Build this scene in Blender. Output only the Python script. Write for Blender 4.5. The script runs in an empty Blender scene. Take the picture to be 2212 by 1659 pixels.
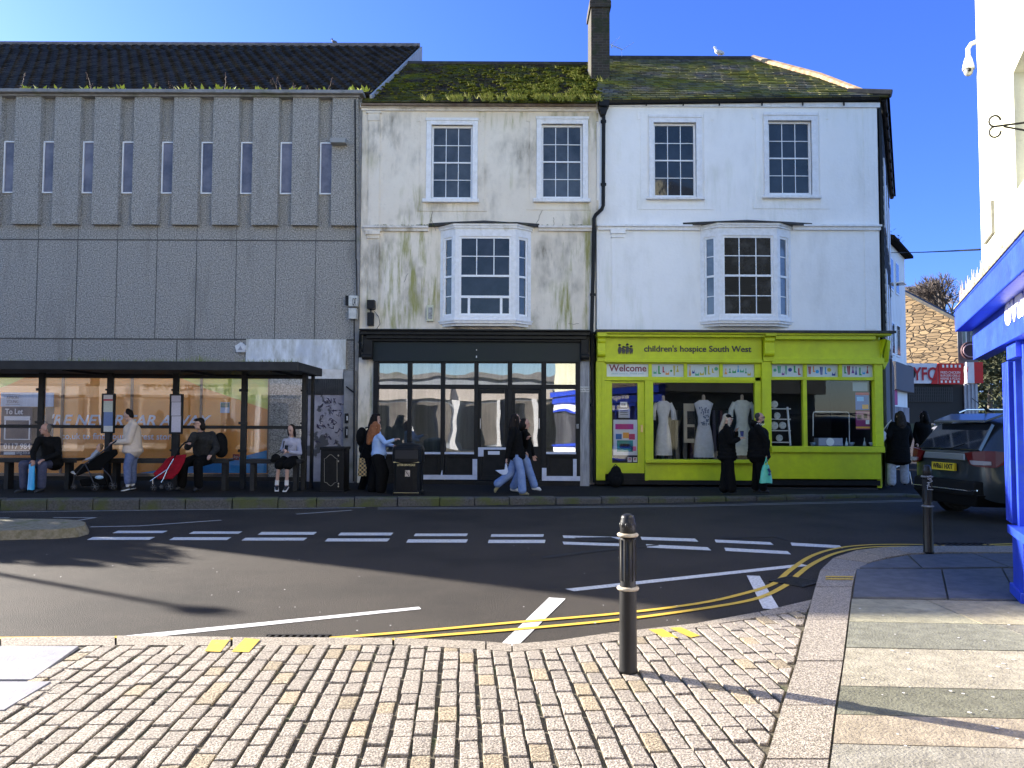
import bpy, bmesh, math, random
from math import sin, cos, tan, pi, radians, sqrt, atan2
from mathutils import Vector, Matrix, noise as mnoise
random.seed(7)
SC = bpy.context.scene
COL = SC.collection
# ---------------------------------------------------------------- camera, sky, sun, exposure
CAM_H = 1.68
PITCH = radians(2.8)
ROLL = radians(0.25)
F = 1660.0            # focal length in units of a 2212 px wide picture
camd = bpy.data.cameras.new('camera')
camd.sensor_width = 36.0
camd.lens = 36.0 * F / 2212.0
camd.clip_start = 0.05
camd.clip_end = 2000
cam = bpy.data.objects.new('camera', camd)
COL.objects.link(cam)
cam.matrix_world = (Matrix.Translation((0, 0, CAM_H)) @ Matrix.Rotation(pi / 2 + PITCH, 4, 'X')
                    @ Matrix.Rotation(ROLL, 4, 'Z'))
SC.camera = cam

SUN_AZ = radians(61.0)     # degrees left of straight ahead
SUN_EL = radians(21.5)
world = bpy.data.worlds.new('World')
SC.world = world
world.use_nodes = True
wn = world.node_tree
wn.nodes.clear()
wo = wn.nodes.new('ShaderNodeOutputWorld')
wb = wn.nodes.new('ShaderNodeBackground')
sky = wn.nodes.new('ShaderNodeTexSky')
sky.sky_type = 'NISHITA'
sky.sun_disc = False
sky.sun_elevation = SUN_EL
sky.sun_rotation = -SUN_AZ
sky.altitude = 0
sky.air_density = 1.0
sky.dust_density = 0.3
sky.ozone_density = 6.0
wb.inputs['Strength'].default_value = 0.088
wt = wn.nodes.new('ShaderNodeMix'); wt.data_type = 'RGBA'; wt.blend_type = 'MULTIPLY'
wt.inputs[0].default_value = 1.0
# the sky is deeper and bluer to the north-east (ahead and right), paler elsewhere
wc = wn.nodes.new('ShaderNodeTexCoord'); wd = wn.nodes.new('ShaderNodeVectorMath'); wd.operation = 'DOT_PRODUCT'; wd.inputs[1].default_value = (0.45, 0.80, 0.40)
wn.links.new(wc.outputs['Generated'], wd.inputs[0])
wm = wn.nodes.new('ShaderNodeMapRange'); wm.inputs[1].default_value = -0.1; wm.inputs[2].default_value = 0.95; wn.links.new(wd.outputs['Value'], wm.inputs[0])
wx = wn.nodes.new('ShaderNodeMix'); wx.data_type = 'RGBA'; wx.inputs[6].default_value = (1.08, 0.98, 1.0, 1); wx.inputs[7].default_value = (0.42, 0.50, 0.95, 1)
wn.links.new(wm.outputs[0], wx.inputs[0]); wn.links.new(wx.outputs[2], wt.inputs[7])
wn.links.new(sky.outputs[0], wt.inputs[6]); wn.links.new(wt.outputs[2], wb.inputs[0])
wn.links.new(wb.outputs[0], wo.inputs[0])

sund = bpy.data.lights.new('sun', 'SUN')
sund.energy = 5.0
sund.angle = radians(0.5)
sund.color = (1.0, 0.92, 0.82)
sun = bpy.data.objects.new('sun', sund)
COL.objects.link(sun)
SUN_DIR = Vector((-sin(SUN_AZ) * cos(SUN_EL), cos(SUN_AZ) * cos(SUN_EL), sin(SUN_EL)))
sun.rotation_euler = SUN_DIR.to_track_quat('Z', 'Y').to_euler()
SC.view_settings.view_transform = 'Standard'
SC.view_settings.look = 'None'
SC.view_settings.gamma = 1.0
SC.view_settings.exposure = 2.10

# ---------------------------------------------------------------- measuring helpers
_R = Matrix.Rotation(pi / 2 + PITCH, 3, 'X') @ Matrix.Rotation(ROLL, 3, 'Z')
def ray(px, py):
    return _R @ Vector(((px - 1106.0) / F, (829.5 - py) / F, -1.0))
def P(px, py, Y):
    d = ray(px, py); t = Y / d.y
    return Vector((d.x * t, Y, CAM_H + d.z * t))
def G(px, py, z=0.0):
    d = ray(px, py); t = (z - CAM_H) / d.z
    return Vector((d.x * t, d.y * t, z))

# ---------------------------------------------------------------- materials
MATS = {}
def nd(nt, t, **kw):
    n = nt.nodes.new(t)
    for k, v in kw.items():
        if k in n.inputs: n.inputs[k].default_value = v
        else: setattr(n, k, v)
    return n
def rgba(c): return (c[0], c[1], c[2], 1.0)
def M(name, c1, c2=None, scale=8.0, rough=0.7, bump=0.0, bscale=60.0, metal=0.0, stretch=(1, 1, 1),
      c3=None, s3=2.0, t3=(0.55, 0.7), spec=0.5, rvar=0.0, detail=6.0, tint=False, world_space=False, lo=0.35, hi=0.65, stretch3=(1, 1, 1), coat=0.0):
    """mottled procedural surface: c1/c2 fine noise, c3 larger patches, noise bump"""
    if name in MATS: return MATS[name]
    m = bpy.data.materials.new(name); m.use_nodes = True
    nt = m.node_tree; nt.nodes.clear(); L = nt.links.new
    out = nd(nt, 'ShaderNodeOutputMaterial'); b = nd(nt, 'ShaderNodeBsdfPrincipled')
    L(b.outputs[0], out.inputs[0])
    b.inputs['Roughness'].default_value = rough
    b.inputs['Metallic'].default_value = metal
    b.inputs['Specular IOR Level'].default_value = spec
    if coat: b.inputs['Coat Weight'].default_value = coat; b.inputs['Coat Roughness'].default_value = 0.05
    b.inputs['Base Color'].default_value = rgba(c1)
    tc = nd(nt, 'ShaderNodeTexCoord')
    if world_space:
        gm = nd(nt, 'ShaderNodeNewGeometry'); src = gm.outputs['Position']
    else: src = tc.outputs['Object']
    mp = nd(nt, 'ShaderNodeMapping'); mp.inputs['Scale'].default_value = stretch; L(src, mp.inputs[0])
    col = None
    if c2 is not None:
        n1 = nd(nt, 'ShaderNodeTexNoise', Scale=scale, Detail=detail, Roughness=0.65); L(mp.outputs[0], n1.inputs[0])
        r1 = nd(nt, 'ShaderNodeMapRange'); r1.inputs[1].default_value = lo; r1.inputs[2].default_value = hi
        L(n1.outputs[0], r1.inputs[0])
        mx = nd(nt, 'ShaderNodeMix', data_type='RGBA'); mx.inputs[6].default_value = rgba(c1); mx.inputs[7].default_value = rgba(c2)
        L(r1.outputs[0], mx.inputs[0]); col = mx.outputs[2]
    if c3 is not None:
        mp3 = nd(nt, 'ShaderNodeMapping'); mp3.inputs['Scale'].default_value = stretch3; L(src, mp3.inputs[0])
        n3 = nd(nt, 'ShaderNodeTexNoise', Scale=s3, Detail=8.0, Roughness=0.6); L(mp3.outputs[0], n3.inputs[0])
        r3 = nd(nt, 'ShaderNodeMapRange'); r3.inputs[1].default_value = t3[0]; r3.inputs[2].default_value = t3[1]
        L(n3.outputs[0], r3.inputs[0])
        mx3 = nd(nt, 'ShaderNodeMix', data_type='RGBA'); mx3.inputs[7].default_value = rgba(c3)
        if col: L(col, mx3.inputs[6])
        else: mx3.inputs[6].default_value = rgba(c1)
        L(r3.outputs[0], mx3.inputs[0]); col = mx3.outputs[2]
    if tint:
        at = nd(nt, 'ShaderNodeAttribute', attribute_name='tint')
        mt = nd(nt, 'ShaderNodeMix', data_type='RGBA', blend_type='MULTIPLY'); mt.inputs[0].default_value = 1.0
        if col: L(col, mt.inputs[6])
        else: mt.inputs[6].default_value = rgba(c1)
        L(at.outputs['Color'], mt.inputs[7]); col = mt.outputs[2]
    if col: L(col, b.inputs['Base Color'])
    if rvar:
        nr = nd(nt, 'ShaderNodeTexNoise', Scale=scale * 0.7, Detail=4.0); L(mp.outputs[0], nr.inputs[0])
        rr = nd(nt, 'ShaderNodeMapRange'); rr.inputs[1].default_value = 0.3; rr.inputs[2].default_value = 0.7
        rr.inputs[3].default_value = max(0.02, rough - rvar); rr.inputs[4].default_value = min(1, rough + rvar)
        L(nr.outputs[0], rr.inputs[0]); L(rr.outputs[0], b.inputs['Roughness'])
    if bump:
        n2 = nd(nt, 'ShaderNodeTexNoise', Scale=bscale, Detail=5.0); L(src, n2.inputs[0])
        bp = nd(nt, 'ShaderNodeBump', Strength=min(1.0, bump), Distance=0.01 * max(1, bump)); L(n2.outputs[0], bp.inputs['Height'])
        L(bp.outputs[0], b.inputs['Normal'])
    MATS[name] = m
    return m
def glass_mat(name, refl=0.25, tintc=(0.85, 0.9, 0.9), wav=0.0, rough=0.01, wscale=2.0):
    if name in MATS: return MATS[name]
    m = bpy.data.materials.new(name); m.use_nodes = True
    nt = m.node_tree; nt.nodes.clear(); L = nt.links.new
    out = nd(nt, 'ShaderNodeOutputMaterial')
    tr = nd(nt, 'ShaderNodeBsdfTransparent'); tr.inputs[0].default_value = rgba(tintc)
    gl = nd(nt, 'ShaderNodeBsdfGlossy', Roughness=rough); gl.inputs[0].default_value = (1, 1, 1, 1)
    lw = nd(nt, 'ShaderNodeFresnel', IOR=1.5)
    ad = nd(nt, 'ShaderNodeMath', operation='ADD'); ad.inputs[1].default_value = refl; ad.use_clamp = True
    L(lw.outputs[0], ad.inputs[0])
    mx = nd(nt, 'ShaderNodeMixShader'); L(ad.outputs[0], mx.inputs[0]); L(tr.outputs[0], mx.inputs[1]); L(gl.outputs[0], mx.inputs[2])
    if wav:
        tc = nd(nt, 'ShaderNodeTexCoord'); n = nd(nt, 'ShaderNodeTexNoise', Scale=wscale, Detail=1.0); L(tc.outputs['Object'], n.inputs[0])
        bp = nd(nt, 'ShaderNodeBump', Strength=1.0, Distance=wav); L(n.outputs[0], bp.inputs['Height']); L(bp.outputs[0], gl.inputs['Normal'])
    L(mx.outputs[0], out.inputs[0]); MATS[name] = m
    return m

# ---------------------------------------------------------------- mesh builder
class B:
    def __init__(s): s.v = []; s.f = []; s.mi = []; s.tint = None; s.cur = 0; s.tints = []
    def add(s, vs, fs):
        o = len(s.v); s.v.extend([Vector(a) for a in vs])
        for f in fs:
            s.f.append([i + o for i in f]); s.mi.append(s.cur)
            if s.tint is not None: s.tints.append(s.tint)
        return s
    def box(s, x0, x1, y0, y1, z0, z1):
        if x0 > x1: x0, x1 = x1, x0
        if y0 > y1: y0, y1 = y1, y0
        if z0 > z1: z0, z1 = z1, z0
        return s.add([(x0, y0, z0), (x1, y0, z0), (x1, y1, z0), (x0, y1, z0), (x0, y0, z1), (x1, y0, z1), (x1, y1, z1), (x0, y1, z1)],
                     [(3, 2, 1, 0), (4, 5, 6, 7), (0, 1, 5, 4), (1, 2, 6, 5), (2, 3, 7, 6), (3, 0, 4, 7)])
    def pbox(s, px0, py0, px1, py1, Y, front=0.0, back=0.1):
        a = P(px0, py0, Y); b = P(px1, py1, Y); c = P(px0, py1, Y); d = P(px1, py0, Y)
        x0 = (a.x + c.x) / 2; x1 = (b.x + d.x) / 2; z1 = (a.z + d.z) / 2; z0 = (b.z + c.z) / 2
        return s.box(x0, x1, Y - front, Y + back, z0, z1)
    def hexa(s, bot, top):
        n = len(bot)
        return s.add(list(bot) + list(top), [tuple(range(n - 1, -1, -1)), tuple(range(n, 2 * n))] +
                     [(i, (i + 1) % n, n + (i + 1) % n, n + i) for i in range(n)])
    def beam(s, p, q, w, h, up=(0, 0, 1)):
        p = Vector(p); q = Vector(q); d = (q - p).normalized(); u = Vector(up)
        r = d.cross(u)
        if r.length < 1e-5: r = d.cross(Vector((0, 1, 0)))
        r.normalize(); u = r.cross(d)
        r = r * w / 2; u = u * h / 2
        return s.hexa([p - r - u, p + r - u, p + r + u, p - r + u], [q - r - u, q + r - u, q + r + u, q - r + u])
    def tube(s, pts, rad, n=8, cap=True):
        pts = [Vector(p) for p in pts]
        if not isinstance(rad, (list, tuple)): rad = [rad] * len(pts)
        rings = []; prev = None
        for i, p in enumerate(pts):
            d = (pts[min(i + 1, len(pts) - 1)] - pts[max(i - 1, 0)])
            if d.length < 1e-9: d = Vector((0, 0, 1))
            d.normalize()
            if prev is None:
                a = Vector((1, 0, 0)) if abs(d.x) < 0.9 else Vector((0, 1, 0))
                r = d.cross(a).normalized()
            else:
                r = (prev - d * prev.dot(d)); r.normalize()
            prev = r; t = d.cross(r)
            rings.append([p + (r * cos(2 * pi * k / n) + t * sin(2 * pi * k / n)) * rad[i] for k in range(n)])
        vs = [v for rg in rings for v in rg]; fs = []
        for i in range(len(rings) - 1):
            for k in range(n):
                fs.append((i * n + k, i * n + (k + 1) % n, (i + 1) * n + (k + 1) % n, (i + 1) * n + k))
        if cap:
            fs.append(tuple(range(n - 1, -1, -1))); fs.append(tuple((len(rings) - 1) * n + k for k in range(n)))
        return s.add(vs, fs)
    def lathe(s, c, prof, n=20, axis=None):
        c = Vector(c); vs = []; fs = []
        q = Vector((0, 0, 1)).rotation_difference(Vector(axis)) if axis else None
        for (r, z) in prof:
            for k in range(n):
                v = Vector((r * cos(2 * pi * k / n), r * sin(2 * pi * k / n), z))
                if q: v = q @ v
                vs.append(c + v)
        for i in range(len(prof) - 1):
            for k in range(n):
                fs.append((i * n + k, i * n + (k + 1) % n, (i + 1) * n + (k + 1) % n, (i + 1) * n + k))
        fs.append(tuple(range(n - 1, -1, -1))); fs.append(tuple((len(prof) - 1) * n + k for k in range(n)))
        return s.add(vs, fs)
    def ell(s, c, r, n=14, m=10, rot=None):
        c = Vector(c); vs = [c + (rot @ Vector((0, 0, -r[2])) if rot else Vector((0, 0, -r[2])))]; fs = []
        for i in range(1, m):
            th = -pi / 2 + pi * i / m
            for k in range(n):
                v = Vector((r[0] * cos(th) * cos(2 * pi * k / n), r[1] * cos(th) * sin(2 * pi * k / n), r[2] * sin(th)))
                vs.append(c + (rot @ v if rot else v))
        vs.append(c + (rot @ Vector((0, 0, r[2])) if rot else Vector((0, 0, r[2]))))
        for k in range(n): fs.append((0, 1 + (k + 1) % n, 1 + k))
        for i in range(m - 2):
            for k in range(n):
                a = 1 + i * n; fs.append((a + k, a + (k + 1) % n, a + n + (k + 1) % n, a + n + k))
        e = len(vs) - 1; a = 1 + (m - 2) * n
        for k in range(n): fs.append((a + k, a + (k + 1) % n, e))
        return s.add(vs, fs)
    def cap(s, p, q, r0, r1, n=12):     # tapered capsule
        p = Vector(p); q = Vector(q); d = q - p
        if d.length > 1e-6: s.tube([p, q], [r0, r1], n)
        s.ell(p, (r0,) * 3, n, 8); s.ell(q, (r1,) * 3, n, 8)
        return s
    def chain(s, pts, rs, n=12):
        for i in range(len(pts) - 1): s.cap(pts[i], pts[i + 1], rs[i], rs[i + 1], n)
        return s
    def prism(s, pts, d):               # polygon (3-D points) pushed along vector d
        d = Vector(d); pts = [Vector(p) for p in pts]
        return s.hexa(pts, [p + d for p in pts])
    def quad(s, *p): return s.add(p, [tuple(range(len(p)))])
    def grid(s, rows):                  # rows of 3-D points
        n = len(rows[0]); vs = [v for r in rows for v in r]
        return s.add(vs, [(i * n + k, i * n + k + 1, (i + 1) * n + k + 1, (i + 1) * n + k) for i in range(len(rows) - 1) for k in range(n - 1)])
    def obj(s, name, mat, parent=None, smooth=False, bevel=0.0, fix=True, label=None):
        me = bpy.data.meshes.new(name)
        off = PLOC[parent.name] if parent is not None else Vector((0, 0, 0))
        me.from_pydata([v - off for v in s.v], [], s.f)
        mats = mat if isinstance(mat, (list, tuple)) else [mat]
        for m in mats: me.materials.append(m)
        if len(mats) > 1: me.polygons.foreach_set('material_index', s.mi)
        if s.tints and len(s.tints) == len(s.f):
            ca = me.color_attributes.new('tint', 'FLOAT_COLOR', 'CORNER'); i = 0
            for p in me.polygons:
                t = s.tints[p.index]
                for _ in range(p.loop_total): ca.data[p.loop_start + _].color = (t[0], t[1], t[2], 1)
        me.update()
        if fix:
            bm = bmesh.new(); bm.from_mesh(me); bmesh.ops.recalc_face_normals(bm, faces=bm.faces); bm.to_mesh(me); bm.free()
        if smooth: me.polygons.foreach_set('use_smooth', [True] * len(me.polygons))
        o = bpy.data.objects.new(name, me); COL.objects.link(o)
        PLOC[o.name] = off
        if parent is not None: o.parent = parent
        if bevel:
            md = o.modifiers.new('bevel', 'BEVEL'); md.width = bevel; md.segments = 2; md.limit_method = 'ANGLE'
        if label: o['label'] = label
        return o
PLOC = {}
# a part's mesh is stored relative to its top-level thing; sub-parts inherit the same offset
def thing(name, loc, label, cat, group=None):
    o = bpy.data.objects.new(name, None); COL.objects.link(o)
    o.location = Vector(loc); o.empty_display_size = 0.2
    PLOC[o.name] = Vector(loc)
    o['label'] = label; o['category'] = cat
    if group: o['group'] = group
    return o
def tag(o, label, cat, group=None):
    o['label'] = label; o['category'] = cat
    if group: o['group'] = group
    return o
def struct(o): o['kind'] = 'structure'; return o
def recenter(o, loc):
    """move a top-level mesh's origin to its base"""
    loc = Vector(loc); o.data.transform(Matrix.Translation(-loc)); o.location = loc; PLOC[o.name] = loc; return o
def copy_tree(o, parent=None):
    c = o.copy(); COL.objects.link(c); c.parent = parent
    PLOC[c.name] = PLOC.get(o.name, Vector())
    for ch in list(o.children): copy_tree(ch, c)
    return c
_dg = [None]
def text(bd, s, p0, width, right, up, height=None, extrude=0.004, shear=0.0, bold=0.0, mirror=False, space=1.0):
    """lay lettering into builder bd: p0 = lower-left, scaled to width along 'right'"""
    cu = bpy.data.curves.new('t', 'FONT'); cu.body = s; cu.size = 1.0; cu.extrude = 0.01; cu.shear = shear; cu.offset = bold
    cu.space_character = space; cu.resolution_u = 3
    ob = bpy.data.objects.new('t', cu); COL.objects.link(ob)
    bpy.context.view_layer.update()
    me = bpy.data.meshes.new_from_object(ob.evaluated_get(bpy.context.evaluated_depsgraph_get()))
    xs = [v.co.x for v in me.vertices]; ys = [v.co.y for v in me.vertices]
    x0, x1, y0, y1 = min(xs), max(xs), min(ys), max(ys)
    right = Vector(right).normalized(); up = Vector(up).normalized(); nrm = right.cross(up)
    k = width / (x1 - x0); ky = k if height is None else height / (y1 - y0)
    vs = []
    for v in me.vertices:
        x = (v.co.x - x0) * k
        if mirror: x = width - x
        vs.append(Vector(p0) + right * x + up * ((v.co.y - (y0 if height is not None else 0)) * ky) + nrm * (extrude if v.co.z > 0 else 0))
    bd.add(vs, [tuple(p.vertices) for p in me.polygons])
    bpy.data.objects.remove(ob); bpy.data.curves.remove(cu); bpy.data.meshes.remove(me)
    return bd
def ptext(bd, s, px0, py0, px1, py1, Y, **kw):
    """lettering filling the picture rectangle on the plane Y"""
    a = P(px0, py1, Y); b = P(px1, py0, Y)
    return text(bd, s, a, b.x - a.x, (1, 0, 0), (0, 0, 1), height=b.z - a.z, **kw)
def wall_holes(bd, x0, x1, z0, z1, holes, Y, depth=0.2):
    """front wall sheet at Y with openings and their reveals; holes = (x0,x1,z0,z1)"""
    xs = sorted(set([x0, x1] + [h[0] for h in holes] + [h[1] for h in holes])); xs = [x for x in xs if x0 <= x <= x1]
    zs = sorted(set([z0, z1] + [h[2] for h in holes] + [h[3] for h in holes])); zs = [z for z in zs if z0 <= z <= z1]
    for i in range(len(xs) - 1):
        for j in range(len(zs) - 1):
            cx = (xs[i] + xs[i + 1]) / 2; cz = (zs[j] + zs[j + 1]) / 2
            if any(h[0] < cx < h[1] and h[2] < cz < h[3] for h in holes): continue
            bd.quad((xs[i], Y, zs[j]), (xs[i + 1], Y, zs[j]), (xs[i + 1], Y, zs[j + 1]), (xs[i], Y, zs[j + 1]))
    for (a, b, c, d) in holes:
        y2 = Y + depth
        bd.quad((a, Y, c), (a, y2, c), (a, y2, d), (a, Y, d)); bd.quad((b, Y, c), (b, Y, d), (b, y2, d), (b, y2, c))
        bd.quad((a, Y, d), (a, y2, d), (b, y2, d), (b, Y, d)); bd.quad((a, Y, c), (b, Y, c), (b, y2, c), (a, y2, c))
    return bd
def prect(px0, py0, px1, py1, Y):
    a = P(px0, py0, Y); b = P(px1, py1, Y); c = P(px0, py1, Y); d = P(px1, py0, Y)
    return ((a.x + c.x) / 2, (b.x + d.x) / 2, (b.z + c.z) / 2, (a.z + d.z) / 2)
def remesh_obj(bd, name, mat, parent, voxel=0.012, smooth=3, sf=0.5, label=None):
    """fuse the overlapping shapes of bd into one continuous skin"""
    o = bd.obj(name, mat, parent, fix=False, label=label)
    md = o.modifiers.new('r', 'REMESH'); md.mode = 'VOXEL'; md.voxel_size = voxel; md.use_smooth_shade = True
    ms = o.modifiers.new('s', 'SMOOTH'); ms.iterations = smooth; ms.factor = sf
    bpy.context.view_layer.update()
    me = bpy.data.meshes.new_from_object(o.evaluated_get(bpy.context.evaluated_depsgraph_get()))
    o.modifiers.clear(); old = o.data; o.data = me; bpy.data.meshes.remove(old); me.name = name
    if not me.materials: me.materials.append(mat)
    me.polygons.foreach_set('use_smooth', [True] * len(me.polygons))
    return o
# ---------------------------------------------------------------- ground, road, pavements
m_road = M('asphalt', (0.011, 0.0095, 0.0085), (0.098, 0.083, 0.067), scale=95, rough=0.7, spec=.18, bump=3.0, bscale=120, c3=(0.016, 0.0145, 0.0135), s3=0.5, t3=(0.45, 0.8), world_space=True, detail=3)
m_pave = M('far paving', (0.013, 0.012, 0.011), (0.026, 0.024, 0.022), scale=25, rough=0.95, spec=.15, bump=0.5, c3=(0.028, 0.027, 0.026), s3=0.8, world_space=True)
m_kerb = M('granite kerb', (0.10, 0.095, 0.085), (0.045, 0.043, 0.038), scale=30, rough=0.85, bump=0.9, bscale=40, c3=(0.065, 0.075, 0.018), s3=1.6, t3=(0.48, 0.62), world_space=True)
m_granite = M('pale granite', (0.44, 0.39, 0.33), (0.15, 0.128, 0.102), scale=75, rough=0.85, bump=1.0, bscale=90, lo=.38, hi=.60, tint=True, world_space=True, detail=3)
m_dirt = M('joint dirt', (0.05, 0.042, 0.028), (0.10, 0.085, 0.05), scale=30, rough=0.95, bump=1.0, c3=(0.05, 0.065, 0.018), s3=3.0, world_space=True)
m_white = M('road paint white', (0.70, 0.70, 0.68), (0.40, 0.39, 0.37), scale=34, rough=0.6, bump=0.4, world_space=True, c3=(0.35, 0.34, 0.33), s3=5, t3=(0.62, 0.72))
m_yellow = M('road paint yellow', (0.62, 0.40, 0.03), (0.50, 0.32, 0.04), scale=18, rough=0.65, bump=0.4, world_space=True, c3=(0.22, 0.18, 0.10), s3=7, t3=(0.62, 0.72))
m_thin = M('worn line paint', (0.42, 0.41, 0.38), (0.25, 0.24, 0.22), scale=20, rough=0.7, world_space=True)
m_slab = M('yorkstone', (0.285, 0.275, 0.215), (0.17, 0.163, 0.125), scale=11, rough=0.8, bump=0.9, bscale=60, detail=10, tint=True, world_space=True, c3=(0.33, 0.32, 0.26), s3=1.4)
m_shade_slab = M('shade-blue slab', (0.075, 0.082, 0.088), (0.12, 0.125, 0.13), scale=7, rough=0.75, spec=.25, bump=0.25, world_space=True)  # paving slabs in shadow; the shade's dark blue is put into the colour

b = B(); b.quad((-400, -300, 0), (400, -300, 0), (400, 900, 0), (-400, 900, 0))
struct(b.obj('road', m_road))

def pz(X):      # height of the far pavement along the street
    return max(0.045, min(0.20, 0.135 - 0.0095 * X)) if X > -7 else 0.20
# far kerb line, measured along its foot
KF = [G(-900, 1108), G(-300, 1105), G(0, 1103), G(200, 1102), G(400, 1101), G(600, 1098), G(765, 1095), G(950, 1093), G(1100, 1091), G(1300, 1088), G(1500, 1085), G(1700, 1080), G(1850, 1076), G(1960, 1074)]
KF = [Vector((p.x, p.y, 0)) for p in KF]
KF += [Vector((9.7, 17.0, 0)), Vector((10.4, 17.7, 0)), Vector((11.2, 19.3, 0)), Vector((15.0, 27.0, 0)), Vector((19.5, 36.5, 0))]
def offs(line, d):
    out = []
    for i, p in enumerate(line):
        t = (line[min(i + 1, len(line) - 1)] - line[max(i - 1, 0)]).normalized()
        out.append(p + Vector((-t.y, t.x, 0)) * d)
    return out
def resample(line, step):
    out = [line[0]]; acc = 0
    for a, c in zip(line, line[1:]):
        L = (c - a).length; n = max(1, int(L / step))
        for k in range(1, n + 1): out.append(a.lerp(c, k / n))
    return out
KI = offs(KF, 0.27)
b = B()
for a, c, ai, ci in zip(KF, KF[1:], KI, KI[1:]):
    L = (c - a).length; n = max(1, round(L / 0.88))
    for k in range(n):
        t0 = k / n + 0.006; t1 = (k + 1) / n - 0.006
        if a.x < -14 and k % 1: continue
        f0 = a.lerp(c, t0); f1 = a.lerp(c, t1); i0 = ai.lerp(ci, t0); i1 = ai.lerp(ci, t1)
        j = random.uniform(-0.008, 0.008)
        z0 = pz(f0.x) + 0.012 + j; z1 = pz(f1.x) + 0.012 + j
        r = Vector((0, 0.025, 0)); up = lambda v, z: Vector((v.x, v.y, z))
        vs = [up(f0, -0.05), up(f1, -0.05), up(f0, z0 - 0.03), up(f1, z1 - 0.03), up(f0, z0) + r, up(f1, z1) + r, up(i0, z0), up(i1, z1), up(i0, -0.05), up(i1, -0.05)]
        b.add(vs, [(0, 1, 3, 2), (2, 3, 5, 4), (4, 5, 7, 6), (6, 7, 9, 8), (0, 2, 4, 6, 8), (1, 9, 7, 5, 3)])
struct(b.obj('kerb', m_kerb))
b = B()
rk = [p for p in KI]
rows0 = [Vector((p.x, p.y, pz(p.x))) for p in rk]; rows1 = []
for p in rk:
    if p.y < 18.2 and p.x < 9.6: rows1.append(Vector((p.x, 19.6, pz(p.x))))
    else: rows1.append(Vector((p.x - 3.2, max(19.6, p.y + 1.6), pz(p.x))))
b.grid([rows0, rows1])
struct(b.obj('far_pavement', m_pave))

# ---- near paving: granite edging strip, setts, kerb, slabs
STo = [(-900, 1386), (-200, 1384), (0, 1383.5), (250, 1379.5), (500, 1382), (850, 1383.5), (1050, 1392), (1106, 1397), (1200, 1390), (1306, 1374.5), (1506, 1352), (1640, 1327), (1756, 1299.5)]
STi = [(-900, 1404), (-200, 1402.5), (0, 1402), (250, 1400), (500, 1401), (850, 1398), (1050, 1410), (1106, 1414.6), (1240, 1402), (1381, 1382), (1531, 1357), (1650, 1337), (1746, 1322)]
KRo = [(1600, 1800), (1656, 1659), (1690, 1540), (1721, 1442), (1742, 1350), (1761, 1277), (1772, 1240), (1800, 1213), (1850, 1196), (1910, 1189), (2000, 1186), (2190, 1186), (2700, 1190)]
KRi = [(1770, 1800), (1791, 1659), (1805, 1540), (1821, 1442), (1832, 1350), (1841, 1277), (1850, 1240), (1876, 1224), (1915, 1212), (1970, 1203), (2050, 1200), (2190, 1200), (2700, 1206)]
ZN = 0.02
def strip_stones(outer, inner, h, lens, mat, name, tintf):
    b = B()
    Po = [G(*p) for p in outer]; Pi = [G(*p) for p in inner]
    # walk with a common parameter
    for i in range(len(Po) - 1):
        L = ((Po[i + 1] - Po[i]).length + (Pi[i + 1] - Pi[i]).length) / 2
        n = max(1, round(L / lens))
        for k in range(n):
            e = 0.004 / max(L, .1)
            t0 = k / n + e; t1 = (k + 1) / n - e
            o0 = Po[i].lerp(Po[i + 1], t0); o1 = Po[i].lerp(Po[i + 1], t1); i0 = Pi[i].lerp(Pi[i + 1], t0); i1 = Pi[i].lerp(Pi[i + 1], t1)
            b.tint = tintf()
            c = (o0 + o1 + i0 + i1) / 4; z = h + random.uniform(-0.002, 0.002)
            top = [v.lerp(c, 0.012) + Vector((0, 0, z)) for v in (o0, o1, i1, i0)]
            b.hexa([v + Vector((0, 0, -0.02)) for v in (o0, o1, i1, i0)], top)
    return b.obj(name, mat)
def tnt():
    r = random.uniform(0.88, 1.1); w = random.choice([0, 0, 0, 0.5, 1]) * random.uniform(0, 0.12)
    return (r * (1 + w), r, r * (1 - 1.6 * w))
struct(strip_stones(STo, STi, 0.022, 1.3, m_granite, 'granite_edging', lambda: (0.88, 0.86, 0.80)))
struct(strip_stones(KRo, KRi, 0.045, 1.0, m_granite, 'near_kerb', lambda: random.choice([(0.85, 0.84, 0.80), (1.0, 0.90, 0.72), (0.98, 0.96, 0.88), (0.9, 0.89, 0.84)])))
# bedding below the setts
b = B()
o = [G(*p) for p in STi] ; k = [G(*p) for p in KRo[:6]]
pts = o + k[::-1]
pts += [Vector((2.6, -6.5, 0)), Vector((-9, -6.5, 0))]
b.quad(*[Vector((p.x, p.y, 0.013)) for p in pts])
struct(b.obj('sett_bedding', m_dirt))
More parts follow.
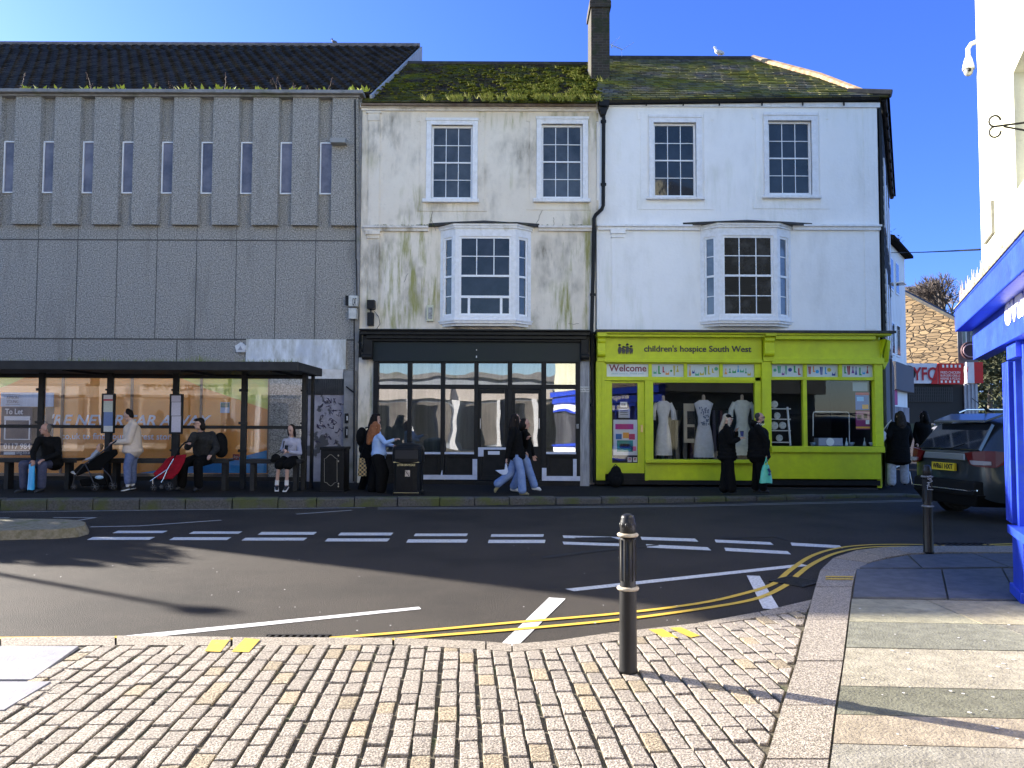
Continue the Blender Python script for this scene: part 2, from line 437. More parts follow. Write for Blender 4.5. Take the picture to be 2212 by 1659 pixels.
# setts: rows running away from the camera
ang = radians(-3.7); du = Vector((cos(ang), -sin(ang) * -1 * -1, 0)); dv = Vector((sin(ang), cos(ang), 0)); du = Vector((cos(ang), -sin(ang), 0))
Ti = [G(*p) for p in STi]; Kl = [G(*p) for p in KRo[:6]]
Kl = [Vector((Kl[0].x - 0.45, Kl[0].y - 2.2, 0))] + Kl
def clip(poly, a, nrm):
    out = []
    for i, p in enumerate(poly):
        q = poly[(i + 1) % len(poly)]; dp = (p - a).dot(nrm); dq = (q - a).dot(nrm)
        if dp >= 0: out.append(p)
        if (dp >= 0) != (dq >= 0): out.append(p.lerp(q, dp / (dp - dq)))
    return out
def inside_top(poly):
    c = sum(poly, Vector()) / len(poly)
    for a, q in zip(Ti, Ti[1:]):
        if a.x <= c.x <= q.x or (q is Ti[-1] and c.x > q.x):
            t = (q - a).normalized(); return clip(poly, a + Vector((t.y, -t.x, 0)) * 0.012, Vector((t.y, -t.x, 0)))
    return poly
def inside_kerb(poly):
    c = sum(poly, Vector()) / len(poly)
    for a, q in zip(Kl, Kl[1:]):
        if a.y <= c.y <= q.y or (a is Kl[0] and c.y < a.y):
            t = (q - a).normalized(); n = Vector((-t.y, t.x, 0)); return clip(poly, a + n * 0.02, n)
    return poly
slabq = [G(60, 1403), G(172, 1404), G(62, 1480), G(-60, 1480)]
def area(p): return abs(sum(p[i].x * p[(i + 1) % len(p)].y - p[(i + 1) % len(p)].x * p[i].y for i in range(len(p)))) / 2
b = B(); W_ = 0.119
for r in range(-66, 28):
    v = 0.8 + random.uniform(0, .2); u0 = r * W_
    w = random.uniform(0.094, 0.100); wob = random.uniform(0, 6)
    while v < 7.2:
        L = random.uniform(0.155, 0.235); g = random.uniform(0.010, 0.017)
        sh = 0.004 * sin(v * 1.3 + wob)
        j = [random.uniform(-0.005, 0.005) for _ in range(8)]
        q = [(u0 + sh + j[0], v + j[1]), (u0 + w + sh + j[2], v + j[3]), (u0 + w + sh + j[4], v + L + j[5]), (u0 + sh + j[6], v + L + j[7])]
        v += L + g
        poly = [du * a + dv * c for a, c in q]
        cc = sum(poly, Vector()) / 4
        if cc.y < 0.6 or cc.x > 3.2 or cc.x < -6.2: continue
        if cc.x < G(120, 1440).x and cc.y > G(0, 1545).y: continue
        poly = inside_top(poly)
        if len(poly) >= 3: poly = inside_kerb(poly)
        if len(poly) < 3 or area(poly) < 0.003: continue
        cc = sum(poly, Vector()) / len(poly)
        hz = 0.026 + random.uniform(-0.004, 0.004); tilt = (random.uniform(-.02, .02), random.uniform(-.02, .02))
        def lift(p, s, z):
            q_ = cc + (p - cc) * s; return Vector((q_.x, q_.y, z + (q_.x - cc.x) * tilt[0] + (q_.y - cc.y) * tilt[1]))
        warm = random.random()
        rr = random.uniform(0.82, 1.08)
        b.tint = (rr, rr * (0.985 if warm > .07 else 0.92), rr * (0.95 if warm > .07 else 0.72))
        n = len(poly)
        rings = [[lift(p, 1.0, -0.002) for p in poly], [lift(p, 0.99, hz - 0.006) for p in poly], [lift(p, 0.955, hz - 0.0008) for p in poly], [lift(p, 0.8, hz + 0.0004) for p in poly]]
        vs = [x for rg in rings for x in rg]; fs = []
        for i in range(3):
            for k_ in range(n): fs.append((i * n + k_, i * n + (k_ + 1) % n, (i + 1) * n + (k_ + 1) % n, (i + 1) * n + k_))
        fs.append(tuple(3 * n + k_ for k_ in range(n)))
        b.add(vs, fs)
struct(b.obj('granite_setts', m_granite))
# two big slate slabs among the setts at the left
b = B()
for (px0, py0, px1, py1) in ((-420, 1404, 120, 1478), (-480, 1482, 60, 1545)):
    q = [G(px0, py0), G(px1 + 52, py0), G(px1 - 50, py1), G(px0 - 120, py1)]
    c = sum(q, Vector()) / 4
    b.hexa([p + Vector((0, 0, 0)) for p in q], [p.lerp(c, 0.01) + Vector((0, 0, 0.030)) for p in q])
struct(b.obj('slate_slabs', M('pale slate', (0.20, 0.20, 0.22), (0.27, 0.265, 0.27), scale=6, rough=0.6, bump=0.3, world_space=True)))
# drop of rough stone beside the slabs
b = B()
for i in range(26):
    t = i / 26; p = G(195 - 125 * t + random.uniform(-8, 8), 1408 + 128 * t)
    b.tint = (0.8, 0.78, 0.72)
    b.ell((p.x, p.y, 0.004), (random.uniform(.03, .07), random.uniform(.03, .07), 0.018), 7, 4)
struct(b.obj('rubble_stones', m_granite))
# slabbed footway beside the blue shop
b = B(); 
base = [G(*p) for p in KRi]
b.quad(*([Vector((p.x, p.y, 0.03)) for p in base] + [Vector((9.5, 4, 0.03)), Vector((6, -6, 0.03)), Vector((2.2, -6, 0.03))]))
struct(b.obj('footway_bed', m_dirt))
b = B(); b2 = B()
def kin(y):     # inner kerb x at depth y
    for a, q in zip(base, base[1:]):
        if a.y <= y <= q.y: return a.x + (q.x - a.x) * (y - a.y) / (q.y - a.y)
    return base[0].x + (y - base[0].y) * 0.25
ys = [G(1850, p).y for p in (1800, 1720, 1625, 1560, 1497, 1412, 1355, 1304)] 
ys = [0.2, 0.9, 1.6, 2.4] + ys
tn = [(1, .97, .9), (.95, .92, .85), (.9, .86, .8), (1, .97, .9), (1.05, 1.0, .88), (.95, .94, .9), (1.1, 1.02, .86), (.55, .56, .46), (1.1, 1.08, .95), (0.66, .65, .62), (1.12, 1.08, .88)]
for i in range(len(ys) - 1):
    y0 = ys[i] + .006; y1 = ys[i + 1] - .006; x = kin(y0) + 0.012; x1s = kin(y1) + 0.012; first = True
    sl = -0.055
    while x < 6.2:
        w = random.uniform(1.0, 1.6)
        if i in (6, 8): w = 1.9
        xa, xb = x, x + w; ta, tb = (x1s if first else x), x + w
        b.tint = tuple(c * random.uniform(.95, 1.05) for c in tn[i])
        Y = lambda xx, yy: yy + (xx - kin(yy)) * sl
        z = 0.045 + random.uniform(-.002, .002)
        q = [Vector((xa, Y(xa, y0), z)), Vector((xb - .012, Y(xb, y0), z)), Vector((tb - .012, Y(tb, y1), z)), Vector((ta, Y(ta, y1), z))]
        b.hexa([p - Vector((0, 0, .03)) for p in q], q)
        x += w; first = False
struct(b.obj('stone_flags', m_slab))
b = B()  # flags inside the building's shadow, coloured darker and bluer than the sunlit ones
for q in ([(1850, 1237), (2033, 1238), (2046, 1302), (1842, 1300)], [(2036, 1238), (2163, 1236), (2200, 1306), (2050, 1303)], [(2166, 1236), (2500, 1240), (2500, 1312), (2204, 1307)],
          [(1853, 1235), (1885, 1222), (1960, 1207), (1990, 1235)], [(1993, 1235), (1964, 1206), (2100, 1203), (2180, 1233)], [(2183, 1233), (2104, 1203), (2600, 1206), (2600, 1236)]):
    pts = [G(*p) for p in q]; c = sum(pts, Vector()) / 4; z = 0.045
    b.hexa([p + Vector((0, 0, .01)) for p in pts], [p.lerp(c, .008) + Vector((0, 0, z)) for p in pts])
struct(b.obj('shaded_flags', m_shade_slab))

# ---- road markings (thin sheets on the road)
b = B()
def gq(*pts, z=0.004): b.quad(*[G(x, y, z) for x, y in pts])
def ribbon(bd, pts, w, z=0.004, g=True, dash=None):
    L = [G(x, y, z) for x, y in pts] if g else pts
    l = offs(L, w / 2); r = offs(L, -w / 2)
    bd.grid([l, r])
def smooth_px(pts, n=6):
    out = []
    for i in range(len(pts) - 1):
        p0 = pts[max(i - 1, 0)]; p1 = pts[i]; p2 = pts[i + 1]; p3 = pts[min(i + 2, len(pts) - 1)]
        for k in range(n):
            t = k / n
            out.append(tuple(0.5 * ((2 * p1[j]) + (-p0[j] + p2[j]) * t + (2 * p0[j] - 5 * p1[j] + 4 * p2[j] - p3[j]) * t * t + (-p0[j] + 3 * p1[j] - 3 * p2[j] + p3[j]) * t ** 3) for j in (0, 1)))
    out.append(pts[-1]); return out
up_ = [(485, 725, 209, 219), (815, 1048, 212, 222), (1113, 1370, 214, 226), (1460, 1700, 217, 229), (1787, 2022, 221, 232), (2120, 2350, 224, 235)]
lo_ = [(375, 670, 236, 248), (730, 1000, 237, 249), (1043, 1328, 239, 251), (1403, 1685, 242, 255), (1755, 2022, 246, 260), (2108, 2357, 248, 262)]
for x0, x1, y0, y1 in up_ + lo_:
    sk = 16 * (1 - x0 / 2400)
    gq((x0 / 2 + sk, 1042 + y0 / 2), (x1 / 2, 1042 + y0 / 2), (x1 / 2 - sk * .9, 1042 + y1 / 2), (x0 / 2, 1042 + y1 / 2))
for x0, x1, ya, yb, h in [(218, 467, 229, 236, 11), (218, 468, 256, 264, 12), (555, 790, 235, 243, 13), (578, 845, 267, 280, 14), (875, 1115, 247, 258, 12), (917, 1190, 282, 297, 14), (1203, 1415, 260, 272, 13)]:
    gq((1106 + x0 / 2, 1042 + ya / 2), (1106 + x1 / 2, 1042 + yb / 2), (1106 + x1 / 2 + 8, 1042 + (yb + h) / 2), (1106 + x0 / 2 + 3, 1042 + (ya + h) / 2))
gq((240, 1376), (905, 1310.5), (910, 1315.5), (330, 1376))
gq((1221, 1272), (1730, 1218), (1748, 1222), (1240, 1277))
gq((1186, 1290.5), (1222, 1293), (1117, 1396), (1080, 1393))
gq((1613, 1243), (1641, 1244), (1685, 1317), (1648, 1314))
struct(b.obj('white_markings', m_white))
b = B()
ribbon(b, [(-200, 1107.5), (0, 1106), (789, 1096.5)], 0.07)
ribbon(b, [(816, 1097), (1106, 1096), (1500, 1091), (1996, 1080)], 0.05)
ribbon(b, [(816, 1099.5), (1106, 1098.5), (1500, 1093.5), (1996, 1082.5)], 0.05)
ribbon(b, [(115, 1118), (205, 1118)], 0.07, z=0.005); ribbon(b, [(207, 1118), (165, 1124.5)], 0.07, z=0.007)
ribbon(b, [(-30, 1118.5), (20, 1118.5)], 0.07)
ribbon(b, [(195, 1138), (300, 1136), (478, 1123.5)], 0.08)
ribbon(b, [(640, 1110.5), (760, 1102)], 0.08)
struct(b.obj('thin_line_markings', m_thin))
b = B()
A_ = [(0, 605), (465, 565), (800, 523), (1000, 480), (1130, 437), (1200, 380), (1290, 320), (1400, 285), (1550, 269), (1750, 268), (1880, 273)]
B_ = [(0, 635), (465, 592), (850, 540), (1060, 500), (1180, 445), (1235, 398), (1290, 357), (1380, 312), (1480, 287), (1600, 277), (1760, 277), (1860, 283)]
c2 = lambda l: [(1106 + x / 2, 1042 + y / 2) for x, y in l]
ribbon(b, smooth_px([(712, 1378), (900, 1363)] + c2(A_)), 0.062, z=0.008)
ribbon(b, smooth_px([(830, 1382), (960, 1371)] + c2(B_)), 0.062, z=0.008)
ribbon(b, [(-500, 1380.5), (0, 1378), (300, 1375.5), (560, 1382)], 0.06, z=0.009)
ribbon(b, c2([(2030, 269), (2160, 265), (2500, 262)]), 0.07, z=0.008)
ribbon(b, c2([(2030, 275), (2160, 272), (2500, 269)]), 0.05, z=0.010)
c1 = lambda l: [(x / 2, 1042 + y / 2) for x, y in l]
for q in (c1([(915, 680), (992, 680), (952, 732), (885, 729)]), c1([(1058, 672), (1124, 678), (1075, 733), (1000, 731)]), c2([(590, 635), (650, 632), (720, 672), (655, 670)]), c2([(680, 628), (730, 625), (812, 662), (772, 670)])):
    b.quad(*[G(x, y, 0.0285) for x, y in q])
for y in (404, 414):
    b.quad(*[G(x, yy, 0.051) for x, yy in c2([(1357, y), (1475, y + 1), (1474, y + 6), (1352, y + 5)])])
struct(b.obj('yellow_lines', m_yellow))
# drain gratings
def drain(px, py, w, h, ang, label):
    c = G(px, py); b = B(); n = 9; ca, sa = cos(ang), sin(ang)
    def R_(u, v, z): return Vector((c.x + u * ca - v * sa, c.y + u * sa + v * ca, z))
    for i in range(n):
        u = -w / 2 + w * (i + .5) / n
        b.hexa([R_(u - .012, -h / 2, .0), R_(u + .012, -h / 2, .0), R_(u + .012, h / 2, .0), R_(u - .012, h / 2, .0)],
               [R_(u - .012, -h / 2, .014), R_(u + .012, -h / 2, .014), R_(u + .012, h / 2, .014), R_(u - .012, h / 2, .014)])
    for v in (-h / 2, h / 2):
        b.hexa([R_(-w / 2, v - .015, 0), R_(w / 2, v - .015, 0), R_(w / 2, v + .015, 0), R_(-w / 2, v + .015, 0)],
               [R_(-w / 2, v - .015, .016), R_(w / 2, v - .015, .016), R_(w / 2, v + .015, .016), R_(-w / 2, v + .015, .016)])
    o = b.obj('drain_grating', M('cast iron', (0.02, 0.018, 0.016), (0.04, 0.035, 0.03), scale=20, rough=0.6, metal=0.6))
    recenter(o, c); tag(o, label, 'drain')
drain(1720, 1258, 0.42, 0.36, 0.7, 'iron drain grating beside the curved near kerb, where the yellow lines bend')
drain(2080, 1178, 0.8, 0.3, 0.0, 'iron drain grating interrupting the yellow lines beyond the far bollard')
drain(640, 1381, 0.5, 0.16, 0.0, 'narrow dark drain grating at the edge of the setts, right of two yellow dabs')
# patch repairs and a dark sealed seam in the asphalt
b = B()
for q in ([(1240, 1161), (1320, 1160), (1345, 1168), (1262, 1170)], [(1170, 1202), (1300, 1186), (1420, 1176), (1424, 1178), (1304, 1190), (1172, 1207)], [(733, 1159), (838, 1160), (838, 1162), (733, 1161)], [(1560, 1161), (1680, 1158), (1700, 1166), (1696, 1167), (1676, 1160), (1562, 1163)]): gq(*q, z=.0065)
struct(b.obj('asphalt_patches', M('dark sealed asphalt', (.016, .015, .014), (.03, .028, .026), scale=40, rough=.7, spec=.3, world_space=True, bump=1)))
# raised traffic island tip at the left
b = B(); top = []; bot = []
ipts = [(-400, 1163), (0, 1163), (120, 1160), (170, 1156), (191, 1150), (193, 1143), (180, 1138), (140, 1135), (60, 1134), (0, 1134), (-400, 1135)]
IP = [G(x, y + 4) for x, y in ipts]; c = Vector((-8.5, G(0, 1150).y, 0))
b.hexa([p for p in IP], [Vector((p.x, p.y, 0.13)).lerp(Vector((c.x, c.y, .13)), .03) for p in IP])
struct(b.obj('traffic_island', M('island kerb', (0.26, 0.22, 0.15), (0.14, 0.12, 0.06), scale=14, rough=0.85, bump=0.8, c3=(0.12, 0.13, 0.03), s3=3, world_space=True)))
# specks of chewing gum on the paving and road
b = B()
for i in range(30):
    x = random.uniform(1850, 2200); y = random.uniform(1320, 1640); p = G(x, y)
    r = random.uniform(.006, .014); z = 0.0475
    b.add([(p.x + r * cos(k * pi / 3), p.y + r * sin(k * pi / 3), z + .003) for k in range(6)], [(0, 1, 2, 3, 4, 5)])
for i in range(34):
    x = random.uniform(50, 1700); y = random.uniform(1180, 1370); p = G(x, y); r = random.uniform(.005, .010)
    b.add([(p.x + r * cos(k * pi / 3), p.y + r * sin(k * pi / 3), .012) for k in range(6)], [(0, 1, 2, 3, 4, 5)])
o = b.obj('gum_spots', M('gum', (0.6, 0.58, 0.55))); o['kind'] = 'stuff'; o['label'] = 'pale specks of old gum scattered on road and paving'
# ---------------------------------------------------------------- buildings: materials
def streak_wall(name, base, stain, green, dirt_amt=0.5, b2=None):
    m = bpy.data.materials.new(name); m.use_nodes = True
    nt = m.node_tree; nt.nodes.clear(); L = nt.links.new
    out = nd(nt, 'ShaderNodeOutputMaterial'); bs = nd(nt, 'ShaderNodeBsdfPrincipled'); bs.inputs['Roughness'].default_value = 0.75
    L(bs.outputs[0], out.inputs[0]); gm = nd(nt, 'ShaderNodeNewGeometry')
    def N(sc, scale, det, a, c):
        mp = nd(nt, 'ShaderNodeMapping'); mp.inputs['Scale'].default_value = sc; L(gm.outputs['Position'], mp.inputs[0])
        n = nd(nt, 'ShaderNodeTexNoise', Scale=scale, Detail=det, Roughness=0.68); L(mp.outputs[0], n.inputs[0])
        r = nd(nt, 'ShaderNodeMapRange'); r.inputs[1].default_value = a; r.inputs[2].default_value = c; L(n.outputs[0], r.inputs[0]); return r.outputs[0]
    def mix(f, c1, c2, bt='MIX'):
        mx = nd(nt, 'ShaderNodeMix', data_type='RGBA', blend_type=bt)
        for i, s in ((6, c1), (7, c2)):
            if isinstance(s, tuple): mx.inputs[i].default_value = rgba(s)
            else: L(s, mx.inputs[i])
        if isinstance(f, float): mx.inputs[0].default_value = f
        else: L(f, mx.inputs[0])
        return mx.outputs[2]
    def mul(a, c):
        q = nd(nt, 'ShaderNodeMath', operation='MULTIPLY'); L(a, q.inputs[0])
        if isinstance(c, float): q.inputs[1].default_value = c
        else: L(c, q.inputs[1])
        return q.outputs[0]
    c = mix(N((1, 1, 1), 0.9, 6, 0.35, 0.65), base, b2 or tuple(x * 0.93 for x in base))
    st = mul(mul(N((1.9, 1, 0.55), 1.0, 12, 0.43, 0.68), N((1, 1, 0.8), 0.6, 4, 0.44, 0.60)), dirt_amt)
    c = mix(st, c, stain)
    gr = mul(mul(N((5.0, 1, 0.6), 0.9, 8, 0.48, 0.66), N((1, 1, 0.7), 0.45, 3, 0.5, 0.62)), dirt_amt)
    c = mix(gr, c, green)
    c = mix(mul(N((1, 1, 1), 16, 6, 0.60, 0.75), 0.35 * dirt_amt), c, stain)
    L(c, bs.inputs['Base Color'])
    n2 = nd(nt, 'ShaderNodeTexNoise', Scale=14.0, Detail=7.0); L(gm.outputs['Position'], n2.inputs[0])
    bp = nd(nt, 'ShaderNodeBump', Strength=0.35, Distance=0.02); L(n2.outputs[0], bp.inputs['Height']); L(bp.outputs[0], bs.inputs['Normal'])
    return m
m_cream = streak_wall('stained cream render', (0.80, 0.73, 0.61), (0.22, 0.195, 0.15), (0.30, 0.29, 0.10), 1.25, (0.74, 0.66, 0.54))
m_whitewall = streak_wall('white render', (0.90, 0.89, 0.86), (0.55, 0.54, 0.50), (0.6, 0.62, 0.5), 0.4, (0.86, 0.85, 0.82))
m_trim = M('white trim', (0.82, 0.82, 0.83), (0.70, 0.70, 0.69), scale=9, rough=0.5, world_space=True, c3=(0.5, 0.48, 0.43), s3=3, t3=(0.62, 0.75))
m_ctrim = M('cream trim', (0.74, 0.70, 0.65), (0.62, 0.57, 0.50), scale=6, rough=0.7, world_space=True, c3=(0.33, 0.29, 0.22), s3=2.5, t3=(0.55, 0.72), bump=.3)
m_sash = M('sash paint', (0.86, 0.87, 0.88), (0.78, 0.78, 0.78), scale=12, rough=0.4, world_space=True)
m_dash = M('pebble dash concrete', (0.13, 0.124, 0.112), (0.46, 0.44, 0.40), scale=34, rough=0.9, bump=2.0, bscale=30, detail=3, lo=0.36, hi=0.66, c3=(0.17, 0.163, 0.145), s3=1.3, t3=(0.56, 0.85), world_space=True, stretch3=(1.6, 1, .28))
m_concrete = M('smooth concrete', (0.27, 0.265, 0.26), (0.19, 0.185, 0.18), scale=5, rough=0.85, bump=0.4, world_space=True, c3=(0.13, 0.14, 0.09), s3=1.5)
m_joint = M('panel joint', (0.06, 0.058, 0.055))
m_pane = M('upper pane', (0.016, 0.020, 0.024), (0.075, 0.082, 0.092), scale=1.1, rough=0.06, spec=0.6, world_space=True, bump=0.5, bscale=2.2)
m_pane_navy = M('navy pane', (0.006, 0.009, 0.017), (0.022, 0.030, 0.045), scale=1.4, rough=0.06, spec=0.5, world_space=True, bump=0.6, bscale=2.6)
m_pane_pale = M('frosted pane', (0.20, 0.19, 0.23), (0.08, 0.08, 0.11), scale=1.6, rough=0.15, world_space=True)
m_black = M('black paint', (0.006, 0.006, 0.006), (0.011, 0.011, 0.011), scale=10, rough=0.5, spec=.25, world_space=True, rvar=.1)
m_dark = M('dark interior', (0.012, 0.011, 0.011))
m_lead = M('weathered lead', (0.020, 0.018, 0.016), (0.05, 0.046, 0.04), scale=6, rough=0.7, world_space=True, c3=(0.06, 0.07, 0.03), s3=3)
m_bargeboard = M('bargeboard', (0.42, 0.42, 0.42), (0.28, 0.28, 0.27), scale=5, rough=.7)

def tiles_mat(name, c1, c2, moss, t3, s3=0.8, tint=True):
    return M(name, c1, c2, scale=9, rough=1.0, spec=.15, bump=0.6, bscale=30, c3=moss, s3=s3, t3=t3, tint=tint, world_space=True)
m_tile = tiles_mat('dark pantile', (0.022, 0.019, 0.016), (0.05, 0.043, 0.036), (0.06, 0.03, 0.022), (0.66, 0.78), 0.25)
m_slate1 = tiles_mat('mossy slate', (0.030, 0.026, 0.022), (0.07, 0.06, 0.045), (0.09, 0.105, 0.012), (0.40, 0.62), 1.3)
m_slate2 = tiles_mat('slate', (0.07, 0.066, 0.058), (0.15, 0.14, 0.12), (0.15, 0.145, 0.02), (0.36, 0.60), 1.1)

def slope_roof(name, mat, parent, a, bb, c, d, rows, per_m, kind, jag=0.0):
    """roof slope a(bottom-left) bb(bottom-right) c(top-right) d(top-left) as laid courses"""
    b = B(); a, bb, c, d = map(Vector, (a, bb, c, d)); n = (bb - a).cross(d - a).normalized()
    if n.z < 0: n = -n
    for r in range(rows):
        t0 = r / rows; t1 = (r + 1.12) / rows
        l0 = a.lerp(d, t0); r0 = bb.lerp(c, t0); l1 = a.lerp(d, t1); r1 = bb.lerp(c, t1)
        W = (r0 - l0).length; cnt = max(2, int(W * per_m)); off = (r % 2) * 0.5
        for k in range(cnt):
            s0 = (k + off * (k > 0)) / cnt; s1 = min(1, (k + 1 + off) / cnt)
            if s0 >= 1: continue
            g = random.uniform(0.55, 1.35); b.tint = (g, g * random.uniform(.97, 1.03), g * random.uniform(.95, 1.08))
            e = 0.0
            th = random.uniform(.016, .03) if kind == 'slate' else 0.03
            dz = random.uniform(0, jag)
            p = [l0.lerp(r0, s0 + .01 / W), l0.lerp(r0, s1 - .01 / W), l1.lerp(r1, s1 - .01 / W), l1.lerp(r1, s0 + .01 / W)]
            if kind == 'slate':
                v = [p[0] + n * (th + dz), p[1] + n * (th + dz), p[2] + n * .002, p[3] + n * .002, p[0], p[1]]
                b.add(v, [(0, 1, 2, 3), (4, 5, 1, 0), (4, 0, 3), (5, 2, 1)])
            else:
                m0 = p[0].lerp(p[1], .30); m1 = p[3].lerp(p[2], .30); q0 = p[0].lerp(p[1], .72); q1 = p[3].lerp(p[2], .72)
                v = [p[0] + n * .045, m0 + n * .02, q0 + n * .075, p[1] + n * .045, p[3] + n * .005, m1 - n * .012, q1 + n * .035, p[2] + n * .005, p[0] - n * .03, p[1] - n * .03]
                b.add(v, [(0, 1, 5, 4), (1, 2, 6, 5), (2, 3, 7, 6), (8, 9, 3, 2, 1, 0)])
    b.tint = (1, 1, 1)
    b.quad(a - n * .03, bb - n * .03, c - n * .03, d - n * .03)
    return b.obj(name, mat, parent)

def sash(parent, rect, Y, cols, rows, name='window', fw=0.05, bar=0.017, mid=True, pane=None, proj=0.0, depth=0.09, matf=None):
    """sash window: frame with glazing bars (part) and pane (sub-part)"""
    x0, x1, z0, z1 = rect; b = B()
    yf = Y + depth - 0.03; yb = Y + depth + 0.03
    b.box(x0, x0 + fw, yf, yb, z0, z1); b.box(x1 - fw, x1, yf, yb, z0, z1)
    b.box(x0 + fw, x1 - fw, yf, yb, z1 - fw, z1); b.box(x0 + fw, x1 - fw, yf, yb, z0, z0 + fw * 1.2)
    ix0, ix1, iz0, iz1 = x0 + fw, x1 - fw, z0 + fw * 1.2, z1 - fw
    for i in range(1, cols):
        x = ix0 + (ix1 - ix0) * i / cols; b.box(x - bar / 2, x + bar / 2, yf + .012, yb - .005, iz0, iz1)
    for i in range(1, rows):
        z = iz0 + (iz1 - iz0) * i / rows; w = bar * (2.0 if mid and i * 2 == rows else 1.0)
        b.box(ix0, ix1, yf + (.004 if w > bar else .014), yb - .007, z - w / 2, z + w / 2)
    f = b.obj(name, matf or m_sash, parent)
    g = B(); g.box(ix0 - .01, ix1 + .01, Y + depth + .002, Y + depth + .012, iz0 - .01, iz1 + .01)
    g.obj('pane', pane or m_pane, f)
    return f

def canted_bay(parent, pL, pR, cL, cR, yt, yb, Y, proj, mat, rows, cols, roof_px, roof_y, pane, side_rows=4, centre=None, sillpx=None):
    """canted bay: px of wall junctions pL,pR and front corners cL,cR"""
    zt = P(1106, yt, Y).z; zb = P(1106, yb, Y - proj * .5).z
    xl = P(pL, 600, Y).x; xr = P(pR, 600, Y).x; fl = P(cL, 600, Y - proj).x; fr = P(cR, 600, Y - proj).x
    pts = [Vector((xl, Y, 0)), Vector((fl, Y - proj, 0)), Vector((fr, Y - proj, 0)), Vector((xr, Y, 0))]
    b = B(); bay = B()
    faces = list(zip(pts, pts[1:])); H0 = zb + 0.0; 
    head = 0.20; foot = 0.10; post = 0.10
    for p, q in faces:
        d = (q - p); L = d.length; d.normalize(); n = Vector((d.y, -d.x, 0)) * -1
        inw = Vector((-d.y, d.x, 0))
        def pn(u0, u1, z0, z1, t0=0.0, t1=0.08):
            A = p + d * u0; C = p + d * u1
            b.hexa([A + inw * t0 + Vector((0, 0, z0)), C + inw * t0 + Vector((0, 0, z0)), C + inw * t1 + Vector((0, 0, z0)), A + inw * t1 + Vector((0, 0, z0))],
                   [A + inw * t0 + Vector((0, 0, z1)), C + inw * t0 + Vector((0, 0, z1)), C + inw * t1 + Vector((0, 0, z1)), A + inw * t1 + Vector((0, 0, z1))])
        pw = post
        pn(0, pw, zb, zt); pn(L - pw, L, zb, zt); pn(pw, L - pw, zt - head, zt); pn(pw, L - pw, zb, zb + foot)
        fwn = 0.05; a0 = pw; a1 = L - pw; z0 = zb + foot; z1 = zt - head
        wf = B()
        def wn(u0, u1, zz0, zz1, t0=0.03, t1=0.07):
            A = p + d * u0; C = p + d * u1; V = lambda v, t, z: v + inw * t + Vector((0, 0, z))
            wf.hexa([V(A, t0, zz0), V(C, t0, zz0), V(C, t1, zz0), V(A, t1, zz0)], [V(A, t0, zz1), V(C, t0, zz1), V(C, t1, zz1), V(A, t1, zz1)])
        wn(a0, a0 + fwn, z0, z1); wn(a1 - fwn, a1, z0, z1); wn(a0 + fwn, a1 - fwn, z1 - fwn, z1); wn(a0 + fwn, a1 - fwn, z0, z0 + fwn)
        zm = (z0 + z1) / 2; wn(a0 + fwn, a1 - fwn, zm - .025, zm + .025, .025, .072)
        isC = (p is pts[1])
        if isC:
            if centre == 'open':
                for i in (1, 2):
                    u = a0 + (a1 - a0) * i / 3; wn(u - .011, u + .011, zm + .025, z1 - fwn, .04, .066)
                wn(a0 + fwn, a1 - fwn, (zm + z1) / 2 - .011, (zm + z1) / 2 + .011, .042, .064)
                zz = z0 + (zm - z0) * .47
                wn(a0 + fwn, a1 - fwn, zz - .03, zz + .03, .02, .066)
                for fr_ in (.19, .81):
                    u = a0 + (a1 - a0) * fr_; wn(u - .03, u + .03, z0 + fwn, zz - .03, .03, .066)
            else:
                for i in range(1, cols):
                    u = a0 + (a1 - a0) * i / cols; wn(u - .011, u + .011, z0 + fwn, z1 - fwn, .04, .066)
                for i in range(1, rows):
                    z = z0 + (z1 - z0) * i / rows
                    if i * 2 != rows: wn(a0 + fwn, a1 - fwn, z - .011, z + .011, .042, .064)
        else:
            for fz in (.25, .75):
                z = z0 + (z1 - z0) * fz; wn(a0 + fwn, a1 - fwn, z - .011, z + .011, .04, .066)
        w = wf.obj('bay_window', m_sash, parent)
        g = B(); A = p + d * (a0 + .02); C = p + d * (a1 - .02)
        V = lambda v, t, z: v + inw * t + Vector((0, 0, z))
        g.hexa([V(A, .055, z0), V(C, .055, z0), V(C, .06, z0), V(A, .06, z0)], [V(A, .055, z1), V(C, .055, z1), V(C, .06, z1), V(A, .06, z1)])
        g.obj('pane', pane[1] if isC else pane[0], w)
    # corbel below, moulding and lead roof above
    for k, (e, zz, h) in enumerate(((.05, zb - .035, .035), (.02, zb - .09, .055), (-.06, zb - .15, .06), (.04, zt, .05), (.07, zt + .05, .05))):
        q = [Vector((xl - e, Y, zz)), Vector((fl - e * .6, Y - proj - e, zz)), Vector((fr + e * .6, Y - proj - e, zz)), Vector((xr + e, Y, zz))]
        b.hexa(q, [v + Vector((0, 0, h)) for v in q])
    b.obj('bay_frame', mat, parent)
    g = B(); x0 = P(roof_px[0], 480, Y).x; x1 = P(roof_px[1], 480, Y).x; zr = zt + .10; h = .035
    q = [Vector((x0, Y - .01, zr)), Vector((fl - .06, Y - proj - .10, zr)), Vector((fr + .06, Y - proj - .10, zr)), Vector((x1, Y - .01, zr))]
    tq = [q[0] + Vector((0, 0, h)), q[1] + Vector((0.02, 0.02, h)), q[2] + Vector((-.02, .02, h)), q[3] + Vector((0, 0, h))]
    tq[0].z += .06; tq[3].z += .06
    q.append(Vector(((x0 + x1) / 2, Y - .005, zr))); tq.append(Vector(((x0 + x1) / 2, Y - .005, zr + h + .14)))
    g.hexa(q, tq); g.obj('bay_roof', m_lead, parent)
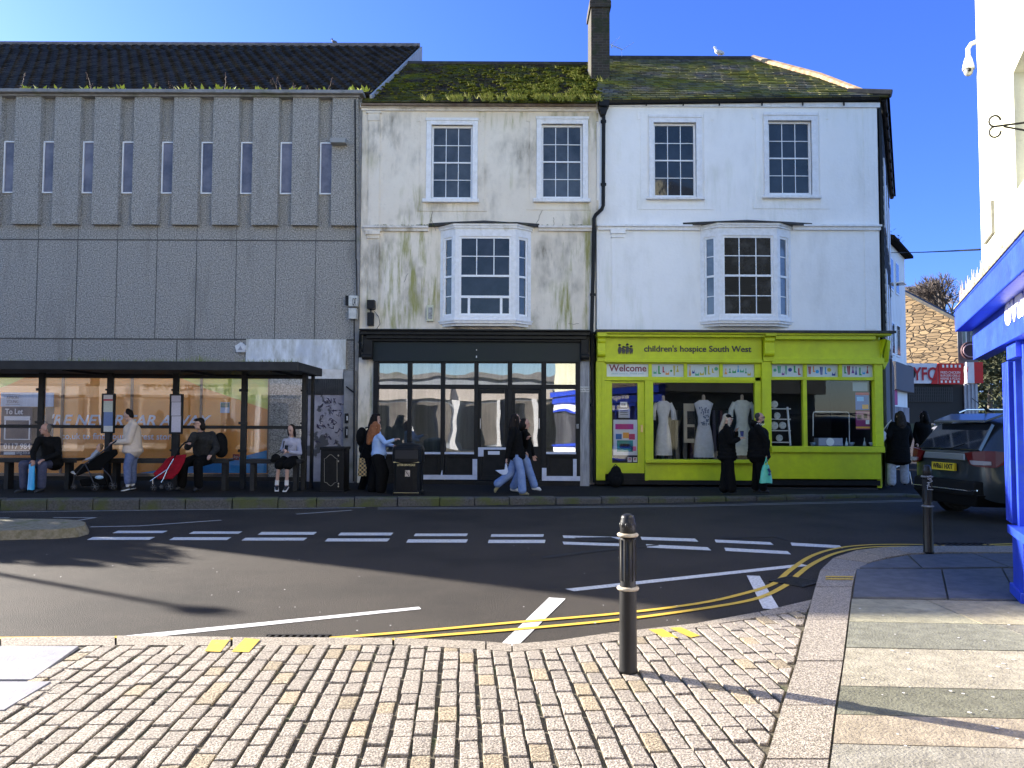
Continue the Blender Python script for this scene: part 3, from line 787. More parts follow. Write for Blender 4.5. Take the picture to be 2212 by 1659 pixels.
    # dark room inside so the glass has depth
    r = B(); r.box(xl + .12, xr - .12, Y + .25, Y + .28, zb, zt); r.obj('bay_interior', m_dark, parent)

# ================================================================= concrete building (left)
YF = 19.0
EXT = -20.1           # the block carries on to the left of the picture
xr = P(773, 600, YF).x
CB = thing('concrete_building', (-12, YF, 0.15), 'grey pebble dash concrete building with narrow slit windows behind the bus shelter', 'building')
zc = P(400, 211, YF).z
zs = P(0, 517, YF).z; zl = P(0, 731, YF).z; zg = P(0, 800, YF).z
b = B()
b.box(EXT, xr, YF, YF + 11, zg, zc)                          # main body
x_sh0 = P(0, 900, YF).x
b.box(xr - 1.35, xr, YF, YF + 11, 0, zg); b.box(P(582, 900, YF).x, P(660, 900, YF).x, YF - .02, YF + 1, 0.1, zg); b.box(EXT, xr, YF + 2.5, YF + 11, 0.0, zg)
b.box(EXT, -13.4, YF, YF + 2.6, 0, zg)
b.obj('wall', m_dash, CB)
px = [(1728 - 206.5 * k, 1863 - 206.5 * k) for k in range(-0, 9)]
X5 = lambda x: x * .4133; Y5 = lambda y: 54.9 + y * .4133
finm = m_dash
z_top = P(400, 212, YF).z; z_bot = P(400, Y5(1049), YF).z; z_w0 = P(400, Y5(882), YF).z; z_w1 = P(400, Y5(612), YF).z
fin = None
x_pitch = (P(X5(1728), 400, YF).x - P(X5(1728 - 206.5 * 8), 400, YF).x) / 8
xf0 = P(X5(1728), 400, YF - .2).x; fw_ = P(X5(1863), 400, YF - .2).x - xf0
k = 0
while xf0 - k * x_pitch > EXT + .9:
    x = xf0 - k * x_pitch
    if fin is None:
        b = B(); q = [(x, YF, z_bot), (x, YF - .15, z_bot), (x + fw_, YF - .15, z_bot), (x + fw_ + .03, YF, z_bot)]
        b.hexa(q, [(a[0], a[1], z_top) for a in q]); fin = b.obj('concrete_fin', m_dash, CB, bevel=.008)
    else:
        c = fin.copy(); COL.objects.link(c); c.parent = CB; c.location = (-k * x_pitch, 0, 0); PLOC[c.name] = PLOC[CB.name]
    xw0 = x - (x_pitch - fw_) + .035; xw1 = x + .02
    b = B(); t = .028
    b.box(xw0, xw0 + t, YF - .05, YF + .0, z_w0, z_w1); b.box(xw1 - t, xw1, YF - .05, YF + .0, z_w0, z_w1)
    b.box(xw0 + t, xw1 - t, YF - .05, YF, z_w1 - t, z_w1); b.box(xw0 + t, xw1 - t, YF - .05, YF, z_w0, z_w0 + t)
    w = b.obj('window', m_sash, CB)
    g = B(); g.box(xw0 + t, xw1 - t, YF - .02, YF - .005, z_w0 + t, z_w1 - t); g.obj('pane', m_pane_pale, w)
    k += 1
# joints of the flat panels
b = B()
for i in range(26):
    x = P(X5(1648), 600, YF).x - i * x_pitch
    if x < EXT: break
    b.box(x - .008, x + .008, YF - .006, YF + .01, zl, zs); b.box(x - .006, x + .006, YF - .004, YF + .01, zs, z_bot)
b.box(EXT, xr, YF - .008, YF + .01, zs - .015, zs + .015); b.obj('panel_joints', m_joint, CB)
b = B(); b.box(EXT, xr, YF - .008, YF + .01, zl - .018, zl + .018)
for i in range(12): 
    x = P(382, 760, YF).x - i * 2.6; b.box(x - .012, x + .012, YF - .007, YF + .01, zg, zl - .02)
b.obj('panel_joints', m_joint, CB)
b = B(); b.box(EXT - .1, P(784, 207, YF - .3).x, YF - .32, YF + .15, zc, zc + .085); b.box(EXT - .1, P(780, 207, YF).x, YF - .2, YF + .15, zc - .05, zc)
b.obj('coping', m_concrete, CB, bevel=.01)
# corner pilaster strip
b = B(); b.box(P(742, 900, YF - .15).x, P(766, 900, YF - .15).x, YF - .15, YF + .1, .05, zg + .02); b.box(xr - .05, xr + .05, YF - .03, YF + 3, .1, zc)
b.obj('corner_pier', m_concrete, CB)
# roof
ridgeY = 24.9; zr_ = P(500, 99, ridgeY).z + .0
ex = P(797, 205, YF).x; rx = P(907, 100, ridgeY).x
HIPX = EXT + 0.3
slope_roof('roof', m_tile, CB, (EXT, YF + .02, zc + .09), (ex, YF + .02, zc + .09), (rx, ridgeY, zr_), (HIPX, ridgeY, zr_), 24, 3.3, 'pan')
b = B(); b.prism([(EXT, YF + .1, zc + .02), (EXT, 30.4, zc + .02), (HIPX, ridgeY, zr_ - .05)], (.02, 0, 0))
b.quad((EXT, 30.4, zc + .02), (ex, 30.4, zc + .02), (rx, ridgeY + .03, zr_ - .03), (HIPX, ridgeY + .03, zr_ - .03))
b.obj('roof_back', m_tile, CB)
b = B()
b.prism([(ex + .02, YF, zc - .2), (ex + .02, YF, zc + .09), (rx + .02, ridgeY, zr_ + .0), (rx + .02, ridgeY, zr_ - .9)], (.06, 0, 0))
b.obj('bargeboard', m_bargeboard, CB)
b = B(); b.tube([(HIPX, ridgeY, zr_ + .03), (rx, ridgeY, zr_ + .03)], .09, 8); b.obj('ridge_tiles', M('ridge', (.22, .2, .19), (.12, .1, .1), scale=8, world_space=True), CB)
# floodlight, boxes, alarm, blank sign
b = B(); b.pbox(716, 302, 749, 312, YF - .25, .15, .2); b.obj('floodlight', M('grey metal', (.28, .28, .27), rough=.5), CB)
for (x0, y0, x1, y1) in ((755, 640, 774, 663), (755, 667, 772, 690)):
    b = B(); b.pbox(x0, y0, x1, y1, YF - .1, .12, .08); b.obj('junction_box', M('box plastic', (.62, .62, .58), (.4, .4, .37), scale=9, world_space=True), CB, bevel=.01)
b = B(); ptext(b, 'CAT', 761, 644, 770, 660, YF - .225); b.obj('box_marking', m_black, CB)
b = B(); b.pbox(748, 640, 755, 660, YF - .05, .1, .03); b.obj('cable_box', m_black, CB)
b = B()
for pts in ([(765, 690), (765, 900), (764, 1040)], [(770, 560), (771, 640)], [(748, 835), (765, 848)], [(767, 215), (769, 560)]): b.tube([P(x, y, YF - .17) for x, y in pts], .018, 6)
b.obj('cable', m_black, CB)
b = B(); q = [P(x, y, YF - .1) for x, y in ((507, 747), (520, 739), (531, 747), (529, 761), (510, 761))]; b.prism(q, (0, .1, 0)); b.obj('alarm_box', M('alarm white', (.7, .7, .7), (.5, .5, .5), scale=5), CB, bevel=.01)
b = B(); q = [P(x, y, YF - .105) for x, y in ((514, 756), (519, 747), (524, 756))]; b.prism(q, (0, .01, 0)); b.obj('alarm_mark', M('alarm grey', (.3, .3, .32)), CB)
b = B(); b.pbox(532, 733, 747.5, 797.5, YF - .04, .03, .03); b.obj('blank_sign', M('peeling sign white', (.74, .76, .78), (.42, .42, .38), scale=3.0, stretch=(2.2, 1, .7), rough=.6, world_space=True, c3=(.52, .55, .6), s3=1.2, detail=9), CB)
b = B(); b.pbox(660, 798, 742, 818, YF - .05, .02, .04); b.obj('door_lintel', m_ctrim, CB)
b = B(); b.pbox(660, 819, 742, 853, YF - .03, .0, .04)
for i in range(20): b.pbox(661 + i * 4, 820, 663 + i * 4, 853, YF - .05, .0, .02)
b.obj('shutter', M('shutter dark', (.02, .02, .02), (.05, .05, .05), scale=6, rough=.5), CB)
b = B(); b.pbox(658, 853, 744, 1040, YF - .02, .0, .04); d_ = b.obj('door', M('posters and grey paint', (.36, .35, .40), (.24, .23, .27), scale=3, rough=.7, world_space=True, c3=(.07, .07, .08), s3=2.4, t3=(.56, .6)), CB)
b = B()
random.seed(11)
for i in range(26):       # scrawled tags on the door
    x = random.uniform(682, 738); y = random.uniform(862, 960); pts = []
    for j in range(6): pts.append(P(x + random.uniform(-5, 5) + j * 1.2, y + random.uniform(-6, 6), YF - .03))
    b.tube(pts, .007, 4)
b.obj('graffiti', M('marker ink', (.03, .02, .07)), d_)
for (x0, y0, x1, y1) in ((746, 893, 753, 914), (746, 921, 752, 946)):
    b = B(); b.pbox(x0, y0, x1, y1, YF - .15, .06, .0); o = b.obj('intercom', m_black, CB, bevel=.01)
    b = B(); b.pbox(x0 + 2.4, y0 + 6, x1 - 1.5, y1 - 6, YF - .212, .004, 0); b.obj('intercom_plate', M('plate', (.5, .5, .5)), o)
# shop glazing behind the shelter
x0, x1, z0, z1 = prect(-1000, 812, 580, 1026, YF); x0 = -13.3
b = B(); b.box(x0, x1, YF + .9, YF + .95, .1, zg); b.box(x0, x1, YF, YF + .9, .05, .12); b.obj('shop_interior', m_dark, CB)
b = B(); b.box(x0, x1, YF - .03, YF + .08, z0 - .05, z0 + .06); b.box(x0, x1, YF - .04, YF + .05, .2, z0 - .10); b.box(x0, x1, YF - .03, YF + .06, z1, zg)
for p_ in (133, 283, 433, 580): b.pbox(p_ - 1.5, 815, p_ + 1.5, 1022, YF, .03, .05)
b.obj('shopfront_frame', M('bronze frame', (.16, .13, .11), rough=.4, metal=.5), CB)
b = B(); b.box(x0, x1, YF + .06, YF + .07, z0 + .06, z1); b.obj('window_film', M('orange window film', (.98, .42, .09), (.92, .34, .06), scale=1.2, rough=.35, world_space=True, c3=(.85, .36, .12), s3=.5), CB)
b = B(); q = [P(x, y, YF + .055) for x, y in ((380, 812), (579, 812), (579, 885), (505, 860), (440, 838))]; b.prism(q, (0, .003, 0))
q = [P(x, y, YF + .055) for x, y in ((-60, 812), (62, 812), (10, 835), (-60, 850))]; b.prism(q, (0, .003, 0)); b.obj('green_film', M('lime film', (.65, .80, .14), (.75, .62, .14), scale=1, rough=.35, world_space=True), CB)
b = B(); q = [P(x, y, YF + .05) for x, y in ((300, 1022), (579, 1022), (579, 972), (528, 985), (420, 1003))]; b.prism(q, (0, .003, 0)); b.obj('blue_film', M('blue film', (.04, .28, .62), (.05, .34, .72), scale=2, rough=.35, world_space=True), CB)
b = B(); b.pbox(503, 981, 517, 994, YF + .046, .003, 0); b.obj('red_sticker', M('sticker red', (.3, .05, .05)), CB)
b = B(); ptext(b, 'Argos', 504.5, 984, 515.5, 991, YF + .038); b.obj('sticker_lettering', m_white, CB)
b = B(); ptext(b, "'RE NEVER FAR AWAY", 112, 896, 457, 919, YF + .044, shear=.25, bold=.02); ptext(b, '.co.uk to find your nearest store', 128, 936, 378, 953, YF + .044, bold=.008)
b.obj('window_lettering', M('pale blue vinyl', (.80, .84, .98), (.7, .76, .95), scale=3), CB)
b = B(); b.pbox(3, 879, 68, 983, YF - .08, .02, .03); b.pbox(68, 879, 115, 983, YF + .05, .0, .01); bo = b.obj('to_let_board', M('navy board', (.03, .03, .075), (.05, .05, .09), scale=5, world_space=True), CB)
b = B(); b.pbox(3, 848, 115, 878.5, YF - .08, .02, .03); b.obj('board_header', M('header pale', (.66, .72, .84), (.5, .55, .66), scale=2, stretch=(4, 1, .3), world_space=True), bo)
b = B(); ptext(b, 'To Let', 11, 883, 50, 895, YF - .105, bold=.02); ptext(b, '0117 984', 8, 958, 66, 970, YF - .105, bold=.015); b.pbox(8, 973, 62, 974, YF - .101, .003, 0); ptext(b, 'ung.co.u', 35, 976, 64, 983, YF - .105)
b.pbox(8, 976, 33, 982, YF - .101, .003, 0); b.pbox(9, 899, 65, 908, YF - .101, .002, 0); b.pbox(9, 948, 65, 950, YF - .101, .002, 0); b.pbox(9, 908, 12, 948, YF - .101, .002, 0); b.pbox(62, 908, 65, 948, YF - .101, .002, 0)
b.obj('board_lettering', M('letter white', (.75, .76, .82)), bo)
b = B(); ptext(b, 'AVISON', 14, 855, 40, 862, YF - .105); ptext(b, 'YOUNG', 14, 864, 40, 871, YF - .105); b.pbox(12, 852, 43, 853, YF - .102, .003, 0); b.pbox(12, 873, 43, 874, YF - .102, .003, 0); b.obj('header_lettering', M('letter grey', (.2, .2, .25)), bo)
b = B(); b.pbox(476, 869, 496, 892, YF + .045, .004, 0); o = b.obj('window_notice', M('notice blue', (.5, .62, .78)), CB)
b = B(); b.pbox(477, 870, 495, 880, YF + .04, .003, 0); b.obj('notice_header', M('notice green', (.08, .22, .2)), o)
b = B(); b.quad((x0, YF + .03, z0 + .06), (x1, YF + .03, z0 + .06), (x1, YF + .03, z1), (x0, YF + .03, z1)); b.obj('shop_glass', glass_mat('shop glass', .03, (.98, .98, .98), .0006, .01, 1.2), CB)

# ================================================================= cream terraced building
m_blackshop = M('black shopfront paint', (0.009, 0.009, 0.008), (0.016, 0.015, 0.014), scale=8, rough=0.6, spec=.25, world_space=True)
TB = thing('terraced_building', (P(1030, 900, YF).x, YF, 0.12), 'cream stained terraced building with a mossy roof and an empty black shopfront', 'building')
X6 = lambda x: 740.6 + x * .4298; Y6 = lambda y: y * .4298
xl = P(777, 600, YF).x; xR = P(1287, 600, YF).x
ze = P(1030, 226, YF).z; zb0 = P(1030, 716, YF).z
w1 = prect(X6(445), Y6(630), X6(652), Y6(1000), YF); w2 = prect(X6(998), Y6(625), X6(1205), Y6(997), YF)
bayh = prect(957, 505, 1140, 692, YF)
b = B(); wall_holes(b, xl, xR, zb0, ze, [w1, w2, bayh], YF, .16)
b.box(xl, xR, YF + .35, YF + 8, 0, ze); b.box(xl, xl + .01, YF, YF + .4, zb0, ze); b.box(xR - .01, xR, YF, YF + .4, zb0, ze)
x0, x1, z0, z1 = prect(773, 781, 808, 1052, YF - .1); b.box(x0, x1, YF - .1, YF + .3, .08, z1 + .1)
b.obj('wall', m_cream, TB)
sash(TB, w1, YF, 3, 4); sash(TB, w2, YF, 3, 4)
def surround(parent, so, si, Y, mat, sill, ears, name='window_surround'):
    b = B(); x0, x1, z0, z1 = prect(*so, Y); a0, a1, c0, c1 = prect(*si, Y)
    b.box(x0, a0, Y - .05, Y + .04, z0, z1); b.box(a1, x1, Y - .05, Y + .04, z0, z1); b.box(a0, a1, Y - .05, Y + .04, c1, z1)
    b.box(x0 - .02, x1 + .02, Y - .07, Y - .05, z1 - .04, z1 + .03)
    s0, s1, t0, t1 = prect(*sill, Y); b.box(s0, s1, Y - .12, Y + .05, t0, t1)
    o = b.obj(name, mat, parent, bevel=.006)
    # flat eared band standing slightly proud of the wall
    e0, e1, f0, f1 = prect(*ears, Y); w = .17; b = B(); t = .018
    b.box(e0, e0 + w, Y - t, Y + .01, f0, f1); b.box(e1 - w, e1, Y - t, Y + .01, f0, f1); b.box(e0 + w, e1 - w, Y - t, Y + .01, f0, t0 - .10)
    b.box(e0 - .08, e0, Y - t + .002, Y + .01, f1 - .22, f1); b.box(e1, e1 + .08, Y - t + .002, Y + .01, f1 - .22, f1)
    b.box(e0 - .08, e0, Y - t + .002, Y + .01, f0, f0 + .25); b.box(e1, e1 + .08, Y - t + .002, Y + .01, f0, f0 + .25)
    return b, o
bb, _ = surround(TB, (X6(420), Y6(602), X6(678), Y6(1004)), (X6(445), Y6(630), X6(652), Y6(1000)), YF, m_trim, (X6(402), Y6(1004), X6(684), Y6(1021)), (X6(388), Y6(570), X6(712), Y6(1062)))
bb.obj('architrave', m_cream, TB, bevel=.004)
bb, _ = surround(TB, (X6(973), Y6(595), X6(1232), Y6(1000)), (X6(998), Y6(625), X6(1205), Y6(997)), YF, m_trim, (X6(957), Y6(1002), X6(1242), Y6(1020)), (X6(938), Y6(568), X6(1268), Y6(1056)))
bb.obj('architrave', m_cream, TB, bevel=.004)
b = B()
b.pbox(779, 226, 1289, 236, YF, .10, .02); b.pbox(781, 235.5, 1288, 241, YF, .05, .02)
b.obj('cornice', m_ctrim, TB)
b = B()
for (a, c) in ((786, 926), (1163, 1285)):
    b.pbox(a, 489.5, c, 494, YF, .12, .02); b.pbox(a + 1, 494, c - 1, 500, YF, .07, .02)
b.obj('string_course', m_ctrim, TB)
b = B()
b.pbox(796, 262, 820, 488, YF, .03, .01); b.pbox(793, 242, 824, 246, YF, .07, .01); b.pbox(796, 246, 821, 262, YF, .05, .01); b.obj('pilaster', m_cream, TB)
b = B(); b.pbox(795, 516, 818, 713, YF, .03, .01); b.pbox(791, 500, 822, 508, YF, .10, .01); b.pbox(794, 508, 820, 516, YF, .06, .01); b.obj('pilaster', m_cream, TB)
b = B(); b.pbox(1276, 242, 1288, 488, YF, .03, .01); b.obj('pilaster', m_cream, TB)
canted_bay(TB, 951, 1147, 983, 1113, 500, 692, YF, .32, m_trim, 4, 3, (926, 1165), 486, (m_pane, M('room pane', (.008, .008, .010), (.03, .03, .04), scale=1.6, rough=.06, world_space=True)), centre='open')
# cracks and small fixtures on the wall
b = B()
random.seed(4)
for (x, y, n_, dx, dy) in ((1172, 455, 9, -3, 6), (930, 470, 7, 2, 5), (880, 590, 4, -2.5, 6), (935, 455, 6, -1, 5), (1195, 470, 8, .5, 4), (795, 400, 10, .5, 14), (1228, 700, 5, 6, 0)):
    pts = []
    for i in range(n_): pts.append(P(x + dx * i + random.uniform(-1.5, 1.5), y + dy * i + random.uniform(-1, 1), YF - .004))
    b.tube(pts, .005, 4)
b.obj('wall_cracks', M('crack', (.16, .14, .12)), TB)
b = B(); b.pbox(922, 660, 937, 695, YF, .09, .02); o = b.obj('wall_box', M('fitting cream', (.55, .55, .40)), TB, bevel=.01)
b = B(); b.pbox(925, 664, 934, 689, YF - .09, .006, 0); b.obj('box_panel', M('fitting grey', (.16, .16, .14), (.4, .4, .38), scale=14), o)
b = B(); b.pbox(794, 649, 810, 668, YF - .15, .1, .1); b.pbox(795, 676, 808, 704, YF - .05, .12, .06); b.tube([P(801, 668, YF - .12), P(801, 678, YF - .12)], .02)
b.tube([P(808, 672, YF - .1), P(818, 684, YF - .05), P(821, 700, YF - .02), P(812, 713, YF - .05)], .008, 5); b.obj('wall_lamp', m_black, TB, bevel=.012)
# roof
rY = 22.9; zr2 = P(1100, 139, rY).z; xr2 = P(1300, 137, rY).x
slope_roof('roof', m_slate1, TB, (xl + .02, YF - .18, ze - .02), (xR + .0, YF - .18, ze - .02), (xR + .15, rY, zr2), (xl + .02, rY, zr2), 26, 4.2, 'slate', jag=.02)
b = B(); b.quad((xl, 27, ze), (xR, 27, ze), (xR, rY + .02, zr2 - .02), (xl, rY + .02, zr2 - .02)); b.obj('roof_back', m_slate1, TB)
b = B(); b.tube([(xl, rY, zr2 + .0), (xr2 - .2, rY, zr2 + .0)], .09, 8); b.obj('ridge_tiles', m_lead, TB)
b = B(); b.box(xl, xR, YF - .17, YF - .05, ze - .10, ze - .04); b.obj('gutter', M('rust gutter', (.12, .075, .05), (.2, .15, .09), scale=7, world_space=True), TB)
# chimney
CY = 20.9
x0, x1, z0, z1 = prect(1277, 16, 1317, 172, CY)
b = B(); b.box(x0, x1, CY, CY + .9, z0 - .5, z1); b.box(x0 - .04, x1 + .04, CY - .04, CY + .94, z1, z1 + .18); b.box(x0 - .02, x1 + .02, CY - .02, CY + .92, z1 + .18, z1 + .32)
def brick_mat(name, c1, c2, mort, sc=(1, 1, 1), bw=.24, bh=.075, moss=None):
    m = bpy.data.materials.new(name); m.use_nodes = True; nt = m.node_tree; nt.nodes.clear(); L = nt.links.new
    out = nd(nt, 'ShaderNodeOutputMaterial'); bs = nd(nt, 'ShaderNodeBsdfPrincipled'); bs.inputs['Roughness'].default_value = .9; L(bs.outputs[0], out.inputs[0])
    gm = nd(nt, 'ShaderNodeNewGeometry'); sp = nd(nt, 'ShaderNodeSeparateXYZ'); L(gm.outputs['Position'], sp.inputs[0])
    ad = nd(nt, 'ShaderNodeMath', operation='ADD'); L(sp.outputs[0], ad.inputs[0]); L(sp.outputs[1], ad.inputs[1])
    cb = nd(nt, 'ShaderNodeCombineXYZ'); L(ad.outputs[0], cb.inputs[0]); L(sp.outputs[2], cb.inputs[1])
    nz = nd(nt, 'ShaderNodeTexNoise', Scale=3.0, Detail=3.0); L(gm.outputs['Position'], nz.inputs[0])
    vm = nd(nt, 'ShaderNodeVectorMath', operation='MULTIPLY_ADD'); vm.inputs[1].default_value = (.05, .05, 0); L(nz.outputs['Color'], vm.inputs[0]); L(cb.outputs[0], vm.inputs[2])
    br = nd(nt, 'ShaderNodeTexBrick', Scale=1.0); br.inputs['Brick Width'].default_value = bw; br.inputs['Row Height'].default_value = bh; br.inputs['Mortar Size'].default_value = bh * .12
    br.inputs['Color1'].default_value = rgba(c1); br.inputs['Color2'].default_value = rgba(c2); br.inputs['Mortar'].default_value = rgba(mort); L(vm.outputs[0], br.inputs[0])
    n = nd(nt, 'ShaderNodeTexNoise', Scale=5.0, Detail=8.0); L(gm.outputs['Position'], n.inputs[0])
    mr = nd(nt, 'ShaderNodeMapRange'); mr.inputs[1].default_value = .45; mr.inputs[2].default_value = .62; L(n.outputs[0], mr.inputs[0])
    mx = nd(nt, 'ShaderNodeMix', data_type='RGBA'); L(mr.outputs[0], mx.inputs[0]); L(br.outputs[0], mx.inputs[6]); mx.inputs[7].default_value = rgba(moss or c2)
    L(mx.outputs[2], bs.inputs['Base Color'])
    bp = nd(nt, 'ShaderNodeBump', Strength=.7, Distance=.02); mt = nd(nt, 'ShaderNodeMath', operation='SUBTRACT'); L(n.outputs[0], mt.inputs[0]); L(br.outputs['Fac'], mt.inputs[1]); L(mt.outputs[0], bp.inputs['Height']); L(bp.outputs[0], bs.inputs['Normal'])
    MATS[name] = m; return m
m_chim = brick_mat('chimney brick', (.035, .026, .018), (.06, .045, .03), (.07, .062, .05), moss=(.03, .034, .012))
ch = b.obj('chimney', m_chim, TB)
b = B(); px_ = (x0 + x1) / 2
for dy in (.22, .68): b.lathe((px_ + random.uniform(-.1, .1), CY + dy, z1 + .30), [(.15, 0), (.13, .06), (.12, .55), (.15, .6), (.15, .66), (.1, .66)], 14)
b.obj('chimney_pot', M('buff clay', (.42, .3, .17)), ch)
b = B(); a_ = P(1318, 101, CY); b.tube([P(1318, 96, CY), P(1345, 107, CY)], .014, 6); b.tube([P(1318, 97, CY), P(1340, 80, CY)], .007, 5); b.tube([P(1343, 108, CY), P(1370, 91, CY)], .007, 5)
b.tube([P(1343, 108, CY), P(1343, 122, CY)], .006, 5); b.tube([P(1321, 97, CY), P(1322, 103, CY)], .02, 6)
for t in (.25, .5, .75): 
    c_ = P(1318, 96, CY).lerp(P(1345, 107, CY), t); b.tube([c_ + Vector((-.07, -.1, .06)), c_ + Vector((.07, .1, -.02))], .004, 4)
b.obj('tv_aerial', M('aerial metal', (.55, .56, .58), rough=.4, metal=.6), ch)
# downpipe between the two houses
b = B(); Yp = YF - .12
b.tube([P(x, y, Yp) for x, y in ((1304, 245), (1303.5, 360), (1303, 444), (1300, 452), (1287, 464), (1283, 472), (1281, 600), (1278, 712), (1279, 780), (1284, 900), (1285, 1042))], .048, 10)
for y in (262, 398, 636, 875): b.tube([P(1303.5 - (max(0, min(1, (y - 444) / 30))) * 23, y - 2, Yp), P(1303.5 - (max(0, min(1, (y - 444) / 30))) * 23, y + 3, Yp)], .072, 10)
b.pbox(1293, 219, 1315, 232, Yp, .12, .12); q = [P(x, y, Yp - .1) for x, y in ((1294, 232), (1314, 232), (1309, 246), (1299, 246))]; b.prism(q, (0, .2, 0))
b.obj('downpipe', m_black, TB)
# ---- black shopfront
YS = YF - .15
X2 = lambda x: 713.2 + x * .2728; Y2 = lambda y: 685.8 + y * .2728
b = B()
b.pbox(X2(255), Y2(108), X2(2052), Y2(122), YS, .42, .15); b.pbox(X2(262), Y2(122), X2(2046), Y2(150), YS, .34, .15); b.pbox(X2(300), Y2(150), X2(2020), Y2(178), YS, .26, .15); b.pbox(X2(345), Y2(178), X2(1980), Y2(196), YS, .18, .15)
b.obj('shop_cornice', M('black gloss', (.005, .005, .005), (.012, .012, .012), scale=5, rough=.5, spec=.25, world_space=True), TB, bevel=.01)
b = B(); b.pbox(X2(345), Y2(194), X2(1980), Y2(350), YS, .08, .15); b.obj('fascia_board', M('fascia navy', (.006, .011, .017), (.006, .015, .012), scale=.6, rough=.5, spec=.3, world_space=True), TB)
b = B(); b.pbox(X2(1155), Y2(252), X2(1163), Y2(262), YS - .08, .006, 0); b.pbox(X2(1154), Y2(303), X2(1163), Y2(320), YS - .08, .006, 0); b.obj('fascia_mark', m_white, TB)
for (a, c) in ((265, 345), (1980, 2045)):
    b = B(); b.pbox(X2(a), Y2(150), X2(c), Y2(330), YS, .16, .15); b.pbox(X2(a + 6), Y2(175), X2(c - 6), Y2(320), YS - .16, .07, 0)
    x0_, x1_, z0_, z1_ = prect(X2(a), Y2(300), X2(c), Y2(335), YS); b.tube([(x0_, YS - .2, z0_ + .06), (x1_, YS - .2, z0_ + .06)], .075, 10)
    b.obj('console', m_blackshop, TB, bevel=.01)
b = B(); b.tube([P(X2(222), Y2(195), YS - .1), P(X2(262), Y2(210), YS - .5)], .015, 5); b.tube([P(X2(228), Y2(200), YS - .1), P(X2(252), Y2(275), YS - .15), P(X2(262), Y2(215), YS - .45)], .01, 5); b.obj('sign_bracket', m_black, TB)
mx_ = [(340, 380), (612, 645), (875, 908), (1140, 1172), (1405, 1440), (1672, 1710), (1945, 1978)]
b = B()
for a, c in mx_: b.pbox(X2(a), Y2(350), X2(c), Y2(1290), YS, .06, .07)
for (a, _), (_, c) in zip([(m[1], 0) for m in mx_], [(0, m[0]) for m in mx_[1:]]):
    b.pbox(X2(a), Y2(348), X2(c), Y2(362), YS, .05, .06); b.pbox(X2(a), Y2(532), X2(c), Y2(566), YS, .055, .06)
for i in (0, 1, 2, 5):
    a, c = mx_[i][1], mx_[i + 1][0]
    b.pbox(X2(a), Y2(1082), X2(c), Y2(1104), YS, .045, .06); b.pbox(X2(a), Y2(1104), X2(c), Y2(1290), YS, .0, .06)
    b.pbox(X2(a), Y2(1104), X2(a + 25), Y2(1290), YS, .03, 0); b.pbox(X2(c - 25), Y2(1104), X2(c), Y2(1290), YS, .03, 0); b.pbox(X2(a + 25), Y2(1240), X2(c - 25), Y2(1290), YS, .03, 0)
b.pbox(X2(340), Y2(1290), X2(1140), Y2(1352), YS, .03, .1); b.pbox(X2(1710), Y2(1290), X2(1978), Y2(1352), YS, .03, .1)
b.pbox(X2(1140), Y2(1290), X2(1710), Y2(1350), YS, .10, .1)
b.obj('shopfront_frame', m_blackshop, TB, bevel=.006)
b = B()
for i in (0, 1, 2, 5): b.pbox(X2(mx_[i][1]), Y2(1066), X2(mx_[i + 1][0]), Y2(1081), YS, .09, .05)
b.pbox(X2(740), Y2(1246), X2(1165), Y2(1282), YS, .065, 0); b.pbox(X2(1128), Y2(1120), X2(1165), Y2(1246), YS, .065, 0); b.pbox(X2(1676), Y2(1190), X2(1712), Y2(1292), YS, .065, 0); b.pbox(X2(1690), Y2(1255), X2(1978), Y2(1292), YS, .066, 0); b.pbox(X2(1922), Y2(1120), X2(1950), Y2(1256), YS, .067, 0)
b.pbox(X2(1172), Y2(1028), X2(1392), Y2(1046), YS, .05, 0); b.pbox(X2(1172), Y2(1046), X2(1215), Y2(1100), YS, .05, 0); b.tube([P(X2(882), Y2(1250), YS - .066), P(X2(887), Y2(1208), YS - .066)], [.03, .004], 6)
b.obj('bare_primer_patches', M('white primer', (.62, .64, .72), (.48, .50, .58), scale=5, rough=.7, world_space=True, detail=8), TB)
for (a, c, hx) in ((1172, 1405, 1190), (1440, 1672, 1655)):
    b = B()
    b.pbox(X2(a), Y2(570), X2(a + 24), Y2(1285), YS, .02, .05); b.pbox(X2(c - 24), Y2(570), X2(c), Y2(1285), YS, .02, .05)
    b.pbox(X2(a + 24), Y2(570), X2(c - 24), Y2(602), YS, .02, .05); b.pbox(X2(a + 24), Y2(1022), X2(c - 24), Y2(1285), YS, .0, .05)
    b.pbox(X2(a + 24), Y2(1022), X2(c - 24), Y2(1110), YS, .02, 0); b.pbox(X2(a + 24), Y2(1250), X2(c - 24), Y2(1285), YS, .02, 0)
    d_ = b.obj('door', m_blackshop, TB)
    if a == 1172:
        g = B(); g.pbox(X2(1250), Y2(1058), X2(1342), Y2(1086), YS - .02, .012, 0); g.obj('letter_plate', M('letter plate', (.72, .72, .76)), d_)
    g = B(); g.pbox(X2(hx - 3), Y2(800), X2(hx + 3), Y2(880), YS - .02, .05, -.03); g.obj('handle', M('steel', (.4, .4, .4), rough=.3, metal=.9), d_)
b = B(); b.pbox(X2(1948), Y2(843), X2(1968), Y2(880), YS - .06, .02, 0); b.obj('keypad', M('keypad', (.3, .3, .3), (.08, .08, .08), scale=40), TB)
gs = glass_mat('wavy shop glass', .15, (.8, .83, .83), .004, .005, 1.2)
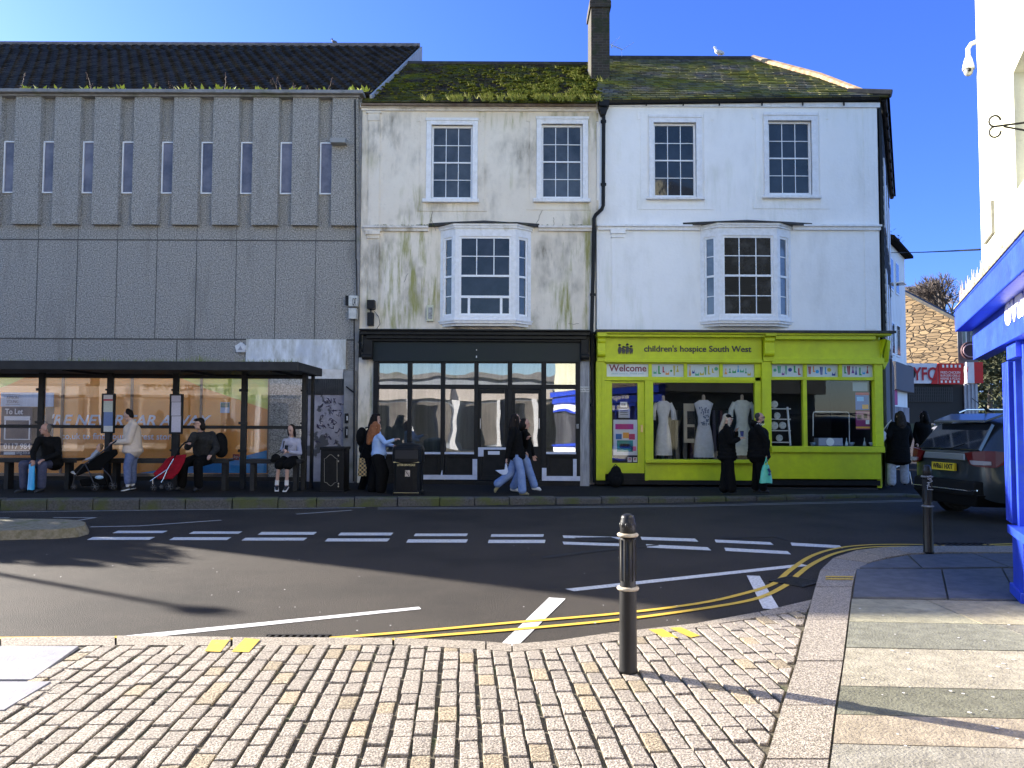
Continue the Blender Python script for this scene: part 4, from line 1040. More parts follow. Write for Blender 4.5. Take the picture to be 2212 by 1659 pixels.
for i in range(6):
    a, c = mx_[i][1], mx_[i + 1][0]
    b = B(); b.pbox(X2(a), Y2(362), X2(c), Y2(532), YS + .03, .0, .006)
    if i in (3, 4): b.pbox(X2(a + 24), Y2(602), X2(c - 24), Y2(1022), YS + .03, .0, .006)
    else: b.pbox(X2(a), Y2(566), X2(c), Y2(1068), YS + .03, .0, .006)
    b.obj('shop_window', gs, TB)
# empty room behind the panes
x0, x1, z0, z1 = prect(808, 781, 1256, 1040, YF)
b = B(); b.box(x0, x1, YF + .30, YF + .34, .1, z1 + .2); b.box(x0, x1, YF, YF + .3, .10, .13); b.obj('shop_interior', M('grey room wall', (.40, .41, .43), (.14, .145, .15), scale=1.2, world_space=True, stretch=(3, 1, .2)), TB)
b = B(); x0, x1, z0, z1 = prect(1253, 781, 1273, 1050, YS); b.box(x0, x1, YS - .02, YF + .3, z0 - .1, z1); b.obj('end_pilaster', M('grey flaking paint', (.42, .42, .43), (.17, .17, .18), scale=3, stretch=(5, 1, .5), world_space=True), TB)
b = B(); b.pbox(1252.5, 835, 1273, 847, YS - .02, .02, 0); s_ = b.obj('small_sign', m_white, TB)
b = B(); ptext(b, 'No Tipping', 1254, 837, 1272, 840.5, YS - .046); ptext(b, 'of any kind', 1254, 842, 1272, 845.5, YS - .046); b.obj('small_sign_lettering', m_black, s_)
# ================================================================= white building with the lime shopfront
m_lime = M('lime paint', (0.60, 0.67, 0.003), (0.52, 0.58, 0.005), scale=5, rough=0.5, bump=.3, bscale=18, world_space=True, c3=(.42, .47, .015), s3=1.4, t3=(.45, .8), stretch3=(1, 1, .6))
WB = thing('corner_building', (P(1600, 900, YF).x, YF, 0.08), 'white rendered corner building with slate hipped roof above a lime green charity shop', 'building')
X7 = lambda x: 1261.8 + x * .4299; Y7 = lambda y: y * .4299
xl = P(1289, 600, YF).x + .0; xR = P(1900, 500, YF).x
zeL = P(1310, 224, YF).z; zeR = P(1890, 216, YF).z; ze = (zeL + zeR) / 2; zb0 = P(1600, 716, YF).z
SD = Vector((13.45 - 9.05, 8.5, 0)).normalized()      # direction of the side street wall
w1 = prect(X7(348), Y7(618), X7(562), Y7(990), YF); w2 = prect(X7(924), Y7(608), X7(1142), Y7(978), YF)
bayh = prect(1520, 497, 1702, 692, YF)
b = B(); wall_holes(b, xl, xR, zb0, ze, [w1, w2, bayh], YF, .16)
SE = Vector((xR, YF, 0)) + SD * 9.4
q = [Vector((xl, YF + .35, 0)), Vector((xR + .02, YF + .35, 0)), SE, Vector((xl, SE.y, 0))]
b.hexa([v + Vector((0, 0, zb0 - .1)) for v in q], [v + Vector((0, 0, ze)) for v in q])
q[0].y += 3.0; q[1] = q[1] + SD * 3.3; b.hexa([v + Vector((0, 0, 0.0)) for v in q], [v + Vector((0, 0, zb0 - .1)) for v in q])
b.prism([(xR, YF, zb0), (xR, YF, ze), (xR + .16, YF + .36, ze), (xR + .16, YF + .36, zb0)], (-.01, 0, 0))
b.obj('wall', m_whitewall, WB)
sash(WB, w1, YF, 3, 4, pane=m_pane_navy); sash(WB, w2, YF, 3, 4, pane=m_pane_navy)
bb, _ = surround(WB, (X7(325), Y7(586), X7(590), Y7(995)), (X7(348), Y7(618), X7(562), Y7(990)), YF, m_trim, (X7(310), Y7(995), X7(602), Y7(1006)), (X7(283), Y7(560), X7(636), Y7(1054)))
bb.obj('architrave', m_whitewall, WB, bevel=.004)
bb, _ = surround(WB, (X7(903), Y7(576), X7(1172), Y7(985)), (X7(924), Y7(608), X7(1142), Y7(978)), YF, m_trim, (X7(890), Y7(988), X7(1186), Y7(1000)), (X7(862), Y7(556), X7(1216), Y7(1050)))
bb.obj('architrave', m_whitewall, WB, bevel=.004)
b = B(); b.pbox(1313, 222, 1899, 232, YF, .05, .02); b.obj('cornice', m_trim, WB)
b = B()
for a, c in ((1290, 1512), (1710, 1901)): b.pbox(a, 487, c, 491, YF, .12, .02); b.pbox(a + 1, 491, c - 1, 498, YF, .07, .02)
b.obj('string_course', m_trim, WB)
b = B(); b.pbox(1322, 514, 1346, 712, YF, .03, .01); b.pbox(1318, 498, 1350, 506, YF, .10, .01); b.pbox(1320, 506, 1348, 514, YF, .06, .01); b.obj('pilaster', m_whitewall, WB)
b = B(); b.pbox(1868, 498, 1892, 712, YF, .02, .01); b.pbox(1866, 232, 1892, 485, YF, .012, .01)
b.obj('pilaster', m_whitewall, WB)
m_bayp = M('shop room pane', (.008, .009, .010), (.06, .06, .06), scale=2.2, rough=.06, world_space=True, lo=.5, hi=.75)
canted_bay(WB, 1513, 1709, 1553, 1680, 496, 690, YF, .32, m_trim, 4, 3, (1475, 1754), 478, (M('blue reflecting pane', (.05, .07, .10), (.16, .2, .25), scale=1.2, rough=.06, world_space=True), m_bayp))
# clothes hanging in the bay
def coat_hanging(px0, px1, y0, y1, Y, c, label):
    b = B(); xm = (px0 + px1) / 2; n = 7; rows = []
    for i in range(9):
        t = i / 8; w = (px1 - px0) / 2 * (.55 + .45 * min(1, t * 3)); row = []
        for k in range(n * 2 + 1):
            u = -1 + k / n; row.append(P(xm + u * w, y0 + (y1 - y0) * t, Y + .05 * sin(k * 2.1 + i * .3) + .04 * u * u))
        rows.append(row)
    b.grid(rows); o = b.obj('hanging_garment', M('cloth ' + str(c), c, tuple(x * .7 for x in c), scale=9, rough=.9), fix=False, smooth=True)
    o.modifiers.new('s', 'SOLIDIFY').thickness = .02
    recenter(o, P(xm, y1, Y)); tag(o, label, 'clothing', 'garments hanging inside the shop windows'); return o
b = B(); b.tube([P(1311, 219, YF - .12), P(1897, 211, YF - .12)], .07, 8); b.beam(P(1311, 222, YF - .05), P(1899, 214, YF - .05), .05, .13)
for x in (1396, 1476, 1554, 1646, 1734, 1823): b.beam(P(x, 220, YF - .1), P(x, 228, YF - .1), .03, .03, (0, 1, 0))
gut = Vector((xR + .12, YF - .1, zeR + .0))
b.tube([gut, gut + SD * 9.5], .08, 8)
for i in range(9): p = gut + SD * (1 + i) + Vector((.05, -.02, -.02)); b.ell(p, (.05, .05, .12), 6, 5)
b.beam(Vector((xR + .05, YF + .02, 0)) + Vector((.02, 0, zb0)), Vector((xR + .07, YF + .02, ze - .1)), .07, .05)
b.obj('gutter', m_black, WB)
# side wall: slate hanging and windows seen at a glancing angle
sn = Vector((SD.y, -SD.x, 0))
def sbox(bd, o, u0, u1, t0, t1, z0, z1):
    q = [o + SD * u0 + sn * t0, o + SD * u1 + sn * t0, o + SD * u1 + sn * t1, o + SD * u0 + sn * t1]
    bd.hexa([v + Vector((0, 0, z0)) for v in q], [v + Vector((0, 0, z1)) for v in q])
o_ = Vector((xR + .02, YF + .02, 0))
b = B()
for i in range(44): z = zb0 + i * (ze - zb0) / 44; sbox(b, o_, .05, 9.3, .01, .05 + .02 * (i % 2), z, z + (ze - zb0) / 44 - .01)

b.obj('slate_hanging', M('slate hung wall', (.02, .025, .022), (.045, .05, .045), scale=6, rough=.7, world_space=True), WB)
for u in (1.5, 4.2, 6.9):
    for z in (3.9, 6.9): b = B(); sbox(b, o_, u, u + 1.0, .03, .10, z, z + 1.9); b.obj('side_window', m_sash, WB)
for u in (5.0, 7.2): b = B(); sbox(b, o_, u, u + 1.8, .0, .12, .2, zb0 - .3); b.obj('side_shopfront', M('side shop grey', (.16, .15, .16), (.04, .04, .04), scale=2, stretch=(3, 3, .4), world_space=True), WB)
b = B(); sbox(b, o_, .4, 9.3, .0, .06, .1, zb0); b.obj('side_base', M('side base', (.07, .065, .065), (.12, .12, .12), scale=2, world_space=True), WB)
# roof: front slope and hip to the side street
rYw = 23.45; zrw = P(1450, 128, rYw).z
hipt = P(1626, 126, rYw); hipt.z = zrw
E0 = Vector((xl - .1, YF - .2, zeL)); E1 = Vector((xR + .22, YF - .2, zeR))
T0 = Vector((P(1300, 130, rYw).x, rYw, zrw)); T1 = hipt
b_ = slope_roof('roof', m_slate2, WB, E0, E1, T1, T0, 26, 4.2, 'slate')
sideE = E1 + SD * 9.5
b = B(); b.quad(E1, sideE, T1 + Vector((2.2, 4.3, 0)), T1); b.quad(T0, T1, T1 + Vector((2.2, 4.3, 0)), sideE, Vector((xl, sideE.y, zeL))); b.obj('roof_back', m_slate2, WB)
b = B(); b.tube([T1 + Vector((0, 0, .03)), T1.lerp(E1, .55) + Vector((0, 0, .03)), E1 + Vector((-.5, .35, .23))], .11, 8); b.obj('hip_tiles', M('lichened hip', (.30, .15, .07), (.42, .33, .2), scale=6, world_space=True, rough=.9), WB)
b = B(); b.tube([T0 + Vector((0, 0, .03)), T1 + Vector((0, 0, .03))], .08, 8); b.obj('ridge_tiles', m_lead, WB); b = B(); b.tube([E1 + Vector((-.8, .55, .35)), E1 + Vector((.05, 0, .08))], .10, 8); b.obj('ridge_tiles', m_lead, WB)
# ---- lime shopfront
X3 = lambda x: 1261.8 + x * .2976; Y3 = lambda y: 685.8 + y * .2976
YL = YF - .15
b = B()
b.pbox(1285, 717, 1919, 722, YL, .40, .2); b.obj('shop_flashing', m_lead, WB)
b = B()
b.pbox(X3(150), Y3(118), X3(1290), Y3(130), YL, .36, .1); b.pbox(X3(150), Y3(130), X3(1290), Y3(150), YL, .28, .1)
b.pbox(X3(1362), Y3(140), X3(2080), Y3(168), YL, .28, .1); b.pbox(X3(1365), Y3(122), X3(2185), Y3(140), YL, .33, .1)
b.pbox(X3(142), Y3(308), X3(1282), Y3(330), YL, .15, .1); b.pbox(X3(1350), Y3(298), X3(2160), Y3(340), YL, .14, .1)
b.obj('shop_cornice', m_lime, WB, bevel=.01)
b = B(); b.pbox(X3(145), Y3(150), X3(1280), Y3(310), YL, .10, .1); b.pbox(X3(1362), Y3(168), X3(2150), Y3(300), YL, .10, .1)
q = [P(X3(2150), Y3(160), YL - .1), P(X3(2195), Y3(155), YL - .32), P(X3(2150), Y3(302), YL - .1)]; b.prism(q, (0, .3, 0)); fb = b.obj('fascia_board', m_lime, WB)
b = B(); ptext(b, "children's hospice South West", X3(435), Y3(205), X3(1212), Y3(262), YL - .101, extrude=.02, bold=.012)
for i in range(4):      # emblem: two grown-ups and two children
    cx = 258 + i * 28; hgt = (200, 215, 196, 210)[i]
    b.lathe(P(X3(cx), Y3(hgt), YL - .11), [(.001, -.03), (.03, -.015), (.035, 0), (.03, .02), (.001, .033)], 8)
    q = [P(X3(cx + a), Y3(y), YL - .11) for a, y in ((-13, 240), (-8, hgt + 12), (8, hgt + 12), (13, 238), (8, 266), (3, 250), (-3, 268), (-8, 262))]; b.prism(q, (0, -.015, 0))
b.tube([P(X3(262), Y3(232), YL - .12), P(X3(300), Y3(215), YL - .12), P(X3(345), Y3(228), YL - .12)], .015, 6)
b.obj('fascia_lettering', M('sign charcoal', (.03, .03, .035), rough=.5), fb)
# consoles and pilasters
for (a, c, y0, y1) in ((85, 152, 112, 322), (1283, 1364, 108, 322)):
    b = B(); b.pbox(X3(a), Y3(y0), X3(c), Y3(y0 + 38), YL, .36, .1); b.pbox(X3(a + 5), Y3(y0 + 38), X3(c - 5), Y3(y0 + 150), YL, .24, .1); b.pbox(X3(a + 5), Y3(y0 + 150), X3(c - 5), Y3(y1), YL, .14, .1)
    x0_, x1_, z0_, z1_ = prect(X3(a + 5), Y3(y0 + 150), X3(c - 5), Y3(y0 + 175), YL); b.tube([(x0_, YL - .18, z1_ - .02), (x1_, YL - .18, z1_ - .02)], .08, 12); b.tube([(x0_, YL - .22, z1_ + .3), (x1_, YL - .22, z1_ + .3)], .07, 12)
    b.obj('console', m_lime, WB, bevel=.012)
b = B(); 
b.pbox(X3(85), Y3(322), X3(150), Y3(1180), YL, .10, .1); b.pbox(X3(98), Y3(345), X3(108), Y3(1150), YL - .10, .02, 0); b.pbox(X3(128), Y3(345), X3(138), Y3(1150), YL - .10, .02, 0)
b.pbox(X3(1283), Y3(322), X3(1350), Y3(935), YL, .10, .1)
b.pbox(X3(2100), Y3(330), X3(2160), Y3(935), YL, .08, .1)
for (a, y0, c, y1) in ((150, 328, 1283, 338), (150, 432, 1283, 460), (150, 338, 162, 432), (466, 338, 490, 432), (722, 338, 746, 432), (980, 338, 1004, 432), (1238, 338, 1283, 1030), (440, 460, 500, 1030), (150, 460, 196, 1135),
        (1350, 328, 2100, 342), (1350, 432, 2100, 455), (1588, 342, 1613, 432), (1843, 342, 1868, 432), (2098, 342, 2102, 432), (1350, 342, 1360, 432), (1586, 455, 1614, 935)):
    b.pbox(X3(a), Y3(y0), X3(c), Y3(y1), YL, .05, .08)
b.pbox(X3(500), Y3(460), X3(1238), Y3(474), YL, .03, .06)
b.obj('shopfront_frame', m_lime, WB, bevel=.006)
b = B(); b.pbox(X3(440), Y3(1030), X3(1290), Y3(1054), YL, .16, .1); b.pbox(X3(460), Y3(1054), X3(1290), Y3(1182), YL, .02, .15)
b.pbox(X3(1350), Y3(935), X3(2165), Y3(978), YL, .14, .1); b.pbox(X3(1283), Y3(978), X3(2150), Y3(1172), YL, .04, .15); b.pbox(X3(440), Y3(1054), X3(462), Y3(1182), YL, .05, .1)
b.obj('stallriser', m_lime, WB, bevel=.006)
b = B(); b.pbox(X3(85), Y3(1180), X3(2150), Y3(1215), YL, .01, .1); b.pbox(X3(162), Y3(1130), X3(440), Y3(1190), YL, .0, .1); b.obj('plinth', m_black, WB)
# door
b = B(); b.pbox(X3(196), Y3(462), X3(202), Y3(1130), YL + .05, .02, .02); b.pbox(X3(388), Y3(462), X3(438), Y3(1130), YL + .05, .02, .02); b.pbox(X3(202), Y3(462), X3(388), Y3(476), YL + .05, .02, .02); b.pbox(X3(202), Y3(1056), X3(388), Y3(1130), YL + .05, .02, .02)
dr = b.obj('door', m_lime, WB)
b = B(); b.pbox(X3(410), Y3(780), X3(423), Y3(832), YL + .03, .05, 0); b.obj('handle', M('brass', (.6, .45, .18), rough=.3, metal=.8), dr)
gs2 = glass_mat('charity shop glass', .0, (.93, .95, .95), .0008, .005, .8)
for (a, y0, c, y1) in ((202, 476, 388, 1056), (500, 474, 1238, 1030), (1350, 455, 1586, 935), (1614, 455, 2100, 935)):
    rr_ = prect(X3(a), Y3(y0), X3(c), Y3(y1), YL + .06); b = B(); b.quad((rr_[0], YL + .06, rr_[2]), (rr_[1], YL + .06, rr_[2]), (rr_[1], YL + .06, rr_[3]), (rr_[0], YL + .06, rr_[3])); b.obj('shop_window', gs2, WB)
# corner console and the angled end of the shop
b = B(); q = [P(X3(2165), Y3(330), YL), P(X3(2200), Y3(160), YL - .3), P(X3(2225), Y3(170), YL - .2), P(X3(2210), Y3(320), YL), P(X3(2180), Y3(375), YL)]; b.prism(q, (.02, .18, 0))
sbox(b, Vector((P(X3(2150), 900, YL).x, YL, 0)), 0, 4.4, -.1, .0, .1, P(1900, 720, YF).z)
b.obj('corner_pilaster', m_lime, WB)
# clerestory panels with printed pictures
b = B(); b.pbox(X3(162), Y3(338), X3(466), Y3(430), YL + .02, .0, .01); wp = b.obj('welcome_panel', M('panel white', (.72, .74, .74), (.62, .65, .66), scale=3, world_space=True), WB)
b = B(); ptext(b, 'Welcome', X3(180), Y3(343), X3(452), Y3(392), YL + .017, bold=.02); b.obj('welcome_lettering', M('maroon ink', (.22, .04, .06)), wp)
b = B(); ptext(b, 'please come in', X3(200), Y3(403), X3(315), Y3(413), YL + .017); ptext(b, 'Thank you!', X3(330), Y3(401), X3(430), Y3(415), YL + .017); b.obj('welcome_small_lettering', M('teal ink', (.2, .45, .42)), wp)
pal = [(.35, .03, .05), (.03, .05, .25), (.08, .35, .2), (.7, .28, .05), (.03, .3, .6), (.5, .42, .05), (.2, .05, .25), (.05, .3, .08)]
random.seed(21)
for (a, c) in ((490, 722), (746, 980), (1004, 1238), (1360, 1588), (1613, 1843), (1868, 2098)):
    b = B(); b.pbox(X3(a), Y3(338), X3(c), Y3(432), YL + .02, .0, .01); pn_ = b.obj('picture_panel', M('panel grey', (.52, .58, .57), (.6, .64, .62), scale=2, world_space=True), WB)
    b = B(); n_ = 8 if a < 1300 else 7; x = a + 14
    for i in range(n_):
        b.cur = random.randrange(8); w = random.uniform(16, 30); kind = random.randrange(5); yt = random.uniform(345, 372); yb = random.uniform(395, 424)
        S = lambda pts: b.prism([P(X3(u), Y3(v), YL + .016) for u, v in pts], (0, .003, 0))
        if kind == 0: S([(x, yt), (x + w * .4, yt), (x + w * .45, yb), (x + w * .25, yb)]); S([(x + w * .5, yt), (x + w * .9, yt), (x + w * .8, yb), (x + w * .55, yb)])
        elif kind == 1: S([(x + w * .3, yt), (x + w * .7, yt), (x + w * .6, yt + 20), (x + w, yb), (x, yb), (x + w * .4, yt + 20)])
        elif kind == 2: S([(x + w / 2 + w / 2 * cos(t * pi / 5), (yt + yb) / 2 + w / 2 * sin(t * pi / 5)) for t in range(10)])
        elif kind == 3: S([(x, yb), (x, yb - 12), (x + w * .2, yb - 26), (x + w * .3, yb - 12), (x + w * .8, yb - 14), (x + w, yb - 30), (x + w, yb)])
        else: S([(x + w * .3, yt), (x + w * .7, yt), (x + w * .7, yb - 12), (x + w * 1.1, yb - 4), (x + w * 1.1, yb), (x + w * .3, yb)])
        x += w + random.uniform(2, 8)
        if x > c - 28: break
    ms_ = [M('print ' + str(i), pal[i], rough=.6) for i in range(8)]
    b.obj('printed_pictures', ms_, pn_)
# room inside
x0, x1, z0, z1 = prect(1312, 822, 1890, 1000, YF)
b = B(); b.box(x0, x1, YF + 2.6, YF + 2.65, .1, 3.2); b.box(x0, x1, YF - .1, YF + 2.6, .05, .10); b.box(x0, x1, YF - .08, YF + 2.6, 3.12, 3.2)
b.box(x0 - .02, x0, YF - .05, YF + 2.6, .1, 3.1); b.box(x1, x1 + .02, YF - .05, YF + 2.6, .1, 3.1)
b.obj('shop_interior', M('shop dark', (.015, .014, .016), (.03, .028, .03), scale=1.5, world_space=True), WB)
b = B(); a0 = P(1400, 1000, YF); b.box(P(1398, 1000, YF).x, P(1632, 1000, YF).x, YF - .08, YF + 1.0, a0.z - .06, a0.z); b.box(P(1668, 966, YF).x, P(1886, 966, YF).x, YF - .08, YF + .9, P(1700, 969, YF).z - .05, P(1700, 969, YF).z); b.obj('display_deck', M('deck grey', (.3, .3, .34)), WB)
# ================================================================= blue shop at the right
bd_ = Vector((-.407, -.914, 0)).normalized(); bn = Vector((-.914, .407, 0)).normalized()
C0 = Vector((5.70, 9.25, 0))
def bp(u, t, z): return C0 + bd_ * u + bn * t + Vector((0, 0, z))
def bbox(b, u0, u1, t0, t1, z0, z1, sl=0.0):
    q = [bp(u0, t0, z0), bp(u1, t0, z0), bp(u1, t1, z0), bp(u0, t1, z0)]
    b.hexa(q, [v + Vector((0, 0, z1 - z0)) for v in q])
BS = thing('blue_shop', bp(3, -.5, .04), 'cream walled building with a bright blue painted shopfront at the right edge', 'building')
m_cw = M('cream render', (0.60, 0.60, 0.45), (0.50, 0.50, 0.36), scale=2.5, rough=.85, bump=.8, bscale=10, world_space=True, c3=(.45, .43, .30), s3=3, t3=(.5, .8), stretch3=(1, 1, .4))
m_blue = M('blue gloss paint', (0.012, 0.040, 0.46), (0.020, 0.065, 0.56), scale=4, rough=.42, world_space=True, bump=.3, bscale=22, c3=(.03, .08, .42), s3=6, t3=(.55, .7))
b = B()
def uw(u0, u1, z0, z1): bbox(b, u0, u1, -.5, 0, z0, z1)
uw(0, 2.23, 2.85, 11); uw(2.23, 3.3, 2.85, 3.9); uw(2.23, 3.3, 5.04, 11); uw(3.3, 9, 2.85, 11)
q = [bp(0, -.5, 2.85), bp(9, -.5, 2.85), bp(9, -8, 2.85), bp(0, -8, 2.85)]; b.hexa(q, [v + Vector((0, 0, 8.1)) for v in q])
q = [bp(2.1, -.25, .02), bp(9, -.25, .02), bp(9, -8, .02), bp(0.6, -8, .02), bp(1.4, -1.6, .02)]; b.hexa(q, [v + Vector((0, 0, 2.83)) for v in q])
b.obj('wall', m_cw, BS)
b = B(); bbox(b, 2.26, 3.27, -.22, -.16, 3.93, 5.01); w = b.obj('window', m_sash, BS)
b = B(); bbox(b, 2.34, 3.19, -.16, -.15, 4.0, 4.94); b.obj('pane', m_pane, w)
b = B()
bbox(b, 0, 9, -.02, .30, 2.80, 3.05)
q0 = [bp(0, 0.0, 3.05), bp(9, 0.0, 3.05), bp(9, .30, 3.05), bp(0, .30, 3.05)]; q1 = [bp(0, 0, 3.14), bp(9, 0, 3.14), bp(9, .30, 3.075), bp(0, .30, 3.075)]; b.hexa(q0, q1)
b.obj('shop_cornice', m_blue, BS, bevel=.012)
b = B(); bbox(b, -.02, 9.02, .02, .31, 3.078, 3.09); b.obj('cornice_flashing', M('mossy flashing', (.34, .30, .16), (.10, .09, .05), scale=12, world_space=True, bump=1), BS)
b = B(); bbox(b, 0.03, 9, -.02, .12, 2.45, 2.80); fbs = b.obj('fascia_board', m_blue, BS)
b = B(); text(b, 'evapo', bp(2.25, .122, 2.50), 1.60, bd_, (0, 0, 1), height=.31, extrude=.006, bold=.03); b.obj('fascia_lettering', M('sign white', (.85, .85, .9)), fbs)
b = B()
bbox(b, 1.94, 2.02, -.3, .02, .12, 2.45)
for i, (u0, u1, t) in enumerate(((1.52, 1.56, .05), (1.56, 1.60, .03), (1.60, 1.64, .05), (1.64, 1.68, .03), (1.68, 1.72, .05), (1.72, 1.76, .03), (1.76, 1.84, .05))): bbox(b, u0, u1, -.3, t, .70, 2.30)
bbox(b, 1.92, 2.38, -.3, .07, 2.30, 2.45); bbox(b, 1.90, 2.40, -.3, .06, .12, .62); bbox(b, 1.88, 2.42, -.3, .09, .045, .14)
b.obj('pilaster', m_blue, BS, bevel=.006)
b = B(); bbox(b, 1.90, 9, -.3, .10, .62, .70); bbox(b, 2.36, 9, -.3, .02, 2.12, 2.18); bbox(b, 2.36, 2.43, -.3, .02, .7, 2.45); bbox(b, 2.40, 9, -.3, -.0, .10, .62); bbox(b, 2.36, 9, -.3, .01, 2.38, 2.45)
for u in (3.4, 5.0): bbox(b, u, u + .08, -.3, .02, .7, 2.45)
b.obj('shopfront_frame', m_blue, BS, bevel=.006)
b = B(); bbox(b, 2.43, 9, -.28, -.02, 2.18, 2.38); bbox(b, 2.50, 9.00, -.01, .006, .18, .56); b.obj('white_panels', M('white panel', (.8, .8, .8)), BS)
b = B(); bbox(b, 2.43, 9, -.1, -.09, .70, 2.12); b.obj('shop_window', M('blue shop pane', (.05, .05, .06), rough=.05, spec=.8), BS)
b = B(); bbox(b, .38, .98, .0, .03, 3.78, 4.14); b.obj('wall_plaque', M('stone plaque', (.24, .23, .20), (.34, .33, .29), scale=14, bump=.6, world_space=True), BS)
b = B(); a_ = bp(3.55, 0, 4.10)
b.tube([a_, bp(3.55, .36, 4.10)], .009, 6); b.tube([bp(3.55, 0, 3.98), bp(3.55, .30, 4.09)], .008, 6)
for s in (1, -1):
    b.tube([bp(3.55, .36 + .045 * sin(t * pi / 6) * .9, 4.10 + s * (.045 - .045 * cos(t * pi / 6))) for t in range(0, 10)], .008, 6)
b.obj('iron_bracket', m_black, BS)
b = B(); 
random.seed(5)
for i in range(520):
    u = random.uniform(0, 6.5); t = random.uniform(.0, .28); z = 3.09
    h = random.uniform(.14, .27); r = random.uniform(.006, .012)
    b.tube([bp(u, t, z), bp(u + random.uniform(-.02, .02), t + random.uniform(-.02, .02), z + h)], [r, .0015], 4)
for i in range(700):
    u = random.uniform(0, 6.5); t = random.uniform(.0, .22); b.ell(bp(u, t, 3.10 + random.uniform(0, .17)), (.016, .016, .022), 6, 4)
o = b.obj('bird_spikes', M('spike buff', (.55, .42, .33), (.66, .60, .50), scale=20, world_space=True), BS); o['kind'] = 'stuff'
# camera dome
b = B(); cc = bp(-.03, .085, 6.08)
b.tube([bp(.0, -.02, 6.38), bp(-.02, .05, 6.37), cc + Vector((0, 0, .24)), cc + Vector((0, 0, .14))], [.03, .028, .026, .03], 10)
b.lathe(cc, [(.025, .15), (.04, .12), (.058, .05), (.068, .0), (.068, -.025), (.06, -.025)], 20); b.obj('camera_housing', M('camera white', (.7, .7, .7), rough=.35), BS, smooth=True)
b = B(); b.ell(cc + Vector((0, 0, -.04)), (.054, .054, .065), 16, 10); o = b.obj('camera_dome', M('dome grey', (.35, .35, .34), rough=.15), BS, smooth=True)
b = B(); b.ell(cc + Vector((-.02, -.055, -.05)), (.022, .018, .022), 10, 8); b.obj('camera_lens', m_black, o)

# ================================================================= side street behind
NB = thing('side_street_building', (14.5, 29, 0), 'narrow white three storey building behind the slate side wall, along the side street', 'building')
o2 = Vector((13.55, 27.6, 0)); SD2 = Vector((2.15, 3.0, 0)).normalized(); sn2 = Vector((SD2.y, -SD2.x, 0))
def s2(b, u0, u1, t0, t1, z0, z1):
    q = [o2 + SD2 * u0 + sn2 * t0, o2 + SD2 * u1 + sn2 * t0, o2 + SD2 * u1 + sn2 * t1, o2 + SD2 * u0 + sn2 * t1]
    b.hexa([v + Vector((0, 0, z0)) for v in q], [v + Vector((0, 0, z1)) for v in q])
b = B(); s2(b, 0, 4.0, -6, 0, 0, 8.4); b.obj('wall', m_whitewall, NB)
for u in (.5, 1.7):
    for z in (4.2, 6.6):
        b = B(); s2(b, u, u + .75, 0, .03, z, z + 1.25); w = b.obj('window', m_sash, NB)
        b = B(); s2(b, u + .07, u + .68, .03, .035, z + .07, z + 1.18); b.obj('pane', m_pane, w)
b = B(); s2(b, 1.72, 2.4, .05, .3, 7.0, 7.04); b.obj('open_casement', m_sash, NB)
b = B(); s2(b, -.05, 4.0, 0, .25, 2.9, 3.9); b.obj('fascia_board', M('slate grey fascia', (.09, .09, .10)), NB)
b = B(); s2(b, .1, 1.0, 0, .12, 2.35, 2.9); b.obj('pink_sign', M('pink sign', (.5, .06, .2)), NB)
b = B(); s2(b, 0, 4, -.0, .06, .1, 2.3); b.obj('shopfront', M('grey shopfront', (.32, .30, .33), (.08, .08, .09), scale=1.3, stretch=(3, 3, .4), world_space=True), NB)
b = B(); q = [o2 + SD2 * -.1 + sn2 * .3, o2 + SD2 * 4.2 + sn2 * .3, o2 + SD2 * 4.2 + sn2 * -3, o2 + SD2 * -.1 + sn2 * -3]
b.hexa([v + Vector((0, 0, 8.35)) for v in q], [q[0] + Vector((0, 0, 8.45)), q[1] + Vector((0, 0, 8.45)), q[2] + Vector((0, 0, 9.6)), q[3] + Vector((0, 0, 9.6))]); b.obj('roof', m_slate1, NB)
random.seed(9); b = B()
for i in range(160):
    p = o2 + SD2 * random.uniform(-.1, 3.8) + sn2 * random.uniform(-.6, .1) + Vector((0, 0, 8.55 + random.uniform(0, .45))); a = random.uniform(0, 6.3)
    v = Vector((cos(a), sin(a), random.uniform(-.5, 1))) * .10; s = Vector((-sin(a), cos(a), 0)) * .04; b.quad(p - s, p + v - s, p + v + s, p + s)
o = b.obj('roof_plants', M('dark leaves', (.03, .045, .02)), NB, fix=False); o['kind'] = 'stuff'
b = B(); b.tube([P(1925, 546, 28), P(1990, 545, 20), P(2060, 542, 13), P(2117, 539, 9.3)], .012, 4); o = b.obj('overhead_cable', m_black); recenter(o, P(2117, 539, 9.3)); tag(o, 'thin black cable strung across the side street to the cream corner', 'cable')

